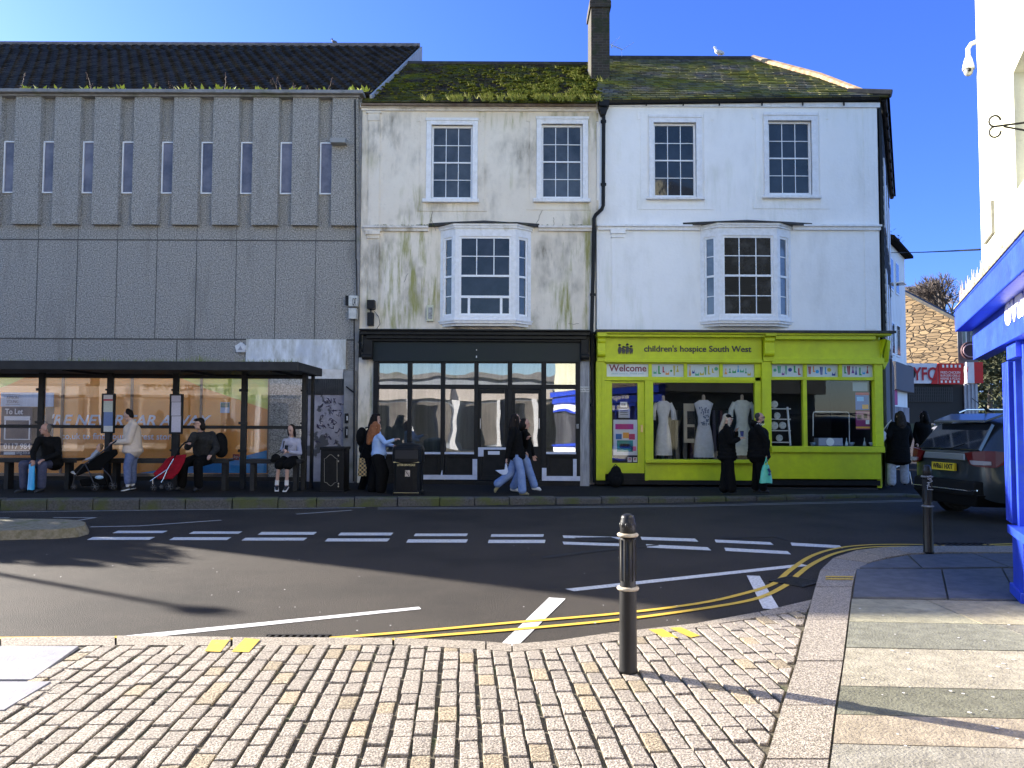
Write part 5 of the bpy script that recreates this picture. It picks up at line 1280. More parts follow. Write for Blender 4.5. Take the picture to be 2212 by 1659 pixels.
# takeaway with stone gable
YY = 36.0
TK = thing('takeaway_building', (P(2020, 900, YY).x, YY, 0), 'sunlit stone gabled takeaway with red and white sign at the end of the side street', 'building')
m_stone = M('rubble stone', (.50, .36, .18), (.30, .21, .11), scale=2.2, rough=.9, bump=1.5, bscale=9, world_space=True, c3=(.20, .14, .08), s3=3.5, t3=(.5, .6), stretch=(1, 1, 2.4), stretch3=(1, 1, 3))
def rubble_mat():
    m = bpy.data.materials.new('rubble wall'); m.use_nodes = True; nt = m.node_tree; nt.nodes.clear(); L = nt.links.new
    out = nd(nt, 'ShaderNodeOutputMaterial'); bs = nd(nt, 'ShaderNodeBsdfPrincipled'); bs.inputs['Roughness'].default_value = .95; L(bs.outputs[0], out.inputs[0])
    gm = nd(nt, 'ShaderNodeNewGeometry'); mp = nd(nt, 'ShaderNodeMapping'); mp.inputs['Scale'].default_value = (1.3, 1.3, 4.2); L(gm.outputs['Position'], mp.inputs[0])
    nz = nd(nt, 'ShaderNodeTexNoise', Scale=2.0, Detail=4.0); L(gm.outputs['Position'], nz.inputs[0])
    va = nd(nt, 'ShaderNodeVectorMath', operation='MULTIPLY_ADD'); va.inputs[1].default_value = (.35, .35, .35); L(nz.outputs['Color'], va.inputs[0]); L(mp.outputs[0], va.inputs[2])
    v1 = nd(nt, 'ShaderNodeTexVoronoi', Scale=1.6); L(va.outputs[0], v1.inputs[0]); v2 = nd(nt, 'ShaderNodeTexVoronoi', Scale=1.6, feature='DISTANCE_TO_EDGE'); L(va.outputs[0], v2.inputs[0])
    sp = nd(nt, 'ShaderNodeSeparateColor'); L(v1.outputs['Color'], sp.inputs[0])
    mx = nd(nt, 'ShaderNodeMix', data_type='RGBA'); mx.inputs[6].default_value = (.30, .21, .11, 1); mx.inputs[7].default_value = (.13, .09, .05, 1); L(sp.outputs[0], mx.inputs[0])
    r = nd(nt, 'ShaderNodeMapRange'); r.inputs[1].default_value = .0; r.inputs[2].default_value = .09; L(v2.outputs['Distance'], r.inputs[0])
    m2 = nd(nt, 'ShaderNodeMix', data_type='RGBA'); m2.inputs[6].default_value = (.07, .05, .03, 1); L(r.outputs[0], m2.inputs[0]); L(mx.outputs[2], m2.inputs[7]); L(m2.outputs[2], bs.inputs['Base Color'])
    bp = nd(nt, 'ShaderNodeBump', Strength=1.0, Distance=.06); L(r.outputs[0], bp.inputs['Height']); L(bp.outputs[0], bs.inputs['Normal']); return m
def ang_q(px, py, dy): return P(px, py, YY + dy)
b = B()
GA = (1935, 8.0); GB = (2070, 0.0)      # the gable recedes to the left so that it faces the sun
pts = [P(1935, 785, YY + 2.5), P(2070, 785, YY), P(2070, 694, YY), P(1948, 629, YY + 2.3), P(1935, 640, YY + 2.5)]
b.prism(pts, (3.5, 8, 0)); b.obj('gable_wall', rubble_mat(), TK)
b = B(); b.beam(P(1946, 627, YY + 2.0), P(2077, 695, YY - .3), .5, .14); b.obj('verge', m_lead, TK)
b = B(); b.pbox(2069, 692, 2112, 785, YY, 0, 6); b.obj('front_wall', M('grey render', (.10, .10, .105), (.16, .16, .16), scale=2, world_space=True), TK)
b = B(); q = [P(2068, 694, YY - .2), P(2116, 700, YY - .2), P(2116, 690, YY + 2), P(2068, 680, YY + 2)]; b.prism(q, (0, 0, .12)); b.obj('roof', m_lead, TK)
for x in (2078, 2096):
    b = B(); b.pbox(x, 704, x + 9, 768, YY, .04, 0); w = b.obj('window', m_sash, TK); b = B(); b.pbox(x + 1, 706, x + 8, 766, YY - .04, .01, 0); b.obj('pane', m_pane, w)
b = B(); b.pbox(1940, 786, 2052, 829, YY, .3, 0); b.pbox(2083, 783, 2099, 828, YY - .02, .2, 0); sg = b.obj('sign_board', M('sign white board', (.72, .72, .75), (.6, .6, .64), scale=2), TK)
b = B(); b.pbox(2026, 785, 2080, 830, YY - .28, .06, 0); b.pbox(2099, 783, 2118, 828, YY - .02, .2, 0)
q = [P(x, y, YY - .34) for x, y in ((2012, 829.5), (2026, 785), (2026, 829.5))]; b.prism(q, (0, .03, 0)); b.obj('sign_red_panel', M('sign red', (.62, .02, .015), (.5, .02, .02), scale=2), TK)
b = B(); ptext(b, 'YFC', 1972, 793, 2022, 822, YY - .36, bold=.02); ptext(b, 'Y', 2086, 792, 2092, 820, YY - .24); o_y = b.obj('sign_lettering', M('sign dark red', (.42, .01, .02)), TK)
b = B(); cx = P(1961, 806, YY - .31); b.lathe(cx, [(.0, 0), (.36, 0), (.36, .03), (.0, .03)], 20, axis=(0, -1, 0)); b.obj('sign_badge', m_black, TK)
b = B(); ptext(b, 'FRIED CHICKEN', 2032, 802, 2074, 807, YY - .36); ptext(b, 'BURGERS GRILLS', 2032, 809, 2074, 813.5, YY - .36); ptext(b, 'KEBABS & PIZZAS', 2032, 815.5, 2074, 820, YY - .36)
for i in range(5): b.pbox(2035 + i * 9, 788, 2039 + i * 9, 794, YY - .34, .02, 0); b.pbox(2032 + i * 9, 822, 2036 + i * 9, 827, YY - .34, .02, 0)
b.obj('sign_small_lettering', M('sign cream', (.85, .82, .75)), TK)
b = B(); b.pbox(1935, 829, 2082, 915, YY - .05, 0, .3); b.obj('shopfront', m_dark, TK)
b = B()
for i in range(26): b.pbox(1955 + i * 4, 836, 1957 + i * 4, 868, YY - .1, .02, 0)
for i in range(5): b.pbox(1955, 838 + i * 7, 2058, 839 + i * 7, YY - .12, .02, 0)
b.obj('shutter_grille', M('grille', (.05, .05, .05)), TK)
b = B(); b.pbox(2084, 829, 2113, 915, YY - .1, 0, .3)
for i in range(4): b.pbox(2084 + i * 8, 829, 2087 + i * 8, 915, YY - .16, 0, .05)
b.obj('white_door', M('door white grey', (.42, .44, .48), (.3, .3, .33), scale=2), TK)
b = B(); cx = P(2094, 758, YY - .5); b.lathe(cx, [(.0, 0), (.42, 0), (.42, .12), (.0, .12)], 20, axis=(0, -1, 0)); b.obj('round_sign', M('round sign', (.05, .015, .02)), TK)
b = B(); b.tube([cx + Vector((.36 * cos(t * pi / 8), -.14, .30 * sin(t * pi / 8))) for t in range(17)], .03, 5); b.obj('round_sign_rim', M('rim', (.5, .3, .3)), TK)

# far house, trees
FH = thing('far_house', (P(1990, 640, 60).x, 60, 0), 'distant tan house roof with a chimney seen above the stone gable', 'house')
b = B(); b.pbox(1900, 632, 2042, 760, 60, 0, 8); b.obj('wall', M('far wall', (.3, .26, .2), (.36, .32, .25), scale=1), FH)
b = B(); q = [P(1900, 642, 60), P(2046, 642, 60), P(2020, 620, 63), P(1905, 622, 63)]; b.prism(q, (0, .1, .1)); b.obj('roof', M('far roof', (.26, .21, .16), (.18, .15, .12), scale=2), FH)
b = B(); b.pbox(2020, 606, 2030, 632, 62, 0, 1); b.obj('chimney', M('far chimney', (.3, .2, .14)), FH)
def branch(b, p, d, L, r, depth, spread=.55):
    q = p + d * L; b.tube([p, p.lerp(q, .5) + Vector((random.uniform(-1, 1), random.uniform(-1, 1), 0)) * L * .04, q], [r, r * .85, r * .68], 5, cap=False)
    if depth == 0: return
    for i in range(3 if depth > 1 else 3):
        ax = Vector((random.gauss(0, 1), random.gauss(0, 1), random.gauss(0, .5))).normalized()
        nd_ = (d + ax * spread * random.uniform(.6, 1.3)).normalized(); nd_.z = max(nd_.z, -.05); nd_.normalize()
        branch(b, p.lerp(q, random.uniform(.6, 1)), nd_, L * random.uniform(.66, .86), r * .68, depth - 1, spread)
random.seed(31)
def bare_tree(px, ybase, ytop, Y, label, seed):
    random.seed(seed); base = P(px, ybase, Y); H = (P(px, ytop, Y) - base).z
    t = thing('bare_tree', base, label, 'tree', 'leafless trees behind the takeaway')
    b = B(); b.tube([base, base + Vector((.1, 0, H * .28))], [H * .028, H * .02], 8); b.obj('trunk', M('bark', (.10, .075, .055), (.15, .12, .09), scale=8), t)
    b = B(); p0 = base + Vector((.1, 0, H * .24))
    for i in range(5): branch(b, p0 + Vector((0, 0, random.uniform(0, .05) * H)), Vector((random.uniform(-.7, .7), random.uniform(-.5, .5), 1)).normalized(), H * .22, H * .015, 5)
    b.obj('crown', M('twigs', (.10, .075, .06), (.07, .055, .045), scale=6), t, fix=False)
bare_tree(2048, 760, 560, 48, 'bare brown tree, the taller one rising behind the stone gable', 31)
bare_tree(2012, 760, 600, 56, 'smaller bare tree beside the distant roof and chimney', 35)
def leafy_tree(px, ybase, Y, rx, rz, label, seed, col=(.022, .035, .012), col2=(.05, .06, .02)):
    random.seed(seed); base = P(px, ybase, Y); base.z = 0
    t = thing('evergreen_tree', base, label, 'tree', 'dark evergreens at the end of the side street')
    b = B(); b.tube([base, base + Vector((.2, 0, rz))], [.25, .14], 8); b.obj('trunk', M('bark', (.1, .08, .06)), t)
    b = B(); clumps = [(base + Vector((random.gauss(0, .5) * rx, random.gauss(0, .4) * rx, rz * random.uniform(.5, 2.0))), random.uniform(.25, .5) * rx) for _ in range(26)]
    for c, r in clumps:
        for k in range(150):
            n_ = Vector((random.gauss(0, 1), random.gauss(0, 1), random.gauss(0, 1))).normalized(); p = c + n_ * r * random.uniform(.6, 1.05)
            a = Vector((random.gauss(0, 1), random.gauss(0, 1), random.gauss(0, 1))).normalized() * .17; s = n_.cross(a).normalized() * .1; b.quad(p - a, p - s, p + a, p + s)
    b.obj('crown', M('evergreen leaf ' + str(col), col, col2, scale=3, rough=.8), t, fix=False)
leafy_tree(2135, 900, 58, 3.0, 4.4, 'dark evergreen tree just right of the round takeaway sign', 1)
leafy_tree(2180, 900, 52, 3.2, 4.6, 'dark evergreen tree nearest the blue fascia', 2, (.035, .04, .015), (.07, .075, .03))
leafy_tree(2112, 900, 66, 2.4, 4.0, 'dark evergreen tree half hidden behind the takeaway corner', 3)
b = B(); b.box(-60, 120, 120, 130, 0, 6.5); b.box(35, 120, 100, 112, 0, 4.4); struct(b.obj('hillside', M('hill', (.04, .05, .025), (.07, .07, .04), scale=.4, world_space=True)))
# the other side of the street, seen only in the reflections
def opposite(x0, x1, H, label, col, win=True, sign=None):
    OB = thing('opposite_building', ((x0 + x1) / 2, -7.2, 0), label, 'building')
    holes = []
    if win:
        n = int((x1 - x0) / 2.6)
        for i in range(n):
            x = x0 + .8 + i * (x1 - x0 - .8) / n
            for z in (4.5, 7.2):
                if z + 1.9 < H: holes.append((x, x + 1.1, z, z + 1.8))
    b = B(); wall_holes(b, x0, x1, 0, H, holes, -7.2, -.15); b.box(x0, x1, -12, -7.5, 0, H); b.obj('wall', M('opp ' + str(col), col, tuple(v * .85 for v in col), scale=1, world_space=True), OB)
    b = B(); b.box(x0, x1, -12.2, -7.0, H, H + .25); b.obj('cornice', m_concrete, OB)
    if win: b = B(); b.box(x0 + .1, x1 - .1, -7.36, -7.3, 4.2, H - .2); b.obj('window_panes', m_pane, OB)
    n = max(1, int((x1 - x0) / 5)); w = (x1 - x0) / n
    for i in range(n):
        b = B(); b.box(x0 + i * w + .3, x0 + (i + 1) * w - .3, -7.25, -7.1, .4, 2.8); b.obj('shop_window', M('opposite shop pane', (.20, .18, .16), (.10, .09, .08), scale=.8, rough=.5), OB)
        b = B(); b.box(x0 + i * w + .15, x0 + (i + 1) * w - .15, -7.25, -6.98, 3.0, 3.6); b.obj('fascia_board', M('opposite fascia', (.60, .54, .48), (.48, .43, .38), scale=.5, world_space=True), OB)
    if sign:
        b = B(); text(b, sign, (x1 - .5, -6.96, 3.15), 3.9, (-1, 0, 0), (0, 0, 1), height=.4, extrude=.01); b.obj('fascia_lettering', m_black, OB)
    return OB
opposite(-38, -22.5, 8.5, 'tall pale terrace on the near side of the street, seen only as a reflection', (.58, .50, .42))
opposite(-22, -15.2, 6.2, 'low vape shop across the street, its sign reversed in the shelter windows', (.60, .50, .40), sign='MOBILE|VAPE')
opposite(-15, 2.5, 4.2, 'single storey grey shop behind the camera, reflected in the black shopfront', (.33, .36, .40), win=False)
for x in (-13.6, -11.2, -8.8, -6.1, -3.4, -.9, 1.2):
    b = B(); b.box(x, x + .28, -7.08, -6.9, 0, 3.0); b.obj('pilaster', m_trim, bpy.data.objects['opposite_building.002'])
    b = B(); b.box(x + .5, x + 1.5, -7.08, -7.0, .1, 2.6); b.obj('door', m_black, bpy.data.objects['opposite_building.002'])
opposite(3.0, 14, 8.8, 'cream rendered house behind the camera reflected at the right', (.55, .5, .42))
# street lamp and small tree out of frame at the left that throw the shadows on the road
SL = thing('street_lamp', (-18.3, 15.5, .2), 'tall grey street lamp on the far pavement left of the shelter', 'street lamp')
b = B(); b.tube([(-18.3, 15.5, .2), (-18.3, 15.5, 3), (-18.3, 15.5, 6.7), (-18.2, 15.45, 6.85)], [.09, .075, .05, .045], 10); b.obj('post', m_black, SL)
b = B(); b.ell((-18.0, 15.35, 6.88), (.26, .14, .09), 12, 8); b.obj('lamp_head', m_black, SL)
def small_tree(loc, r, h, seed):
    random.seed(seed); base = Vector(loc); t = thing('street_tree', base, 'small leafy street tree on the far pavement at the left', 'tree')
    b = B(); b.tube([base, base + Vector((0, 0, h))], [.09, .06], 8); b.obj('trunk', M('bark', (.1, .08, .06)), t)
    b = B()
    for k in range(2600):
        n_ = Vector((random.gauss(0, 1), random.gauss(0, 1), random.gauss(0, .7))).normalized() * r * random.uniform(.2, 1); p = base + Vector((0, 0, h)) + n_
        a = Vector((random.gauss(0, 1), random.gauss(0, 1), random.gauss(0, 1))).normalized() * .12; s = n_.normalized().cross(a).normalized() * .09; b.quad(p - a, p - s, p + a, p + s)
    b.ell(base + Vector((0, 0, h)), (r * .85, r * .85, r * .5), 12, 8); b.ell(base + Vector((.7, -.3, h - .5)), (r * .6, r * .5, r * .3), 12, 8)  # solid cores added among the leaves to make the cast shadow denser
    b.obj('crown', M('leaf', (.05, .08, .02)), t, fix=False)
small_tree((-17.2, 16.4, .2), 1.0, 4.7, 3)

# ================================================================= bollards
def bollard_prof(H):
    return [(.0, H), (.045, H), (.052, H - .012), (.062, H - .03), (.066, H - .05), (.058, H - .058), (.072, H - .075), (.072, H - .085)]
def bollard(loc, H, label, rings='cream'):
    loc = Vector(loc); t = thing('bollard', loc, label, 'bollard', 'black iron bollards along the near kerb')
    r0 = .059; r1 = .052
    b = B(); b.lathe(loc, [(r0 + .004, 0), (r0 + .004, .02), (r0, .035), (r0 - .002, H * .50), (r0 - .002, H * .52), (r1, H * .56), (r1, H * .86), (.0, H * .86)], 28); b.obj('post', M('bollard black', (.005, .005, .005), (.010, .010, .010), scale=6, rough=.42, spec=.35, coat=.08, rvar=.1), t, smooth=True)
    for i in range(10):
        a = 2 * pi * i / 10
    b = B()
    for i in range(12):
        a = 2 * pi * i / 12; b.tube([loc + Vector((cos(a) * (r1 + .000), sin(a) * (r1 + .000), H * .58)), loc + Vector((cos(a) * r1, sin(a) * r1, H * .84))], .006, 5)
    b.obj('fluting', MATS['bollard black'], t)
    b = B(); b.lathe(loc, [(.045, H * .855), (.053, H * .86), (.053, H * .93), (.050, H * .955), (.046, H * .965), (.046, H * .975), (.040, H * .99), (.02, H), (.0, H)], 24)
    for i in range(10):
        a = 2 * pi * i / 10; b.ell(loc + Vector((cos(a) * .046, sin(a) * .046, H * .93)), (.012, .012, .02), 6, 5)
    b.obj('cap', MATS['bollard black'], t, smooth=True)
    mr = M('chipped cream paint', (.46, .41, .32), (.34, .27, .18), scale=30, rough=.6, c3=(.08, .05, .03), s3=22, t3=(.6, .68)) if rings == 'cream' else M('worn grey ring', (.28, .28, .27), (.1, .1, .1), scale=20, rough=.6)
    for zf, rr in ((.53, .075), (.868, .072)):
        b = B(); b.lathe(loc + Vector((0, 0, H * zf)), [(rr - .022, -.013), (rr - .005, -.010), (rr, 0), (rr - .005, .009), (rr - .02, .013)], 28); b.obj('ring', mr, t, smooth=True)
    return t
bq = G(1357, 1449, .03); bollard((bq.x, bq.y, .02), 1.045, 'black bollard with chipped cream rings standing on the setts in the foreground')
bq = G(2006, 1196, .03); bt = bollard((bq.x, bq.y, .04), 1.11, 'black bollard with grey rings at the kerb corner in front of the dark car', 'grey')
b = B(); random.seed(8)
for i in range(7):
    z = .82 + i * .022; pts = [Vector((bq.x + random.uniform(-.04, .04), bq.y - .066, .04 + z + random.uniform(-.03, .03))) for _ in range(4)]
    b.tube(pts, .0035, 4)
b.obj('scribbles', M('scribble', (.5, .5, .5)), bt)

# ================================================================= the dark car
m_car = M('dark metallic paint', (.050, .060, .066), (.058, .070, .076), scale=3, rough=.28, metal=.55, coat=.6)
m_cglass = M('car glass', (.006, .007, .008), (.03, .035, .045), scale=.9, rough=.04, spec=.9)
m_plast = M('black plastic', (.006, .006, .006), rough=.7, spec=.2)
m_tyre = M('tyre', (.006, .006, .006), (.02, .02, .02), scale=30, rough=.85)
def suv(loc, heading, label, name='parked_car', mats=None, s=1.0, plate=None):
    """local axes: x forward, y left, z up; rear at x=0"""
    h = radians(heading); fwd = Vector((sin(h), cos(h), 0)); lf = Vector((-fwd.y, fwd.x, 0)); O = Vector(loc)
    W = lambda x, y, z: O + fwd * x * s + lf * y * s + Vector((0, 0, z * s))
    paint = mats or m_car
    t = thing(name, O + fwd * 2.3 * s, label, 'car')
    # stations: x, then half outline (y, z) from sill to roof centre
    L = 4.8
    st = [ # x, half width low, belt half width, roof half width, sill z, bumper z, belt z, roof z
        (0.00, .66, .66, .50, .52, .70, 1.02, 1.06), (0.05, .86, .84, .60, .36, .72, 1.08, 1.14), (0.28, .95, .92, .62, .32, .74, 1.12, 1.42), (.62, .97, .95, .66, .30, .76, 1.13, 1.70), (1.1, .97, .96, .68, .28, .76, 1.12, 1.765),
        (2.0, .97, .96, .69, .27, .75, 1.10, 1.78), (2.8, .97, .96, .68, .27, .75, 1.08, 1.74), (3.25, .97, .95, .64, .27, .75, 1.07, 1.52), (3.7, .96, .93, .60, .28, .74, 1.06, 1.14), (4.3, .93, .88, .55, .30, .70, .98, 1.02), (4.65, .85, .80, .50, .34, .66, .88, .91), (4.8, .66, .62, .45, .40, .60, .76, .78)]
    rows = []
    for (x, wl, wb, wr, zs_, zm, zb_, zr) in st:
        half = [(wl * .93, zs_), (wl, (zs_ + zm) / 2), (wl, zm), (wb, zb_ - .03), (wb - .03, zb_ + .01), (wb + (wr - wb) * .55, zb_ + (zr - zb_) * .55), (wr, zr - .05 * (zr > 1.3)), (wr * .6, zr), (0, zr + .012)]
        row = [W(x, y, z) for y, z in half] + [W(x, -y, z) for y, z in reversed(half[:-1])]
        rows.append(row)
    b = B(); b.grid(rows); n = len(rows[0]); b.add(rows[0], [tuple(range(n))]); b.add(rows[-1], [tuple(range(n))])
    o = b.obj('body', paint, t, smooth=True)
    bm = bmesh.new(); bm.from_mesh(o.data); bmesh.ops.remove_doubles(bm, verts=bm.verts, dist=.001); bmesh.ops.recalc_face_normals(bm, faces=bm.faces); bm.to_mesh(o.data); bm.free()
    md = o.modifiers.new('s', 'SUBSURF'); md.levels = 2; md.render_levels = 2
    # rear screen
    b = B()
    def P3(pts, off, m=None): return [W(x, y, z) for x, y, z in pts]
    q = [(.055, .70, 1.14), (.055, -.70, 1.14), (.40, -.60, 1.57), (.40, .60, 1.57)]
    qq = [W(x - .035, y, z + .02) for x, y, z in q]
    b.prism(qq, fwd * .07 - Vector((0, 0, .03))); b.obj('rear_window', m_cglass, t, bevel=.01)
    b = B(); b.hexa([W(.24, .60, 1.60), W(.24, -.60, 1.60), W(.62, -.62, 1.72), W(.62, .62, 1.72)], [W(.26, .60, 1.64), W(.26, -.60, 1.64), W(.62, -.62, 1.76), W(.62, .62, 1.76)]); b.obj('spoiler', paint, t, bevel=.015)
    for sgn in (1, -1):
        for (xa, xb, xc, xd) in ((.50, 1.15, 1.15, .82), (1.22, 2.15, 2.12, 1.22), (2.22, 3.12, 2.75, 2.20)):
            pts = [W(xa, sgn * .945, 1.16), W(xb, sgn * .945, 1.15), W(xc, sgn * .765, 1.62), W(xd, sgn * .765, 1.62)]
            b = B(); b.prism(pts, lf * (-sgn) * .03 + lf * 0); o = b.obj('side_window', m_cglass, t)
        b = B(); b.tube([W(.8, sgn * .66, 1.78), W(.95, sgn * .66, 1.835), W(2.6, sgn * .66, 1.85), W(2.8, sgn * .66, 1.79)], .018, 6); b.obj('roof_rail', M('chrome', (.5, .5, .5), rough=.25, metal=1), t)
        # tail light wrapping round the corner
        b = B(); lo = [(-.035, .58, .93), (-.03, .66, .90), (.02, .84, .89), (.12, .945, .89), (.30, .985, .96)]; hi = [(-.03, .46, 1.105), (-.02, .62, 1.13), (.04, .82, 1.15), (.14, .925, 1.15), (.44, .965, 1.12)]
        b.grid([[W(x, sgn * y, z) for x, y, z in lo], [W(x, sgn * y, z) for x, y, z in hi]]); tl = b.obj('tail_light', M('tail light red', (.11, .002, .004), rough=.3, spec=.4), t, fix=False); tl.modifiers.new('s', 'SOLIDIFY').thickness = .03
        b = B(); lo = [(-.055, .63, .93), (-.052, .68, .925), (-.008, .85, .925), (.06, .925, .93)]; hi = [(-.055, .60, .99), (-.052, .66, .99), (-.008, .84, .99), (.06, .92, .985)]
        b.grid([[W(x, sgn * y, z) for x, y, z in lo], [W(x, sgn * y, z) for x, y, z in hi]]); o = b.obj('reversing_light', M('lamp clear', (.30, .27, .27), rough=.3), tl, fix=False); o.modifiers.new('s', 'SOLIDIFY').thickness = .03
        for xw in (.92, 3.82):
            c = W(xw, sgn * .88, .37); w = B(); w.lathe(c, [(.24, -.11), (.35, -.11), (.37, -.08), (.37, .08), (.35, .11), (.24, .11)], 28, axis=lf * sgn); wo = w.obj('wheel', m_tyre, t, smooth=False)
            w = B(); w.lathe(c, [(.0, .06), (.05, .07), (.07, .05), (.22, .04), (.245, .10), (.24, .11)], 28, axis=lf * sgn)
            for k in range(5):
                a = 2 * pi * k / 5; dx = fwd * cos(a) + Vector((0, 0, 1)) * sin(a); w.beam(c + lf * sgn * .08 + dx * .04, c + lf * sgn * .09 + dx * .23, .05, .02, lf)
            w.obj('rim', M('alloy', (.35, .35, .36), rough=.3, metal=.9), wo)
            w = B(); w.lathe(W(xw, sgn * .80, .37), [(.0, .13), (.415, .13), (.43, .17), (.43, .185), (.0, .185)], 28, axis=lf * sgn); w.obj('wheel_arch', m_plast, t)
    b = B(); b.hexa([W(-.10, .70, .42), W(-.10, -.70, .42), W(.1, -.78, .42), W(.1, .78, .42)], [W(-.07, .72, .66), W(-.07, -.72, .66), W(.1, -.8, .66), W(.1, .8, .66)]); b.obj('bumper', m_plast, t, bevel=.03)
    b = B(); b.hexa([W(.02, .62, .24), W(.02, -.62, .24), W(.7, -.66, .22), W(.7, .66, .22)], [W(-.06, .78, .44), W(-.06, -.78, .44), W(.5, -.84, .44), W(.5, .84, .44)]); b.obj('rear_valance', m_plast, t, bevel=.02)
    b = B(); b.tube([W(-.11, .78, .72), W(-.12, .70, .50), W(-.12, -.60, .50)], .013, 6); b.tube([W(-.10, -.60, .50), W(-.08, -.78, .52)], .013, 6); b.obj('bumper_trim', MATS['chrome'], t)
    b = B(); b.hexa([W(-.055, .49, .985), W(-.055, -.49, .985), W(.0, -.49, .985), W(.0, .49, .985)], [W(-.04, .47, 1.09), W(-.04, -.47, 1.09), W(.02, -.47, 1.09), W(.02, .47, 1.09)]); b.obj('tailgate_strip', M('silver strip', (.30, .32, .34), rough=.35, metal=.7), t, bevel=.01)
    if plate:
        b = B(); b.hexa([W(-.065, .27, .80), W(-.065, -.27, .80), W(-.02, -.27, .80), W(-.02, .27, .80)], [W(-.06, .27, .925), W(-.06, -.27, .925), W(-.02, -.27, .925), W(-.02, .27, .925)]); pl = b.obj('number_plate', M('plate yellow', (.72, .50, .02), rough=.5), t)
        b = B(); text(b, plate, W(-.069, .235, .825), .47 * s, -lf, (0, 0, 1), height=.088 * s, extrude=.003, bold=.02); b.obj('plate_lettering', M('plate ink', (.01, .01, .01)), pl)
    b = B(); b.prism([W(.95, .012, 1.77), W(.80, .012, 1.79), W(.70, .012, 1.90), W(.78, .012, 1.86)], -lf * .024); b.tube([W(.72, 0, 1.88), W(.52, 0, 2.02)], .006, 4); b.obj('roof_aerial', m_plast, t)
    b = B(); b.tube([W(.0, .1, 1.15), W(-.02, -.15, 1.17), W(.02, -.42, 1.25)], .012, 5); b.obj('rear_wiper', m_plast, t)
    return t
car = suv((7.80, 13.85, .0), 81, 'dark grey four by four with yellow rear number plate, half hidden by the blue shop', s=1.06, plate='WR61 HXT')
m_car2 = M('silver paint', (.28, .29, .31), rough=.35, metal=.5)
suv((17.5, 30.5, 0), 25, 'silver car parked in the side street beyond the dark four by four', mats=m_car2, s=.9)
suv((33.5, 52, 0), 60, 'dark car on the far road beneath the evergreen trees', mats=m_car, s=.9)
# ================================================================= bus shelter
YP = 16.9
m_sh = M('shelter grey', (.018, .018, .018), (.028, .028, .028), scale=6, rough=.6, spec=.25, world_space=True)
X1 = lambda x: x * .3472; Y1 = lambda y: 713.2 + y * .3472
SH = thing('bus_shelter', (-8.5, YP, .19), 'long dark grey bus shelter with glass panels and perch benches', 'bus shelter')
xe = P(642, 800, 15.4).x
b = B(); b.box(-15, xe, 15.4, 17.35, 2.71, 2.80); b.box(-15, xe + .02, 15.38, 15.44, 2.68, 2.86); b.box(xe - .04, xe + .02, 15.44, 17.36, 2.68, 2.86); b.box(-15, xe, 17.3, 17.36, 2.68, 2.86)
for x in (-13.9, -11.5, -9.1, -6.7, -4.9): b.box(x, x + .05, 15.5, 17.2, 2.66, 2.71)
b.obj('roof', m_sh, SH, bevel=.012)
b = B(); random.seed(3)
for i in range(900):
    x = xe - abs(random.gauss(0, 3.5)) - .1 if random.random() < .6 else random.uniform(-14, xe); y = 15.46 + random.uniform(0, .25)
    if mnoise.noise(Vector((x * .8, 0, 0))) < -.15: continue
    h = random.uniform(.03, .11) * (1 + max(0, mnoise.noise(Vector((x * 1.5, 3, 0)))) * 1.5); b.tube([(x, y, 2.80), (x + random.uniform(-.04, .04), y, 2.83 + h)], [.006, .001], 3)
o = b.obj('roof_grass', M('roof grass', (.13, .19, .03), (.22, .22, .06), scale=8), SH); o['kind'] = 'stuff'
zb = .19
for px_ in (-60, 89, 237, 379, 527, 658):
    x = P(px_, 900, YP).x; b = B(); w = .058
    b.box(x - w, x + w, YP - .05, YP + .05, zb, 2.71)
    for z in (2.34, 1.62, 1.02):
        if px_ in (89, 527): b.box(x - .10, x + .10, YP - .07, YP - .05, z - .03, z + .03)
        else: b.box(x - .085, x + .085, YP - .065, YP - .05, z - .02, z + .02)
    b.obj('post', m_sh, SH, bevel=.008)
b = B(); x = P(676, 900, 17.3).x; b.box(x - .03, x + .03, 17.2, 17.3, zb, 2.7); b.box(x - .05, x + .03, 16.6, 16.66, zb, 2.7); b.obj('end_post', m_sh, SH)
b = B()
x0 = -14; x1 = P(658, 900, YP).x
zr = P(300, 922, YP).z; b.box(x0, x1, YP - .028, YP + .028, zr - .035, zr + .035)
zl_ = P(300, 1034, YP).z; b.box(x0, x1, YP - .03, YP + .03, zl_ - .04, zl_ + .05); b.box(x0, x1, YP - .025, YP + .025, 2.60, 2.66)
b.obj('rail', m_sh, SH)
gsh = glass_mat('shelter glass', .0, (.98, .98, .97), .0015, .01, .8)
pxs = [-60, 89, 237, 379, 527, 658]
for a, c in zip(pxs, pxs[1:]):
    xa = P(a, 900, YP).x + .07; xb = P(c, 900, YP).x - .07; b = B(); b.box(xa, xb, YP + .005, YP + .013, zl_ + .06, zr - .04); b.box(xa, xb, YP + .005, YP + .013, zr + .04, 2.59); b.obj('glass_panel', gsh, SH)
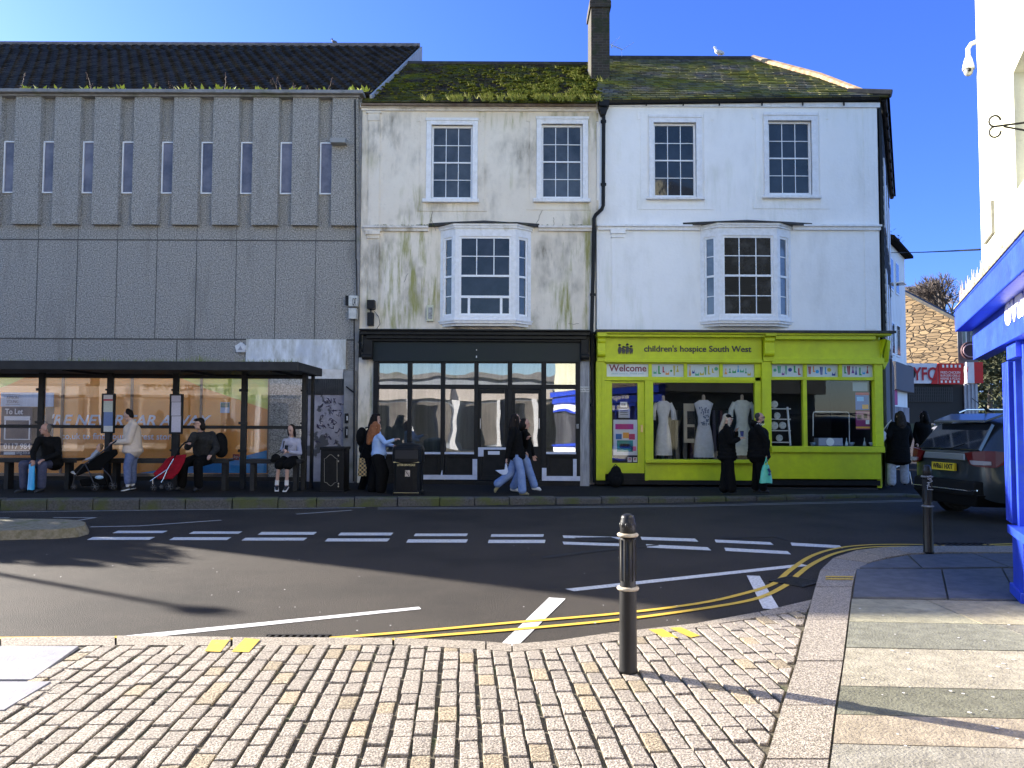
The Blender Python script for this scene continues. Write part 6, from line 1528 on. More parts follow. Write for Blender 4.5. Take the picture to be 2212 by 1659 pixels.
# perch benches
def bench(px0, px1, legs):
    b = B(); a = P(px0, 996, 16.45).x; c = P(px1, 996, 16.45).x; z = .86
    b.box(a, c, 16.30, 16.62, z - .05, z); b.box(a, c, 16.28, 16.31, z - .09, z + .0)
    o = b.obj('bench', m_sh, SH, bevel=.01)
    for p_ in legs: b = B(); x = P(p_, 996, 16.45).x; b.box(x - .045, x + .045, 16.36, 16.55, zb, z - .05); b.obj('bench_leg', m_sh, o)
bench(-40, 175, (20, 150)); bench(225, 500, (252, 487)); bench(536, 655, (548, 640))
def timetable(px0, py0, px1, py1, cols, lab):
    b = B(); Yt = 16.72; b.pbox(px0, py0, px1, py1, Yt, .04, .06); b.box(P((px0 + px1) / 2, 900, Yt).x - .06, P((px0 + px1) / 2, 900, Yt).x + .06, Yt - .02, Yt + .1, zb, P(300, py1, Yt).z)
    cs = b.obj('timetable_case', m_sh, SH, bevel=.01)
    for i, (ya, yb, c) in enumerate(cols):
        b = B(); b.pbox(px0 + 3.4, ya, px1 - 3.4, yb, Yt - .042, .003 + .001 * (i % 2), 0); b.obj('timetable_sheet', M('sheet %s' % (c,), c, tuple(v * .8 for v in c), scale=26, stretch=(1, 1, 3), rough=.4), cs)
timetable(220.5, 850, 247, 936, [(853, 862, (.62, .6, .6)), (862, 866, (.45, .05, .08)), (866, 890, (.52, .58, .52)), (890, 920, (.12, .2, .42)), (920, 932.5, (.62, .64, .62))], '')
timetable(367, 851, 394, 937.5, [(854.5, 868, (.5, .47, .56)), (868.8, 898, (.58, .56, .66)), (899, 933.5, (.60, .58, .68))], '')
# ---- litter bin, black cabinet
m_bin = M('bin black plastic', (.004, .004, .004), (.008, .008, .008), scale=10, rough=.5, spec=.2, world_space=True)
BX = P(882.5, 1000, 16.15).x; BY = 16.15; bz = pz(BX); H = (P(882, 956, BY).z - bz); R = 33 / 1660 * 16.15
LB = thing('litter_bin', (BX, BY, bz), 'round topped black litter bin with gold lettering in front of the black shopfront', 'litter bin')
def sq(cx, cy, r, n=28, p=4.0):
    out = []
    for k in range(n):
        a = 2 * pi * k / n; s = (abs(cos(a)) ** p + abs(sin(a)) ** p) ** (-1 / p); out.append((cx + r * s * cos(a), cy + r * s * sin(a)))
    return out
def sqloft(b, prof, cx, cy, n=28):
    rows = []
    for (r, z) in prof: q = sq(cx, cy, r, n); rows.append([Vector((x, y, z)) for x, y in q + q[:1]])
    b.grid(rows); b.add(rows[-1][:-1], [tuple(range(n))])
b = B(); sqloft(b, [(R * .97, bz), (R * .97, bz + .07), (R * .88, bz + .09), (R * .90, bz + H * .60), (R * .9, bz + H * .62)], BX, BY); b.obj('body', m_bin, LB)
b = B(); sqloft(b, [(R * .9, bz + H * .62), (R * 1.0, bz + H * .635), (R * 1.0, bz + H * .88), (R * .92, bz + H * .93), (R * .72, bz + H * .965), (R * .38, bz + H * .99), (R * .15, bz + H)], BX, BY); b.obj('hood', m_bin, LB)
b = B(); b.box(BX - R * .72, BX + R * .72, BY - R - .006, BY - R + .02, bz + H * .70, bz + H * .86); b.obj('opening', m_dark, LB)
m_gold = M('bin gold', (.55, .45, .22), rough=.4)
b = B(); b.box(BX - R * .86, BX + R * .80, BY - R * .93, BY - R * .88, bz + H * .625, bz + H * .64); b.box(BX - R * .8, BX + R * .8, BY - R * 1.0, BY - R * .95, bz + .055, bz + .062); b.obj('gold_band', m_gold, LB)
b = B(); text(b, 'LITTER BIN PLEASE', (BX - R * .6, BY - R * .93, bz + H * .56), R * 1.15, (1, 0, 0), (0, 0, 1), height=.045, bold=.02); b.obj('bin_lettering', m_gold, LB)
b = B(); b.box(BX - .03, BX + .07, BY - R * .915, BY - R * .9, bz + H * .36, bz + H * .48); st = b.obj('sticker', M('sticker cream', (.6, .5, .42), (.3, .25, .2), scale=30), LB)
b = B(); b.beam((BX - .02, BY - R * .925, bz + H * .47), (BX + .05, BY - R * .925, bz + H * .37), .012, .004, (0, 1, 0)); b.lathe((BX + .02, BY - R * .92, bz + H * .34), [(0, 0), (.018, 0), (.018, .006), (0, .006)], 10, axis=(0, -1, 0)); b.obj('sticker_symbol', m_black, st)
CX0, CX1, CZ0, CZ1 = prect(690, 966, 745, 1066, 16.4)
CBN = thing('street_cabinet', ((CX0 + CX1) / 2, 16.6, CZ0), 'square black litter bin cabinet with a gold outlined panel beside the shelter', 'litter bin')
b = B(); b.box(CX0 + .02, CX1 - .02, 16.4, 16.95, CZ0 - .02, CZ1 - .06); b.box(CX0 + .0, CX1 - .0, 16.38, 16.97, CZ1 - .06, CZ1); b.box(CX0, CX1, 16.38, 16.97, CZ0 - .02, CZ0 + .06); b.obj('body', m_bin, CBN, bevel=.01)
b = B(); pts = [(1618 - 1990 + 2030, 940), (2030, 870)]; 
oc = [(2018, 945), (2018, 800), (2030, 795), (2040, 785), (2050, 775), (2062, 775), (2075, 785), (2085, 795), (2097, 800), (2097, 945), (2080, 950), (2070, 962), (2058, 970), (2045, 962), (2035, 950), (2018, 945)]
b.tube([P(X1(x), Y1(y), 16.395) for x, y in oc], .004, 5); b.obj('gold_outline', M('faded outline', (.30, .28, .22)), CBN)
b = B(); 
for y in (780, 815, 955, 972): b.ell(P(X1(2105), Y1(y), 16.39), (.015, .01, .02), 8, 6)
b.obj('gold_studs', MATS['faded outline'], CBN)

# ================================================================= people
SK = M('skin', (.52, .33, .25), (.46, .27, .20), scale=30, rough=.55)
SK2 = M('skin ruddy', (.48, .27, .19), (.40, .21, .15), scale=30, rough=.55)
def cloth(name, c, c2=None, sc=18, rough=.9, bump=.6): return M(name, c, c2 or tuple(v * .7 for v in c), scale=sc, rough=rough, bump=bump * 1.6, bscale=11, spec=.12)
HB = cloth('dark hair', (.008, .006, .005), (.018, .013, .011), 30, .6)
m_eye = M('eye dark', (.01, .01, .01)); m_lip = M('lip', (.30, .10, .09)); m_shoew = M('shoe white', (.62, .62, .60), rough=.6); m_shoeb = M('shoe black', (.010, .010, .010), (.02, .02, .02), scale=20, rough=.6)
def rotz(f):  # local frame with x along f
    f = Vector((f[0], f[1], f[2] if len(f) > 2 else 0)).normalized(); l = Vector((0, 0, 1)).cross(f).normalized(); u = f.cross(l)
    return Matrix((f, l, u)).transposed()
def hand(b, w, d, c, s=1.0, side=None):
    """palm, four unequal curled fingers and a thumb; d = pointing direction, c = curl direction"""
    d = Vector(d).normalized(); c = Vector(c); c = (c - d * c.dot(d)).normalized(); a = d.cross(c)
    k = s
    for t in (-.024, 0, .024): b.cap(w + a * t * .6 * k, w + d * .075 * k + a * t * k, .017 * k, .014 * k, 8)
    for i, (t, L) in enumerate(((-.030, .060), (-.010, .072), (.010, .068), (.030, .052))):
        p = w + d * .08 * k + a * t * k; q = p + (d * .75 + c * .5).normalized() * L * .55 * k; r = q + (d * .25 + c * .95).normalized() * L * .5 * k
        b.cap(p, q, .0095 * k, .0085 * k, 7); b.cap(q, r, .0085 * k, .007 * k, 7)
    p = w + d * .02 * k - a * .028 * k; q = p + (d * .6 - a * .6 + c * .4).normalized() * .04 * k; r = q + (d * .8 + c * .5).normalized() * .032 * k
    b.cap(p, q, .012 * k, .010 * k, 7); b.cap(q, r, .010 * k, .008 * k, 7)
def person(label, Y0, J, face, torso, top=None, bottom=None, shoe=m_shoeb, skin=None, hair=None, hairpts=(), s=1.0, tw=.19, td=.12, sleeve=.058, thigh=.10, calf=.07, hem=None, topext=None,
           fit=.012, skirt=None, socks=None, group='people by the shops', hood=None, bare=False, extra=None, curl=None, cuffless=False, pitch=0.0):
    """J: pixel joints (px,py,dy): head neck shA shB elA elB wrA wrB hip knA knB anA anB toA toB; A is the arm/leg nearer the camera or the left one in the picture"""
    skin = skin or SK
    q = {k: P(v[0], v[1], Y0 + (v[2] if len(v) > 2 else 0)) for k, v in J.items()}
    low = min(q['toA'].z, q['toB'].z, q['anA'].z, q['anB'].z)
    t = thing('person', (q['hip'].x, Y0, low - .03), label, 'person', group)
    R = rotz(face); R = R @ Matrix.Rotation(pitch, 3, 'Y'); T = rotz((torso[0], torso[1], 0)); Hc = q['head']
    hp = lambda x, y, z: Hc + R @ Vector((x, y, z)) * s
    lat = T @ Vector((0, 1, 0))
    b = B()
    b.ell(hp(-.01, 0, .02), (.093 * s, .074 * s, .10 * s), 18, 12, R); b.ell(hp(.018, 0, -.052), (.064 * s, .054 * s, .060 * s), 14, 10, R); b.cap(hp(.062, 0, -.092), hp(.05, 0, -.09), .020 * s, .02 * s, 8)
    b.cap(hp(.082, 0, .012), hp(.100, 0, -.022), .008 * s, .013 * s, 8); b.ell(hp(.078, 0, -.052), (.012 * s, .024 * s, .012 * s), 8, 6, R); b.ell(hp(.072, 0, .035), (.016 * s, .05 * s, .012 * s), 8, 6, R)
    for e in (1, -1): b.ell(hp(-.005, e * .076 * s, -.01), (.018 * s, .010 * s, .030 * s), 8, 6, R)
    b.cap(hp(-.02, 0, -.06), q['neck'] - Vector((0, 0, .02)), .052 * s, .058 * s, 12)
    ch = q['neck'].lerp(q['hip'], .30); be = q['neck'].lerp(q['hip'], .68)
    ax = (q['neck'] - q['hip']).normalized()
    Tt = Matrix((T @ Vector((1, 0, 0)), lat, ax)).transposed()
    def tor(b, e):
        b.cap(q['shA'], q['shB'], .05 * s + e, .05 * s + e, 12)
        for i in range(8):
            u = i / 7; c_ = ch.lerp(q['hip'], u); wv = (.90 - .10 * sin(pi * min(1, u * 1.1))); b.ell(c_, ((td + .006 * sin(pi * u)) * s + e, tw * wv * s + e, .14 * s + e), 18, 12, Tt)
    tor(b, -.018)
    hips = {'A': q['hip'].lerp(q['knA'], .08) + (lat * (.085 * s) * (1 if (q['shA'] - q['shB']).dot(lat) > 0 else -1)), 'B': q['hip'].lerp(q['knB'], .08) - (lat * (.085 * s) * (1 if (q['shA'] - q['shB']).dot(lat) > 0 else -1))}
    for k in 'AB':
        b.chain([q['sh' + k], q['el' + k], q['wr' + k]], [.044 * s, .034 * s, .024 * s], 10)
        d = (q['wr' + k] - q['el' + k]).normalized(); c_ = curl or (T @ Vector((.3, 0, -1)))
        hd = d
        hand(b, q['wr' + k], hd, c_, s)
        b.chain([hips[k], q['kn' + k], q['an' + k]], [.078 * s, .050 * s, .034 * s], 10)
        b.cap(q['an' + k] - Vector((0, 0, .02)), q['to' + k] + Vector((0, 0, .0)), .030 * s, .024 * s, 8)
    remesh_obj(b, 'body', skin, t, .0085, 2)
    # face details
    for e in (1, -1):
        b = B(); b.ell(hp(.078, e * .030, .012), (.008 * s, .013 * s, .006 * s), 8, 6, R); b.obj('eye', m_eye, t)
    b = B(); b.ell(hp(.090, 0, -.055), (.006 * s, .02 * s, .006 * s), 8, 6, R); b.obj('mouth', m_lip, t)
    for e in (1, -1):
        b = B(); b.beam(hp(.085, e * .018, .036), hp(.078, e * .046, .036), .006, .007); b.obj('eyebrow', hair or HB, t)
    if top:
        b = B(); tor(b, fit)
        for k in 'AB':
            b.chain([q['sh' + k], q['el' + k], q['el' + k].lerp(q['wr' + k], .92)], [sleeve * s, sleeve * .86 * s, sleeve * .66 * s], 12)
        b.cap(q['neck'] + Vector((0, 0, .0)), ch, .066 * s, .09 * s, 12)
        if topext: # hem of the coat further down
            z, r1, r2 = topext; e = q['hip'] + Vector((0, 0, -z + .04)); n_ = 3 + int(max(0, z) * 16)
            for i in range(n_ + 1):
                u = i / n_; b.ell(be.lerp(e, u), ((td * (1 + (r1 - 1) * u) + fit) * s, (tw * (.84 + (r2 - .84) * u) + fit) * s, .10), 18, 12, T)
        if hood: b.ell(q['neck'] + T @ Vector((-.10, 0, .02)), (.075, .11, .07), 12, 8, T)
        remesh_obj(b, 'jacket' if hood or topext else 'top', top, t, .013, 3)
    if bottom:
        b = B(); b.ell(q['hip'] + Vector((0, 0, -.0)), (td * s + fit * .8, tw * .84 * s + fit * .8, .12 * s), 16, 10, Tt)
        for k in 'AB':
            a_ = q['kn' + k].lerp(q['an' + k], .93 if not cuffless else .80); hm = hem if hem else calf
            b.chain([hips[k], q['kn' + k], a_], [thigh * s, calf * 1.08 * s, hm * s], 14)
        remesh_obj(b, 'trousers', bottom, t, .013, 2)
    if skirt:
        b = B(); b.ell(q['hip'], (td * s + .02, tw * .9 * s + .02, .12 * s), 16, 10, Tt)
        for k in 'AB': b.cap(hips[k], hips[k].lerp(q['kn' + k], .92), .125 * s, .115 * s, 14)
        b.cap(hips['A'].lerp(q['knA'], .8), hips['B'].lerp(q['knB'], .8), .09, .09, 12); remesh_obj(b, 'skirt', skirt, t, .014, 3)
    for k in 'AB':
        d = (q['to' + k] - q['an' + k]); d.z = 0
        if d.length < .02: d = T @ Vector((.1, 0, 0))
        d.normalize(); an = q['an' + k]; to = q['to' + k]
        b = B(); heel = an + Vector((0, 0, -.045)) - d * .03; b.cap(heel, to.lerp(an, .25) + Vector((0, 0, .0)), .040 * s, .040 * s, 10); b.cap(to.lerp(an, .25), to, .040 * s, .030 * s, 10); b.cap(an - Vector((0, 0, .05)), an, .042 * s, .040 * s, 10)
        so = remesh_obj(b, 'shoe', shoe, t, .010, 2)
        if shoe is m_shoeb and socks or shoe is m_shoew:
            pass
        if socks:
            b = B(); b.beam(heel - d * .02 + Vector((0, 0, -.032)), to + d * .03 + Vector((0, 0, -.028)), .085, .026); b.obj('sole', m_shoew, so, bevel=.008)
            b = B(); b.tube([an + Vector((0, 0, -.03)), an + (q['kn' + k] - an).normalized() * .08], [.044, .042], 12); b.obj('sock', m_shoew, t)
    if hairpts:
        b = B()
        for h in hairpts:
            if len(h) == 2: b.ell(hp(*h[0]), tuple(v * s for v in h[1]), 14, 10, R)
            else: b.chain([hp(*p) for p in h[:-1]], [r * s for r in h[-1]], 10)
        remesh_obj(b, 'hair', hair or HB, t, .012, 2)
    if extra: extra(t, hp, q, T)
    return t, q, hp, T
SHORT = [((-.035, 0, .045), (.083, .080, .088)), ((-.055, 0, -.005), (.055, .074, .07))]
LONG = SHORT + [[(-.07, .03, .0), (-.09, .04, -.16), (-.08, .04, -.30), (.06, .075, .05)], [(-.07, -.03, .0), (-.09, -.04, -.16), (-.08, -.04, -.30), (.06, .075, .05)], [(.02, .07, .05), (.03, .075, -.08), (.01, .08, -.24), (.036, .04, .025)], [(.02, -.07, .05), (.03, -.075, -.08), (.01, -.08, -.24), (.036, .04, .025)]]

# 1 seated man with the blue bag
J = dict(head=(98, 927, .15), neck=(103, 945, .25), shA=(84, 950, .1), shB=(124, 950, .32), elA=(72, 976, -.02), elB=(127, 980, .15), wrA=(72, 994, -.15), wrB=(95, 993, -.15), hip=(115, 1001, .42), knA=(50, 1003, -.05), knB=(92, 1004, -.12), anA=(52, 1054, .02), anB=(90, 1053, -.02), toA=(34, 1063, -.08), toB=(77, 1063, -.15))
m_jk = cloth('black jacket', (.006, .006, .006), (.010, .010, .010)); m_jean = cloth('dark jeans', (.055, .062, .10), (.085, .09, .14), 14)
def collar(t, hp, q, T):
    pass
person('grey haired man in a black jacket sitting at the left holding a blue carrier bag', 15.75, J, (-.85, -.5, 0), (-.75, -.6), m_jk, m_jean, m_shoeb, SK2, cloth('grey hair', (.10, .09, .08), (.18, .16, .14), 40), [((-.045, 0, .03), (.072, .077, .08)), ((-.06, 0, -.03), (.04, .066, .05))], tw=.22, td=.15, sleeve=.072, thigh=.105, calf=.078, topext=(.05, 1.2, .95), fit=.02)
def carrier(px0, py0, px1, py1, Y, topw, label, name, mat, grip, print_=None, sag=.3):
    a = P(px0, py1, Y); c = P(px1, py0, Y); x0, x1, z0, z1 = a.x, c.x, a.z, c.z; t = thing(name, ((x0 + x1) / 2, Y, z0), label, 'bag')
    b = B(); rows = []; n = 16
    for i in range(9):
        u = i / 8; w = (x1 - x0) / 2 * (1 - (1 - topw) * u ** 1.4); dpt = .07 * (1 - .6 * u) + .01; cx = (x0 + x1) / 2; row = []
        for k in range(n + 1):
            A = 2 * pi * k / n; rr = 1 + .05 * sin(5 * A + i) ; row.append(Vector((cx + w * cos(A) * rr, Y + dpt * sin(A) * rr, z0 + (z1 - z0) * u + .008 * sin(3 * A + i * 2) - (.02 * sag if i == 0 else 0))))
        rows.append(row)
    b.grid(rows); b.add(rows[0][:-1], [tuple(range(n))]); b.obj('bag', mat, t, fix=True, smooth=True)
    g = P(grip[0], grip[1], Y)
    for s in (-1, 1):
        b = B(); p = Vector(((x0 + x1) / 2 + s * (x1 - x0) / 2 * topw * .6, Y, z1 - .01)); b.tube([p, p.lerp(g, .6) + Vector((0, .01 * s, 0)), g], [.012, .008, .007], 6); b.obj('handle', mat, t)
    if print_: print_(t, (x0 + x1) / 2, Y, z0, z1)
    return t
carrier(61, 1004 - 1, 75.5, 1057, 15.58, .95, 'light blue carrier bag hanging between the knees of the seated man', 'carrier_bag', M('blue plastic', (.04, .36, .68), (.06, .45, .78), scale=4, rough=.35), (73, 996))
# 2 child in the black pushchair, standing mother
Xa = lambda x: x * .14883; Ya = lambda y: 850.3 + y * .14883
J = dict(head=(Xa(1445), Ya(775), 0), neck=(Xa(1405), Ya(835), 0), shA=(Xa(1400), Ya(850), -.09), shB=(Xa(1400), Ya(850), .09), elA=(Xa(1330), Ya(930), -.12), elB=(Xa(1330), Ya(930), .12), wrA=(Xa(1240), Ya(960), -.10), wrB=(Xa(1240), Ya(960), .08), hip=(Xa(1340), Ya(1040), 0), knA=(Xa(1200), Ya(1060), -.08), knB=(Xa(1190), Ya(1050), .08), anA=(Xa(1110), Ya(1140), -.08), anB=(Xa(1100), Ya(1130), .08), toA=(Xa(1050), Ya(1150), -.09), toB=(Xa(1040), Ya(1140), .09))
person('small child in a pale grey top reclining in the black pushchair', 16.1, J, (-.9, -.3, .2), (-1, -.1), cloth('child grey', (.42, .46, .52)), cloth('child black', (.012, .012, .012)), m_shoew, SK, cloth('sandy hair', (.22, .13, .07)), SHORT, s=.62, tw=.17, td=.12, sleeve=.062, thigh=.085, calf=.075)
def wheel(b_parent, c, r, w=.035, mat=None, name='wheel'):
    b = B(); b.lathe(Vector(c), [(r * .78, -w / 2), (r, -w / 2), (r * 1.02, 0), (r, w / 2), (r * .78, w / 2)], 24, axis=(0, 1, 0)); 
    # hollow centre: ring
    b = B(); pts = [Vector(c) + Vector((cos(2 * pi * k / 24) * r * .88, 0, sin(2 * pi * k / 24) * r * .88)) for k in range(25)]; b.tube(pts, r * .13, 8, cap=False); o = b.obj(name, m_tyre, b_parent)
    b = B()
    for k in range(6):
        a = pi * k / 3; b.tube([Vector(c), Vector(c) + Vector((cos(a), 0, sin(a))) * r * .8], .008, 5)
    b.lathe(Vector(c) - Vector((0, .015, 0)), [(0, 0), (r * .25, 0), (r * .25, .03), (0, .03)], 12, axis=(0, 1, 0)); b.obj('wheel_hub', M('hub grey', (.07, .07, .07)), o)
def pushchair(fx, fy, Y, seatpts, bars, handle, wheels, matc, matf, label, frm_r=.013):
    w0 = P(fx(wheels[0][0]), fy(wheels[0][1]), Y); t = thing('pushchair', (w0.x, Y, .19), label, 'pushchair')
    Q = lambda x, y, dy: P(fx(x), fy(y), Y + dy)
    # fabric: a hull between two side outlines
    b = B(); n = len(seatpts)
    b.hexa([Q(x, y, -.17) for x, y in seatpts], [Q(x, y, .17) for x, y in seatpts])
    o = b.obj('seat', matc, t, bevel=.03)
    for s in (-.23, .23):
        for k, bar in enumerate(bars):
            b = B(); b.tube([Q(x, y, s) for x, y in bar], frm_r, 8); b.obj('frame', matf, t)
        for i, (x, y, r) in enumerate(wheels): c = Q(x, y, s * 1.08); wheel(t, c, r)
    b = B(); hh = [Q(x, y, -.23) for x, y in handle[::-1]] + [Q(x, y, .23) for x, y in handle]; b.tube(hh, .015, 8); b.obj('handle', m_plast, t)
    for (p0, p1) in ((wheels[0][:2], None), (wheels[1][:2], None)):
        b = B(); b.tube([Q(p0[0], p0[1], -.23), Q(p0[0], p0[1], .23)], .009, 6); b.obj('axle', matf, t)
    return t, Q
m_pf = M('frame dark', (.05, .05, .055), rough=.35, metal=.6)
t, Q = pushchair(Xa, Ya, 16.1, [(1330, 960), (1500, 850), (1690, 800), (1720, 870), (1560, 1010), (1480, 1110), (1300, 1120), (1120, 1200), (1090, 1170), (1230, 1060)],
          [[(1640, 720), (1330, 960), (1230, 1020), (1080, 1200), (1060, 1320)], [(1230, 1010), (1300, 1150), (1375, 1340)], [(1480, 1080), (1600, 1200), (1640, 1330)]],
          [(1640, 720), (1680, 690), (1690, 680)], [(1378, 1352, .088), (1640, 1335, .085), (1070, 1350, .06)], cloth('pram black', (.005, .005, .005)), m_pf, 'black pushchair facing left with a reclining child inside')
b = B(); b.hexa([Q(x, y, -.16) for x, y in ((1150, 1250), (1520, 1190), (1560, 1330), (1180, 1345))], [Q(x, y, .16) for x, y in ((1150, 1250), (1520, 1190), (1560, 1330), (1180, 1345))]); b.obj('basket', MATS['pram black'], t, bevel=.02)
b = B(); b.ell(Q(1440, 1215, -.18), (.09, .03, .04), 10, 8); b.obj('blue_wipes', M('wipes blue', (.15, .4, .6), (.5, .55, .6), scale=25), t)
Xb = lambda x: 219.4 + x * .14883; Yb = Ya
J = dict(head=(Xb(388), Ya(322), 0), neck=(Xb(440), Ya(410), 0), shA=(Xb(470), Ya(450), -.17), shB=(Xb(455), Ya(455), .17), elA=(Xb(395), Ya(690), -.20), elB=(Xb(380), Ya(680), .18), wrA=(Xb(190), Ya(715), -.18), wrB=(Xb(200), Ya(705), .18), hip=(Xb(455), Ya(830), 0), knA=(Xb(375), Ya(1060), -.09), knB=(Xb(450), Ya(1060), .09), anA=(Xb(385), Ya(1330), -.09), anB=(Xb(455), Ya(1320), .09), toA=(Xb(310), Ya(1395), -.10), toB=(Xb(400), Ya(1375), .10))
m_fl = cloth('cream fleece', (.66, .56, .46), (.55, .45, .36), 45, .95, 1.0); m_jean2 = cloth('mid blue jeans', (.10, .14, .27), (.16, .20, .34), 14)
person('woman in a cream fleece and blue jeans standing and pushing the black pushchair', 16.2, J, (-.95, -.1, -.35), (-1, -.15), m_fl, m_jean2, m_shoeb, SK, HB, SHORT + [((-.03, 0, .115), (.045, .045, .04)), ((-.065, 0, -.03), (.04, .06, .05))], tw=.20, td=.15, sleeve=.078, thigh=.105, calf=.078, hem=.072, topext=(.04, 1.25, .95), fit=.022, socks=True, cuffless=True)
# 3 seated woman with glasses, red pushchair
J = dict(head=(Xb(1415), Ya(440), 0), neck=(Xb(1450), Ya(560), .08), shA=(Xb(1345), Ya(610), -.12), shB=(Xb(1600), Ya(600), .2), elA=(Xb(1250), Ya(775), -.2), elB=(Xb(1670), Ya(800), .05), wrA=(Xb(1265), Ya(735), -.32), wrB=(Xb(1590), Ya(885), -.12), hip=(Xb(1500), Ya(935), .28), knA=(Xb(1195), Ya(1010), -.18), knB=(Xb(1400), Ya(1010), -.22), anA=(Xb(1165), Ya(1340), -.05), anB=(Xb(1410), Ya(1350), -.12), toA=(Xb(1090), Ya(1385), -.15), toB=(Xb(1350), Ya(1395), -.2))
m_ch = cloth('charcoal jumper', (.020, .020, .020), (.034, .034, .033), 20); m_bt = cloth('black trousers', (.004, .004, .004), (.007, .007, .007))
def glasses(t, hp, q, T):
    for e in (1, -1):
        b = B(); b.tube([hp(.096, e * .034 + .022 * cos(k * pi / 6), .010 + .017 * sin(k * pi / 6)) for k in range(13)], .0035, 5); b.obj('spectacle_rim', m_black, t)
        b = B(); b.tube([hp(.092, e * .055, .014), hp(.0, e * .08, .012)], .003, 5); b.obj('spectacle_arm', m_black, t)
person('seated woman with dark curly hair and glasses in a charcoal jumper', 16.05, J, (-.88, -.45, -.1), (-.55, -.8), m_ch, m_bt, m_shoeb, SK, HB, SHORT + [((.02, 0, .085), (.075, .075, .04)), ((-.06, .04, -.05), (.06, .05, .10)), ((-.07, -.03, -.06), (.06, .05, .11)), ((.0, -.07, -.02), (.03, .03, .07))], tw=.27, td=.19, sleeve=.085, thigh=.135, calf=.088, fit=.02, extra=glasses)
def blobthing(name, label, cat, els, mat, loc, voxel=.015, parts=None, group=None):
    t = thing(name, loc, label, cat, group); b = B()
    for e in els:
        if len(e) == 2: b.ell(e[0], e[1], 14, 10)
        else: b.cap(*e)
    remesh_obj(b, 'bag_body', mat, t, voxel, 2)
    if parts: parts(t)
    return t
bk = P(Xb(1720), Ya(740), 16.40)
def straps(t):
    b = B(); b.tube([bk + Vector((-.08, -.1, .2)), bk + Vector((-.22, -.30, .19)), bk + Vector((-.22, -.32, .02)), bk + Vector((-.08, -.18, -.15))], .018, 6); b.obj('strap', m_black, t)
    b = B(); b.ell(bk + Vector((.06, -.12, -.08)), (.06, .05, .10), 10, 8); b.obj('pocket', m_jk, t)
blobthing('backpack', 'black backpack on the back of the seated woman with glasses', 'backpack', [(bk, (.15, .18, .26)), (bk + Vector((.03, 0, -.12)), (.13, .17, .16))], m_jk, bk, parts=straps)
m_red = cloth('red pram fabric', (.30, .010, .022), (.20, .008, .015), 10); m_sil = M('frame silver', (.62, .60, .60), rough=.25, metal=.9)
t, Q = pushchair(Xb, Ya, 15.75, [(745, 1160), (850, 1060), (940, 950), (1020, 905), (1240, 875), (1200, 1000), (1120, 1150), (1020, 1245), (810, 1245)],
          [[(1050, 945), (960, 1100), (780, 1220), (710, 1270)], [(960, 1100), (900, 1240), (870, 1290)], [(745, 1245), (745, 1330)]],
          [(1060, 920), (1100, 850), (1150, 770), (1210, 710), (1270, 695), (1310, 700)], [(985, 1345, .088), (755, 1360, .065), (870, 1350, .05)], m_red, m_sil, 'red pushchair with a silver frame in front of the seated woman with glasses')
b = B(); b.hexa([Q(x, y, -.18) for x, y in ((920, 960), (1020, 905), (1100, 900), (960, 1050))], [Q(x, y, .18) for x, y in ((920, 960), (1020, 905), (1100, 900), (960, 1050))]); b.obj('canopy', m_red, t, bevel=.03)
# 4 girl with the phone
def p1(x, y, d=0): return (X1(x), Y1(y), d)
J = dict(head=p1(1812, 622, -.02), neck=p1(1812, 668, .05), shA=p1(1775, 692, .02), shB=p1(1855, 692, .05), elA=p1(1752, 752, -.05), elB=p1(1866, 765, .0), wrA=p1(1770, 745, -.26), wrB=p1(1795, 758, -.26), hip=p1(1805, 805, .12), knA=p1(1735, 842, -.30), knB=p1(1788, 842, -.32), anA=p1(1722, 955, -.22), anB=p1(1783, 955, -.25), toA=p1(1722, 992, -.36), toB=p1(1772, 995, -.38))
m_gs = cloth('pale grey sweatshirt', (.40, .40, .47), (.32, .32, .38), 12)
def gmark(t, hp, q, T):
    a = q['neck'].lerp(q['hip'], .38) + Vector((.0, -.165, 0)); b = B()
    for i in range(3): b.tube([a + Vector((-.09 + .02 * i, 0, .02 - .02 * i)), a + Vector((0, -.006, .03 - .02 * i)), a + Vector((.09 - .02 * i, 0, .012 - .02 * i))], .004, 4)
    b.obj('sweatshirt_print', M('print dark', (.12, .12, .16)), t)
    b = B(); b.box(q['wrA'].x + .02, q['wrA'].x + .09, q['wrA'].y - .10, q['wrA'].y - .09, q['wrA'].z - .02, q['wrA'].z + .1)
person('dark haired girl in a grey sweatshirt and black shorts sitting looking at her phone', 16.35, J, (-.25, -.95, -.35), (-.2, -1), m_gs, None, m_shoeb, SK, HB, SHORT + [[(-.01, .06, .05), (.0, .075, -.08), (.0, .07, -.16), (.035, .035, .022)], [(-.01, -.06, .05), (.0, -.075, -.08), (.0, -.07, -.16), (.035, .035, .022)]], s=.93, tw=.17, td=.12, sleeve=.062, fit=.022, skirt=m_bt, socks=True, extra=gmark)
ph = P(X1(1780), Y1(738), 16.02); b = B(); b.hexa([ph + Vector((-.035, 0, -.06)), ph + Vector((.035, 0, -.06)), ph + Vector((.035, .03, .07)), ph + Vector((-.035, .03, .07))], [ph + Vector((-.035, -.01, -.06)), ph + Vector((.035, -.01, -.06)), ph + Vector((.035, .02, .07)), ph + Vector((-.035, .02, .07))]); o = b.obj('phone', m_black, bevel=.003); recenter(o, ph); tag(o, 'black phone held by the seated girl in the grey sweatshirt', 'phone')
gb = P(X1(1716), Y1(795), 16.15)
def gstrap(t): b = B(); b.tube([gb + Vector((0, 0, .1)), P(X1(1760), Y1(740), 16.2), P(X1(1768), Y1(690), 16.28)], .012, 6); b.obj('strap', m_black, t)
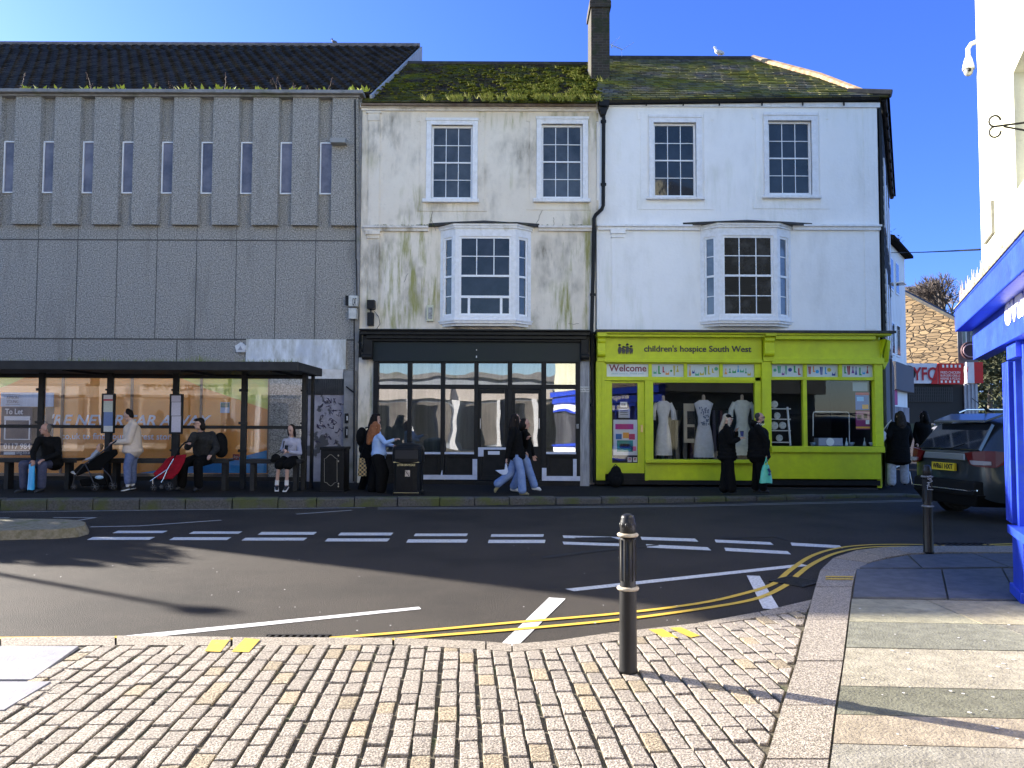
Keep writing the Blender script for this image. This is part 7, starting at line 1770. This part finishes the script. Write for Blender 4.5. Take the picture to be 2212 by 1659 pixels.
blobthing('shoulder_bag', 'black shoulder bag on the bench beside the seated girl', 'bag', [(gb, (.10, .06, .09)), (gb + Vector((-.06, 0, -.05)), (.06, .05, .04))], m_jk, gb, parts=gstrap)
# 5 two women at the left of the bin
Xc = lambda x: 740.6 + x * .13227; Yc = lambda y: 877.8 + y * .13227
pc = lambda x, y, d=0: (Xc(x), Yc(y), d)
J = dict(head=pc(545, 205), neck=pc(500, 320), shA=pc(460, 370, -.17), shB=pc(470, 370, .17), elA=pc(400, 600, -.22), elB=pc(480, 580, .2), wrA=pc(470, 760, -.22), wrB=pc(580, 700, .2), hip=pc(420, 790), knA=pc(440, 1090, -.1), knB=pc(380, 1090, .1), anA=pc(480, 1370, -.1), anB=pc(300, 1360, .1), toA=pc(560, 1425, -.1), toB=pc(370, 1430, .1))
person('woman in black with long dark hair and a backpack, behind the auburn haired girl', 17.0, J, (1, -.25, -.05), (1, -.1), m_jk, m_bt, m_shoeb, SK, HB, LONG + [((.03, 0, .09), (.07, .06, .03))], tw=.2, td=.15, sleeve=.07, thigh=.105, calf=.085, topext=(.08, 1.2, .95), fit=.02)
bk2 = P(Xc(310), Yc(500), 17.0)
def st2(t): b = B(); b.tube([bk2 + Vector((.1, -.12, .2)), bk2 + Vector((.3, -.18, .25)), bk2 + Vector((.28, -.2, -.1))], .018, 6); b.obj('strap', m_black, t)
blobthing('backpack', 'black backpack worn by the woman beside the black shopfront pilaster', 'backpack', [(bk2, (.13, .17, .22)), (bk2 + Vector((.05, 0, -.26)), (.12, .14, .14))], m_jk, bk2, parts=st2)
tb = P(Xc(325), Yc(960), 16.85); b = B(); b.hexa([tb + Vector((-.10, -.04, -.24)), tb + Vector((.09, -.04, -.24)), tb + Vector((.09, .04, -.24)), tb + Vector((-.10, .04, -.24))], [tb + Vector((-.08, -.03, .16)), tb + Vector((.10, -.03, .16)), tb + Vector((.10, .03, .16)), tb + Vector((-.08, .03, .16))])
def check_mat():
    m = bpy.data.materials.new('check fabric'); m.use_nodes = True; nt = m.node_tree; bs = nt.nodes['Principled BSDF']; gm = nd(nt, 'ShaderNodeNewGeometry'); c = nd(nt, 'ShaderNodeTexChecker', Scale=22.0)
    c.inputs[1].default_value = rgba((.60, .42, .16)); c.inputs[2].default_value = rgba((.05, .04, .03)); nt.links.new(gm.outputs['Position'], c.inputs[0]); nt.links.new(c.outputs[0], bs.inputs[0]); return m
TBg = thing('tote_bag', tb, 'yellow and black checked tote bag hanging behind the black trousered legs', 'bag'); b.obj('bag_body', check_mat(), TBg, bevel=.01)
b = B(); b.tube([tb + Vector((-.05, 0, .16)), tb + Vector((.0, 0, .38)), tb + Vector((.07, 0, .16))], .008, 5); b.obj('handle', m_black, TBg)
J = dict(head=pc(555, 340), neck=pc(580, 445), shA=pc(600, 490, -.13), shB=pc(560, 490, .16), elA=pc(700, 600, -.20), elB=pc(690, 620, .14), wrA=pc(840, 545, -.24), wrB=pc(820, 640, .1), hip=pc(590, 830), knA=pc(650, 1080, -.1), knB=pc(540, 1090, .1), anA=pc(620, 1370, -.1), anB=pc(480, 1360, .1), toA=pc(700, 1430, -.1), toB=pc(560, 1430, .1))
m_lb = cloth('pale blue blouse', (.34, .47, .70), (.28, .40, .64), 8); m_au = cloth('auburn hair', (.16, .055, .022), (.26, .11, .05), 22, .6)
person('girl with long auburn hair in a pale blue blouse and black skirt behind the bin', 16.45, J, (.9, .35, -.1), (.95, -.1), m_lb, m_bt, m_shoeb, SK, m_au, LONG + [[(-.09, 0, 0), (-.12, .0, -.2), (-.14, 0, -.36), (.07, .09, .06)]], s=.95, tw=.18, td=.13, sleeve=.060, thigh=.15, calf=.14, hem=.12, topext=(-.03, 1.25, 1.0), fit=.016)
# 6 couple walking
Xd = lambda x: 1042.3 + x * .13227; pd = lambda x, y, d=0: (Xd(x), Yc(y), d)
m_bk = cloth('black top', (.004, .004, .004), (.007, .007, .007)); m_jw = cloth('washed jeans', (.14, .22, .42), (.22, .30, .50), 10)
J = dict(head=pd(700, 290, 0), neck=pd(690, 390), shA=pd(700, 430, -.15), shB=pd(690, 430, .15), elA=pd(720, 640, -.16), elB=pd(790, 650, .2), wrA=pd(740, 540, -.28), wrB=pd(830, 800, .22), hip=pd(680, 800), knA=pd(760, 1040, -.08), knB=pd(600, 1090, .08), anA=pd(850, 1300, -.08), anB=pd(500, 1320, .08), toA=pd(940, 1360, -.08), toB=pd(590, 1380, .08))
person('woman with dark curly hair in black top and jeans, farther of the walking pair', 16.75, J, (1, -.1, -.05), (1, 0), m_bk, m_jw, m_shoew, SK2, HB, SHORT + [((-.04, .05, -.03), (.07, .05, .09)), ((-.04, -.05, -.03), (.07, .05, .09)), ((-.08, 0, -.06), (.06, .08, .11))], tw=.18, td=.13, sleeve=.065, thigh=.10, calf=.078, hem=.085, topext=(.08, 1.25, .95))
J = dict(head=pd(545, 215, 0), neck=pd(520, 330), shA=pd(520, 385, -.16), shB=pd(530, 385, .16), elA=pd(430, 640, -.22), elB=pd(610, 640, .2), wrA=pd(395, 850, -.24), wrB=pd(700, 740, .2), hip=pd(560, 800), knA=pd(630, 1080, -.08), knB=pd(450, 1110, .08), anA=pd(650, 1385, -.08), anB=pd(235, 1270, .08), toA=pd(740, 1435, -.08), toB=pd(205, 1390, .08))
person('woman with long black hair in black top and jeans, nearer of the walking pair', 16.4, J, (1, .15, 0), (1, -.1), m_bk, m_jw, M('shoe tan', (.20, .18, .10)), SK, HB, LONG, tw=.185, td=.14, sleeve=.068, thigh=.105, calf=.080, hem=.092, topext=(.06, 1.3, .98))
g = P(Xd(385), Yc(905), 16.16); t = thing('plastic_bag', g, 'small white plastic bag swinging from the hand of the walking woman', 'bag')
b = B(); q = [(205, 1045), (360, 1035), (370, 930), (395, 930), (420, 1070), (390, 1115), (330, 1125), (280, 1095)]; b.prism([P(Xd(x), Yc(y), 16.14) for x, y in q], (0, .07, 0)); b.obj('bag_body', M('white plastic', (.50, .58, .72), (.40, .46, .60), scale=4, rough=.4), t, bevel=.015)
# 7 pair standing at the lime shop
Xe = lambda x: 1508.6 + x * .13224; Ye = lambda y: 877.8 + y * .13224; pe = lambda x, y, d=0: (Xe(x), Ye(y), d)
J = dict(head=pe(480, 215), neck=pe(460, 310), shA=pe(460, 360, -.17), shB=pe(470, 360, .17), elA=pe(540, 590, -.20), elB=pe(600, 530, .18), wrA=pe(665, 530, -.20), wrB=pe(620, 420, .10), hip=pe(470, 820), knA=pe(510, 1060, -.09), knB=pe(450, 1060, .09), anA=pe(540, 1350, -.09), anB=pe(420, 1350, .09), toA=pe(610, 1385, -.10), toB=pe(490, 1385, .10))
m_bl = cloth('blonde hair', (.42, .36, .27), (.30, .25, .18), 30, .6)
def cap_(t, hp, q, T):
    b = B(); b.ell(hp(-.01, 0, .065), (.088, .082, .06), 14, 8); b.ell(hp(.09, 0, .05), (.06, .06, .012), 12, 6); remesh_obj(b, 'cap', m_bk, t, .01, 1)
person('blonde woman in a black cap, jacket and flared trousers holding a cup', 16.85, J, (.95, -.25, -.05), (1, -.1), m_bk, m_bt, m_shoeb, SK, m_bl, SHORT + [[(-.07, -.02, .0), (-.13, -.03, -.2), (-.15, -.03, -.36), (.05, .05, .03)], [(.02, -.065, .0), (.03, -.07, -.10), (.03, -.06, -.2), (.03, .03, .02)]], tw=.2, td=.16, sleeve=.078, thigh=.12, calf=.10, hem=.115, topext=(.06, 1.25, 1.0), fit=.02, extra=cap_)
cp = P(Xe(712), Ye(450), 16.62); b = B(); b.lathe(cp, [(.028, -.05), (.038, .05), (.034, .05)], 16); CT = thing('coffee_cup', cp - Vector((0, 0, .05)), 'dark blue paper cup held by the blonde woman in the cap', 'cup'); b.obj('cup', M('cup blue', (.035, .045, .16)), CT); b = B(); b.lathe(cp, [(.040, .05), (.040, .06), (.030, .064)], 16); b.obj('lid', m_black, CT)
J = dict(head=pe(1005, 190), neck=pe(980, 290), shA=pe(970, 350, -.20), shB=pe(985, 350, .20), elA=pe(1120, 580, -.25), elB=pe(1060, 580, .25), wrA=pe(1112, 790, -.24), wrB=pe(1080, 780, .24), hip=pe(985, 830), knA=pe(1020, 1070, -.10), knB=pe(950, 1070, .10), anA=pe(1060, 1350, -.10), anB=pe(930, 1340, .10), toA=pe(1140, 1400, -.11), toB=pe(1010, 1390, .11))
def beard(t, hp, q, T):
    glasses(t, hp, q, T); b = B(); b.ell(hp(.045, 0, -.085), (.045, .055, .045), 12, 8); b.obj('beard', m_hg, t, smooth=True)
    b = B()
    for i in range(4): a = q['neck'] + Vector((-.10 + .045 * i, -.14, -.015 - .006 * i)); b.beam(a, a + Vector((.05, -.01, .04)), .02, .012)
    b.obj('collar_stripes', m_shoew, t)
m_hg = cloth('dark cropped hair', (.035, .03, .03), (.06, .055, .05), 40)
person('bearded man in a black padded jacket with striped collar holding a green bag', 16.75, J, (1, -.15, .05), (.98, -.2), m_bk, m_bt, m_shoeb, SK2, m_hg, [((-.035, 0, .04), (.078, .078, .078)), ((-.05, 0, -.02), (.045, .07, .05))], tw=.24, td=.19, sleeve=.085, thigh=.11, calf=.085, topext=(.02, 1.2, 1.0), fit=.03, hood=True, extra=beard)
def gp(t, cx, Y, z0, z1):
    b = B(); b.beam((cx + .02, Y - .085, z0 + .30), (cx + .07, Y - .08, z0 + .22), .05, .008, (0, 1, 0)); b.ell((cx + .05, Y - .083, z0 + .18), (.03, .006, .025), 8, 6); b.obj('bag_print', M('print navy', (.02, .06, .16)), t)
carrier(Xe(1000), Ye(960), Xe(1205), Ye(1245), 16.42, .45, 'green plastic carrier bag held by the bearded man', 'carrier_bag', M('green plastic', (.08, .48, .30), (.12, .62, .42), scale=5, rough=.3), (Xe(1108), Ye(830)), gp)
# 8 woman seen from behind at the corner and a hooded figure by the car
Xf = lambda x: 1865.3 + x * .248; Yf = lambda y: 822.9 + y * .248; pf = lambda x, y, d=0: (Xf(x), Yf(y), d)
J = dict(head=pf(318, 308), neck=pf(315, 355), shA=pf(255, 385), shB=pf(375, 385), elA=pf(215, 480, -.1), elB=pf(405, 490, .05), wrA=pf(220, 545, .1), wrB=pf(390, 570, .2), hip=pf(300, 600), knA=pf(245, 740), knB=pf(355, 740), anA=pf(245, 890), anB=pf(360, 875, .1), toA=pf(243, 903, .1), toB=pf(360, 890, .2))
person('woman with long dark hair in a black coat and white trousers seen from behind', 19.0, J, (.1, 1, 0), (.1, 1), m_bk, cloth('white trousers', (.50, .52, .58)), m_shoeb, SK, cloth('brown black hair', (.02, .014, .012), (.05, .038, .03), 20), LONG + [[(-.08, 0, 0), (-.12, .02, -.2), (-.12, 0, -.42), (.08, .10, .06)]], s=1.05, tw=.24, td=.18, sleeve=.085, thigh=.115, calf=.09, hem=.10, topext=(.32, 1.25, 1.08), fit=.03)
wb = P(Xf(145), Yf(495), 18.9)
def wst(t): b = B(); b.tube([wb + Vector((.03, 0, .12)), wb + Vector((.16, -.05, .33)), wb + Vector((.24, -.1, .44))], .012, 6); b.obj('strap', m_shoew, t)
blobthing('handbag', 'white handbag on the shoulder of the woman in the black coat', 'bag', [(wb + Vector((.04, 0, .05)), (.13, .05, .14)), (wb + Vector((-.03, 0, -.06)), (.14, .05, .10))], M('white leather', (.58, .58, .62), rough=.5), wb, parts=wst)
J = dict(head=pf(520, 300), neck=pf(515, 350), shA=pf(470, 380), shB=pf(560, 380), elA=pf(450, 470), elB=pf(580, 470), wrA=pf(470, 540, -.1), wrB=pf(560, 540, -.1), hip=pf(515, 570), knA=pf(490, 690), knB=pf(540, 690), anA=pf(490, 800), anB=pf(540, 800), toA=pf(485, 812, -.15), toB=pf(535, 812, -.15))
person('dark hooded figure standing between the black coated woman and the dark car', 21.0, J, (-.6, .5, 0), (-.5, .6), m_bk, m_bt, m_shoeb, SK, HB, LONG, tw=.22, td=.17, sleeve=.08, topext=(.25, 1.2, 1.0), fit=.03, hood=True)
# ================================================================= goods inside the charity shop window
def dress(px0, px1, y0, y1, Y, col, label, sleeves=True):
    xm = (px0 + px1) / 2; base = P(xm, y1, Y); t = thing('dress_mannequin', base, label, 'mannequin', 'dressed mannequins in the lime shop window')
    b = B(); rows = []; H0 = P(xm, y0, Y).z; wpx = (px1 - px0) / 2; n = 20
    prof = [(0, .42, .5), (.06, .95, .8), (.14, .80, .8), (.30, .58, .7), (.42, .56, .7), (.55, .75, .9), (.8, .92, 1), (1, 1.0, 1)]
    for (tt, w, d) in prof:
        z = H0 + (base.z - H0) * tt; ww = abs(P(px1, y1, Y).x - P(px0, y1, Y).x) / 2 * w
        rows.append([Vector((base.x + ww * cos(2 * pi * k / n) * (1 + .06 * tt * sin(k * 3)), Y + .13 * d * sin(2 * pi * k / n) * (1 + .12 * tt * sin(k * 3)), z)) for k in range(n + 1)])
    b.grid(rows); b.obj('dress', M('dress ' + str(col), col, tuple(v * .85 for v in col), scale=9, rough=.9), t, smooth=True)
    ww = abs(P(px1, y1, Y).x - P(px0, y1, Y).x) / 2
    for e in ((-1, 1) if sleeves else ()):
        b = B(); p = Vector((base.x + e * ww * .75, Y, H0 - .06)); b.tube([p, p + Vector((e * ww * .35, -.02, -.18)), p + Vector((e * ww * .45, -.03, -.42))], [.055, .06, .075], 10); b.obj('sleeve', MATS['dress ' + str(col)], t, smooth=True)
    b = B(); c = Vector((base.x, Y, H0)); b.cap(c, c + Vector((0, 0, .10)), .045, .04, 10); b.obj('neck_block', M('mannequin beige', (.55, .46, .38)), t)
    b = B(); b.tube([base - Vector((0, 0, .02)), base + Vector((0, 0, .3))], .015, 6); b.obj('stand', M('steel', (.4, .4, .4)), t)
    return t, base
dress(X3(512), X3(640), Y3(605), Y3(1000), YF + .30, (.85, .85, .92), 'white lilac dress on a mannequin at the left of the lime shop window')
dress(X3(795), X3(945), Y3(600), Y3(1015), YF + .32, (.74, .78, .92), 'pale blue floral dress on the middle mannequin', False)
b = B(); random.seed(2)
for i in range(46):
    c = P(X3(random.uniform(835, 905)), Y3(random.uniform(650, 780)), YF + .19); b.ell(c, (.016, .006, .02), 6, 4)
o = b.obj('flower_print', M('flower blue', (.18, .24, .40)), bpy.data.objects['dress_mannequin.001'])

dress(X3(1075), X3(1225), Y3(600), Y3(1000), YF + .32, (.75, .82, .86), 'pale dress with a dark sash on the right mannequin behind the couple')
def flat(name, px0, py0, px1, py1, Y, mat, label, cat, group=None, prints=()):
    t = thing(name, P((px0 + px1) / 2, py1, Y), label, cat, group); b = B(); b.pbox(px0, py0, px1, py1, Y, 0, .006); s = b.obj('sheet', mat, t)
    for (a, c, d, e, m) in prints:
        b = B(); b.pbox(px0 + (px1 - px0) * a, py0 + (py1 - py0) * c, px0 + (px1 - px0) * d, py0 + (py1 - py0) * e, Y, .004, 0); b.obj('print', m, s)
    return t
mw = M('paper white', (.80, .80, .80)); mk = M('ink black', (.02, .02, .025)); mt_ = M('ink teal', (.03, .28, .25)); mp_ = M('ink magenta', (.45, .02, .22)); mb_ = M('ink blue', (.04, .16, .42)); mo_ = M('ink orange', (.7, .35, .05)); mr_ = M('ink red', (.45, .03, .05))
Yg = YF + .0
flat('poster', X3(212), Y3(742), X3(386), Y3(1000), YL + .075, M('poster pale', (.62, .66, .72)), 'donation poster with a magenta band and green coat on the lime door', 'poster', None, [(.08, .12, .84, .27, mp_), (.1, .40, .35, .55, mb_), (.4, .36, .65, .52, mo_), (.65, .40, .9, .56, mr_), (.15, .58, .82, .9, mt_), (.28, .68, .72, .80, mw), (.75, .75, .95, .88, M('ink pink', (.7, .2, .35)))])
flat('notice', X3(250), Y3(662), X3(332), Y3(728), YL + .078, M('notice lilac', (.50, .52, .60)), 'small typed notice above the poster on the lime door', 'notice', None, [(.15, .2, .85, .26, mk), (.15, .4, .8, .45, mk), (.15, .6, .85, .65, mk)])
flat('notice', X3(262), Y3(612), X3(313), Y3(652), YL + .08, mw, 'white opening hours card high on the lime door', 'notice', None, [(.2, .3, .32, .7, mk), (.45, .3, .52, .7, mk), (.6, .3, .72, .7, mk)])
for i, (x, lab) in enumerate(((316, 'left no smoking sticker low on the lime door'), (355, 'right no smoking sticker low on the lime door'))):
    flat('sticker', X3(x), Y3(1015), X3(x + 30), Y3(1050), YL + .078, mw, lab, 'sticker', 'round stickers low on the lime door', [(.25, .15, .75, .6, mr_), (.35, .25, .65, .5, mw)])
flat('poster', X3(1970), Y3(545), X3(2068), Y3(670), YL + .078, mb_, 'blue poster with an arc on the right lime window', 'poster', 'posters on the right lime window', [(.0, .0, .98, .15, mr_), (.1, .25, .6, .5, M('ink sky', (.15, .5, .8))), (.5, .7, .95, .95, mo_)])
flat('poster', X3(1972), Y3(678), X3(2075), Y3(812), YL + .078, M('ink plum', (.25, .03, .12)), 'plum coloured poster with a white badge on the right lime window', 'poster', 'posters on the right lime window', [(.05, .05, .95, .5, M('photo rose', (.5, .22, .24))), (.7, .5, .95, .72, mw), (0, .85, 1, .95, mo_), (.1, .2, .4, .45, mk), (.55, .15, .8, .4, mk)])
flat('notice', X3(1950), Y3(470), X3(2058), Y3(535), YL + .078, M('notice grey', (.25, .29, .30)), 'grey notice at the top right of the lime window', 'notice')
# ladder shelf with plates
SHF = thing('ladder_shelf', P(X3(1430), Y3(930), YF + .35), 'white ladder shelf of plates in the left pane of the right lime window', 'shelf')
b = B(); Ys = YF + .35
b.beam(P(X3(1475), Y3(650), Ys), P(X3(1497), Y3(930), Ys - .1), .035, .035); b.beam(P(X3(1340), Y3(650), Ys), P(X3(1325), Y3(930), Ys - .1), .035, .035); b.obj('frame', m_sash, SHF)
for y in (660, 735, 818, 902): b = B(); b.pbox(X3(1345), Y3(y), X3(1488), Y3(y + 7), Ys, .12, .08); b.obj('shelf_board', m_sash, SHF)
for i, (x, y, r, lab) in enumerate(((1382, 630, 26, 'white patterned plate standing on top of the ladder shelf'), (1402, 712, 24, 'white plate on the second board of the ladder shelf'), (1380, 785, 30, 'large oval plate at the left of the third board'), (1442, 783, 26, 'round green rimmed plate at the right of the third board'), (1418, 875, 25, 'white plate on the lowest board of the ladder shelf'))):
    c = P(X3(x), Y3(y), Ys - .03); R_ = r * .2976 / 1660 * Ys; b = B(); b.lathe(c, [(0, .0), (R_ * .6, .0), (R_, -.015), (R_, -.005), (R_ * .6, .014), (0, .014)], 20, axis=(0, -1, 0))
    o = b.obj('plate', M('china', (.66, .68, .68), (.30, .36, .34), scale=30, rough=.2, lo=.5, hi=.7)); recenter(o, c); tag(o, lab, 'plate', 'plates on the ladder shelf')
RL = thing('clothes_rail', P(X3(1790), Y3(930), YF + .5), 'white tubular rail with rounded corners in the right lime window', 'rail')
b = B(); b.tube([P(X3(x), Y3(y), YF + .5) for x, y in ((1662, 860), (1662, 700), (1667, 688), (1680, 684), (1905, 686), (1918, 690), (1924, 702), (1926, 930))], .014, 8); b.obj('frame', m_sash, RL)
BXO = thing('display_box', P(X3(1778), Y3(930), YF + .25), 'pale grey display box with an oval badge beneath the white rail', 'box')
b = B(); b.pbox(X3(1690), Y3(875), X3(1865), Y3(930), YF + .25, .1, .2); b.obj('box', M('box grey blue', (.34, .36, .45)), BXO, bevel=.008)
b = B(); c = P(X3(1785), Y3(903), YF + .148); b.lathe(c, [(0, 0), (.1, 0), (.1, .008), (0, .008)], 20, axis=(0, -1, 0)); b.obj('badge', mw, BXO)
for i, x in enumerate((1868, 1905, 2036)):
    c = P(X3(x), Y3(932), YF + .2); b = B(); b.lathe(c, [(.035, 0), (.04, .03), (.03, .08), (.01, .13), (.008, .20), (.0, .20)], 12); o = b.obj('bottle', M('bottle pale', (.5, .6, .62), rough=.2), smooth=True); recenter(o, c)
    tag(o, ('small pale bottle right beside the grey display box', 'small pale bottle between the display box and the rail foot', 'small pale bottle standing below the plum poster')[i], 'bottle', 'bottles on the right lime window deck')
for i, (x, col, lab) in enumerate(((1660, (.2, .28, .36), 'glass bowl at the left of the display box'), (1940, (.3, .36, .42), 'small jar right of the white rail'), (2090, (.5, .55, .6), 'grey cup at the right end of the lime window deck'))):
    c = P(X3(x), Y3(932), YF + .22); b = B(); b.lathe(c, [(.04, 0), (.07, .05), (.075, .09), (.065, .09), (.05, .02), (0, .02)], 16); o = b.obj('bowl', M('ware %d' % i, col, rough=.25), smooth=True); recenter(o, c); tag(o, lab, 'bowl')
CRD = thing('framed_print', P(X3(760), Y3(910), YF + .7), 'tall cream framed print leaning behind the blue floral dress', 'picture')
b = B(); b.pbox(X3(722), Y3(625), X3(800), Y3(910), YF + .7, .02, .02); b.obj('board', M('cream card', (.55, .50, .42)), CRD); b = B(); b.pbox(X3(748), Y3(680), X3(800), Y3(775), YF + .68, .012, 0); b.pbox(X3(748), Y3(795), X3(800), Y3(880), YF + .68, .012, 0); b.obj('print', mk, CRD)
b = B(); b.box(P(X3(560), 900, YF + .9).x, P(X3(1230), 900, YF + .9).x, YF + .9, YF + .93, 2.0, 2.04)
for i in range(14):
    pass
t = thing('garment_rack', P(X3(900), Y3(1000), YF + 1.2), 'rack of dark coats at the back of the lime shop', 'rack'); b.obj('rail', m_black, t)
random.seed(17)
for i in range(12):
    x = P(X3(560 + i * 54), 900, YF + 1.0).x; b = B(); z = 2.0; w = .18
    b.hexa([Vector((x - .05, YF + .85, .7)), Vector((x + .05, YF + .85, .7)), Vector((x + .05, YF + 1.2, .7)), Vector((x - .05, YF + 1.2, .7))], [Vector((x - .03, YF + .95, z)), Vector((x + .03, YF + .95, z)), Vector((x + .03, YF + 1.1, z)), Vector((x - .03, YF + 1.1, z))])
    c = random.choice([(.05, .05, .10), (.09, .03, .05), (.12, .12, .12), (.03, .08, .09)]); b.obj('hanging_coat', M('coat ' + str(c), c), t)
# black rucksack by the lime door
rb = P(X3(228), Y3(1185), YL - .35)
def rk_parts(t): b = B(); b.ell(rb + Vector((0, -.14, .16)), (.11, .06, .12), 12, 8); b.obj('pocket', m_jk, t); b = B(); b.tube([rb + Vector((-.05, 0, .50)), rb + Vector((0, 0, .56)), rb + Vector((.05, 0, .50))], .012, 6); b.obj('handle', m_black, t)
rb.z = pz(rb.x)
blobthing('rucksack', 'black rucksack slumped on the step of the lime shop door', 'rucksack', [(rb + Vector((0, 0, .22)), (.21, .15, .22)), (rb + Vector((.01, 0, .38)), (.13, .12, .14))], m_jk, rb, parts=rk_parts)

# ================================================================= plants, moss, birds
m_moss = M('moss', (.075, .085, .010), (.16, .165, .022), scale=9, rough=1, world_space=True, spec=.1)
m_grass = M('tuft grass', (.20, .24, .03), (.34, .32, .07), scale=10, rough=.9, world_space=True)
def roofpt(px, py):     # point of the mossy roof seen at a picture position
    d = ray(px, py); sl = (zr2 - ze) / (rY - YF + .18); t = (ze + .0 - CAM_H - sl * (YF - .18)) / (d.z - sl * d.y); return Vector((d.x * t, d.y * t, CAM_H + d.z * t))
random.seed(12); b = B(); g = B()
def lump(p, r):
    b.ell(p + Vector((0, 0, .02)), (r * random.uniform(.8, 1.5), r * random.uniform(.8, 1.3), r * .32), 7, 5)
def tuft(bd, p, n, h, sp=.06):
    for _ in range(n):
        a = random.uniform(0, 6.28); l = h * random.uniform(.5, 1.2); d = Vector((cos(a) * sp, sin(a) * sp, 0)); s = Vector((-sin(a), cos(a), 0)) * .012
        q = p + d * random.uniform(0, .6); bd.quad(q - s, q + s, q + d + Vector((0, 0, l)))
n = 0
while n < 760:
    x = random.triangular(960, 1312, 1230); y = random.uniform(146, 218)
    if x < 1200 and y < 185 and random.random() < .7: continue
    if mnoise.noise(Vector((x * .03, y * .06, 0))) < -.12: continue
    lump(roofpt(x, y), random.uniform(.02, .07)); n += 1
    if random.random() < .35: tuft(g, roofpt(x, y), 6, .09)
for i in range(420): lump(roofpt(random.uniform(810, 1280), random.triangular(140, 218, 200)), random.uniform(.02, .05))
for cx in (925, 975, 990, 1010, 1052, 1080, 1100, 1130, 1160, 1190, 1230, 1262, 1290, 1180, 1210):
    for i in range(9): tuft(g, roofpt(cx + random.gauss(0, 6), random.uniform(211, 219)), 9, .13, .08)
for i in range(20): tuft(g, roofpt(random.uniform(1265, 1312), random.uniform(140, 178)), 8, .14, .08)
o = b.obj('moss', m_moss, TB, smooth=True); o['kind'] = 'stuff'
o = g.obj('roof_grass', m_grass, TB, fix=False); o['kind'] = 'stuff'
# weeds along the coping of the concrete building and moss on the string course
b = B(); s_ = B(); zc2 = zc + .085
for cx, wd in ((55, 14), (75, 16), (95, 8), (125, 4), (178, 12), (205, 14), (235, 18), (262, 8), (312, 14), (325, 12), (350, 8), (392, 14), (435, 16), (470, 18), (500, 16), (520, 8), (560, 18), (572, 10), (620, 16), (632, 10), (690, 8), (705, 6), (762, 18), (780, 14), (790, 10)):
    for i in range(int(wd * .8)):
        p = P(cx + random.gauss(0, wd * .4), 206, YF - .18); p.z = zc2; a = random.uniform(0, 6.28); L = random.uniform(.07, .20); up = random.uniform(.4, 1.2)
        d = Vector((cos(a), sin(a) * .5, up)).normalized() * L; s = Vector((-sin(a), cos(a), 0)) * L * .22; b.quad(p, p + d * .5 - s, p + d, p + d * .5 + s)
for i in range(13):
    p = P(random.uniform(40, 790), 206, YF - .15); p.z = zc2; h = random.uniform(.15, .5); q = p + Vector((random.uniform(-.15, .15), 0, h)); s_.tube([p, p.lerp(q, .5) + Vector((.03, 0, 0)), q], [.004, .003, .002], 4)
    for k in range(4): s_.ell(q - Vector((random.uniform(-.03, .03), 0, .05 * k)), (.012, .012, .02), 5, 4)
o = b.obj('coping_weeds', M('weed leaf', (.30, .38, .03), (.42, .44, .06), scale=9), CB, fix=False); o['kind'] = 'stuff'
o = s_.obj('dry_stems', M('dry stem', (.16, .09, .06)), CB); o['kind'] = 'stuff'
b = B()
for i in range(70):
    x = random.choice([random.uniform(808, 925), random.uniform(905, 960), random.uniform(1165, 1285)]); p = P(x, 488.5, YF - .08); tuft(b, p, 5, .045, .03)
o = b.obj('ledge_moss', M('ledge moss', (.10, .13, .02), (.07, .08, .03), scale=9), TB, fix=False); o['kind'] = 'stuff'
def bird(name, px, py, Y, s, body, wing, label, beak, facing=1):
    base = P(px, py, Y); t = thing(name, base, label, 'bird'); q = lambda x, y, z: base + Vector((x * facing, y, z)) * s
    b = B(); b.ell(q(0, 0, .62), (.52 * s, .26 * s, .26 * s), 16, 10, Matrix.Rotation(-.35 * facing, 3, 'Y')); b.cap(q(.30, 0, .78), q(.42, 0, 1.08), .16 * s, .13 * s, 10); b.ell(q(.46, 0, 1.18), (.17 * s, .14 * s, .15 * s), 12, 8); b.cap(q(-.35, 0, .52), q(-.72, 0, .36), .13 * s, .03 * s, 10)
    remesh_obj(b, 'body', body, t, .05 * s, 2)
    for e in (1, -1):
        b = B(); b.ell(q(-.12, e * .22, .60), (.50 * s, .06 * s, .20 * s), 12, 8, Matrix.Rotation(-.30 * facing, 3, 'Y')); b.obj('wing', wing, t, smooth=True)
        b = B(); b.tube([q(.05, e * .10, .42), q(.04, e * .10, .0), q(.18, e * .10, .0)], .025 * s, 5); b.obj('leg', M('bird leg', (.5, .25, .2)), t)
    b = B(); b.cap(q(.60, 0, 1.16), q(.82, 0, 1.11), .05 * s, .015 * s, 8); b.obj('beak', beak, t)
    b = B(); b.ell(q(.53, -.12, 1.21), (.022 * s,) * 3, 6, 5); b.obj('eye', m_black, t)
bird('seagull', 1553, 124.5, rYw, .27, M('gull white', (.82, .82, .82)), M('gull grey', (.50, .52, .56)), 'white seagull standing on the ridge of the right hand roof', M('beak yellow', (.7, .5, .08)), -1)
bird('pigeon', 722, 97, ridgeY, .17, M('pigeon grey', (.06, .06, .07)), M('pigeon wing', (.10, .10, .11)), 'dark pigeon perched on the ridge of the concrete building', m_black, -1)
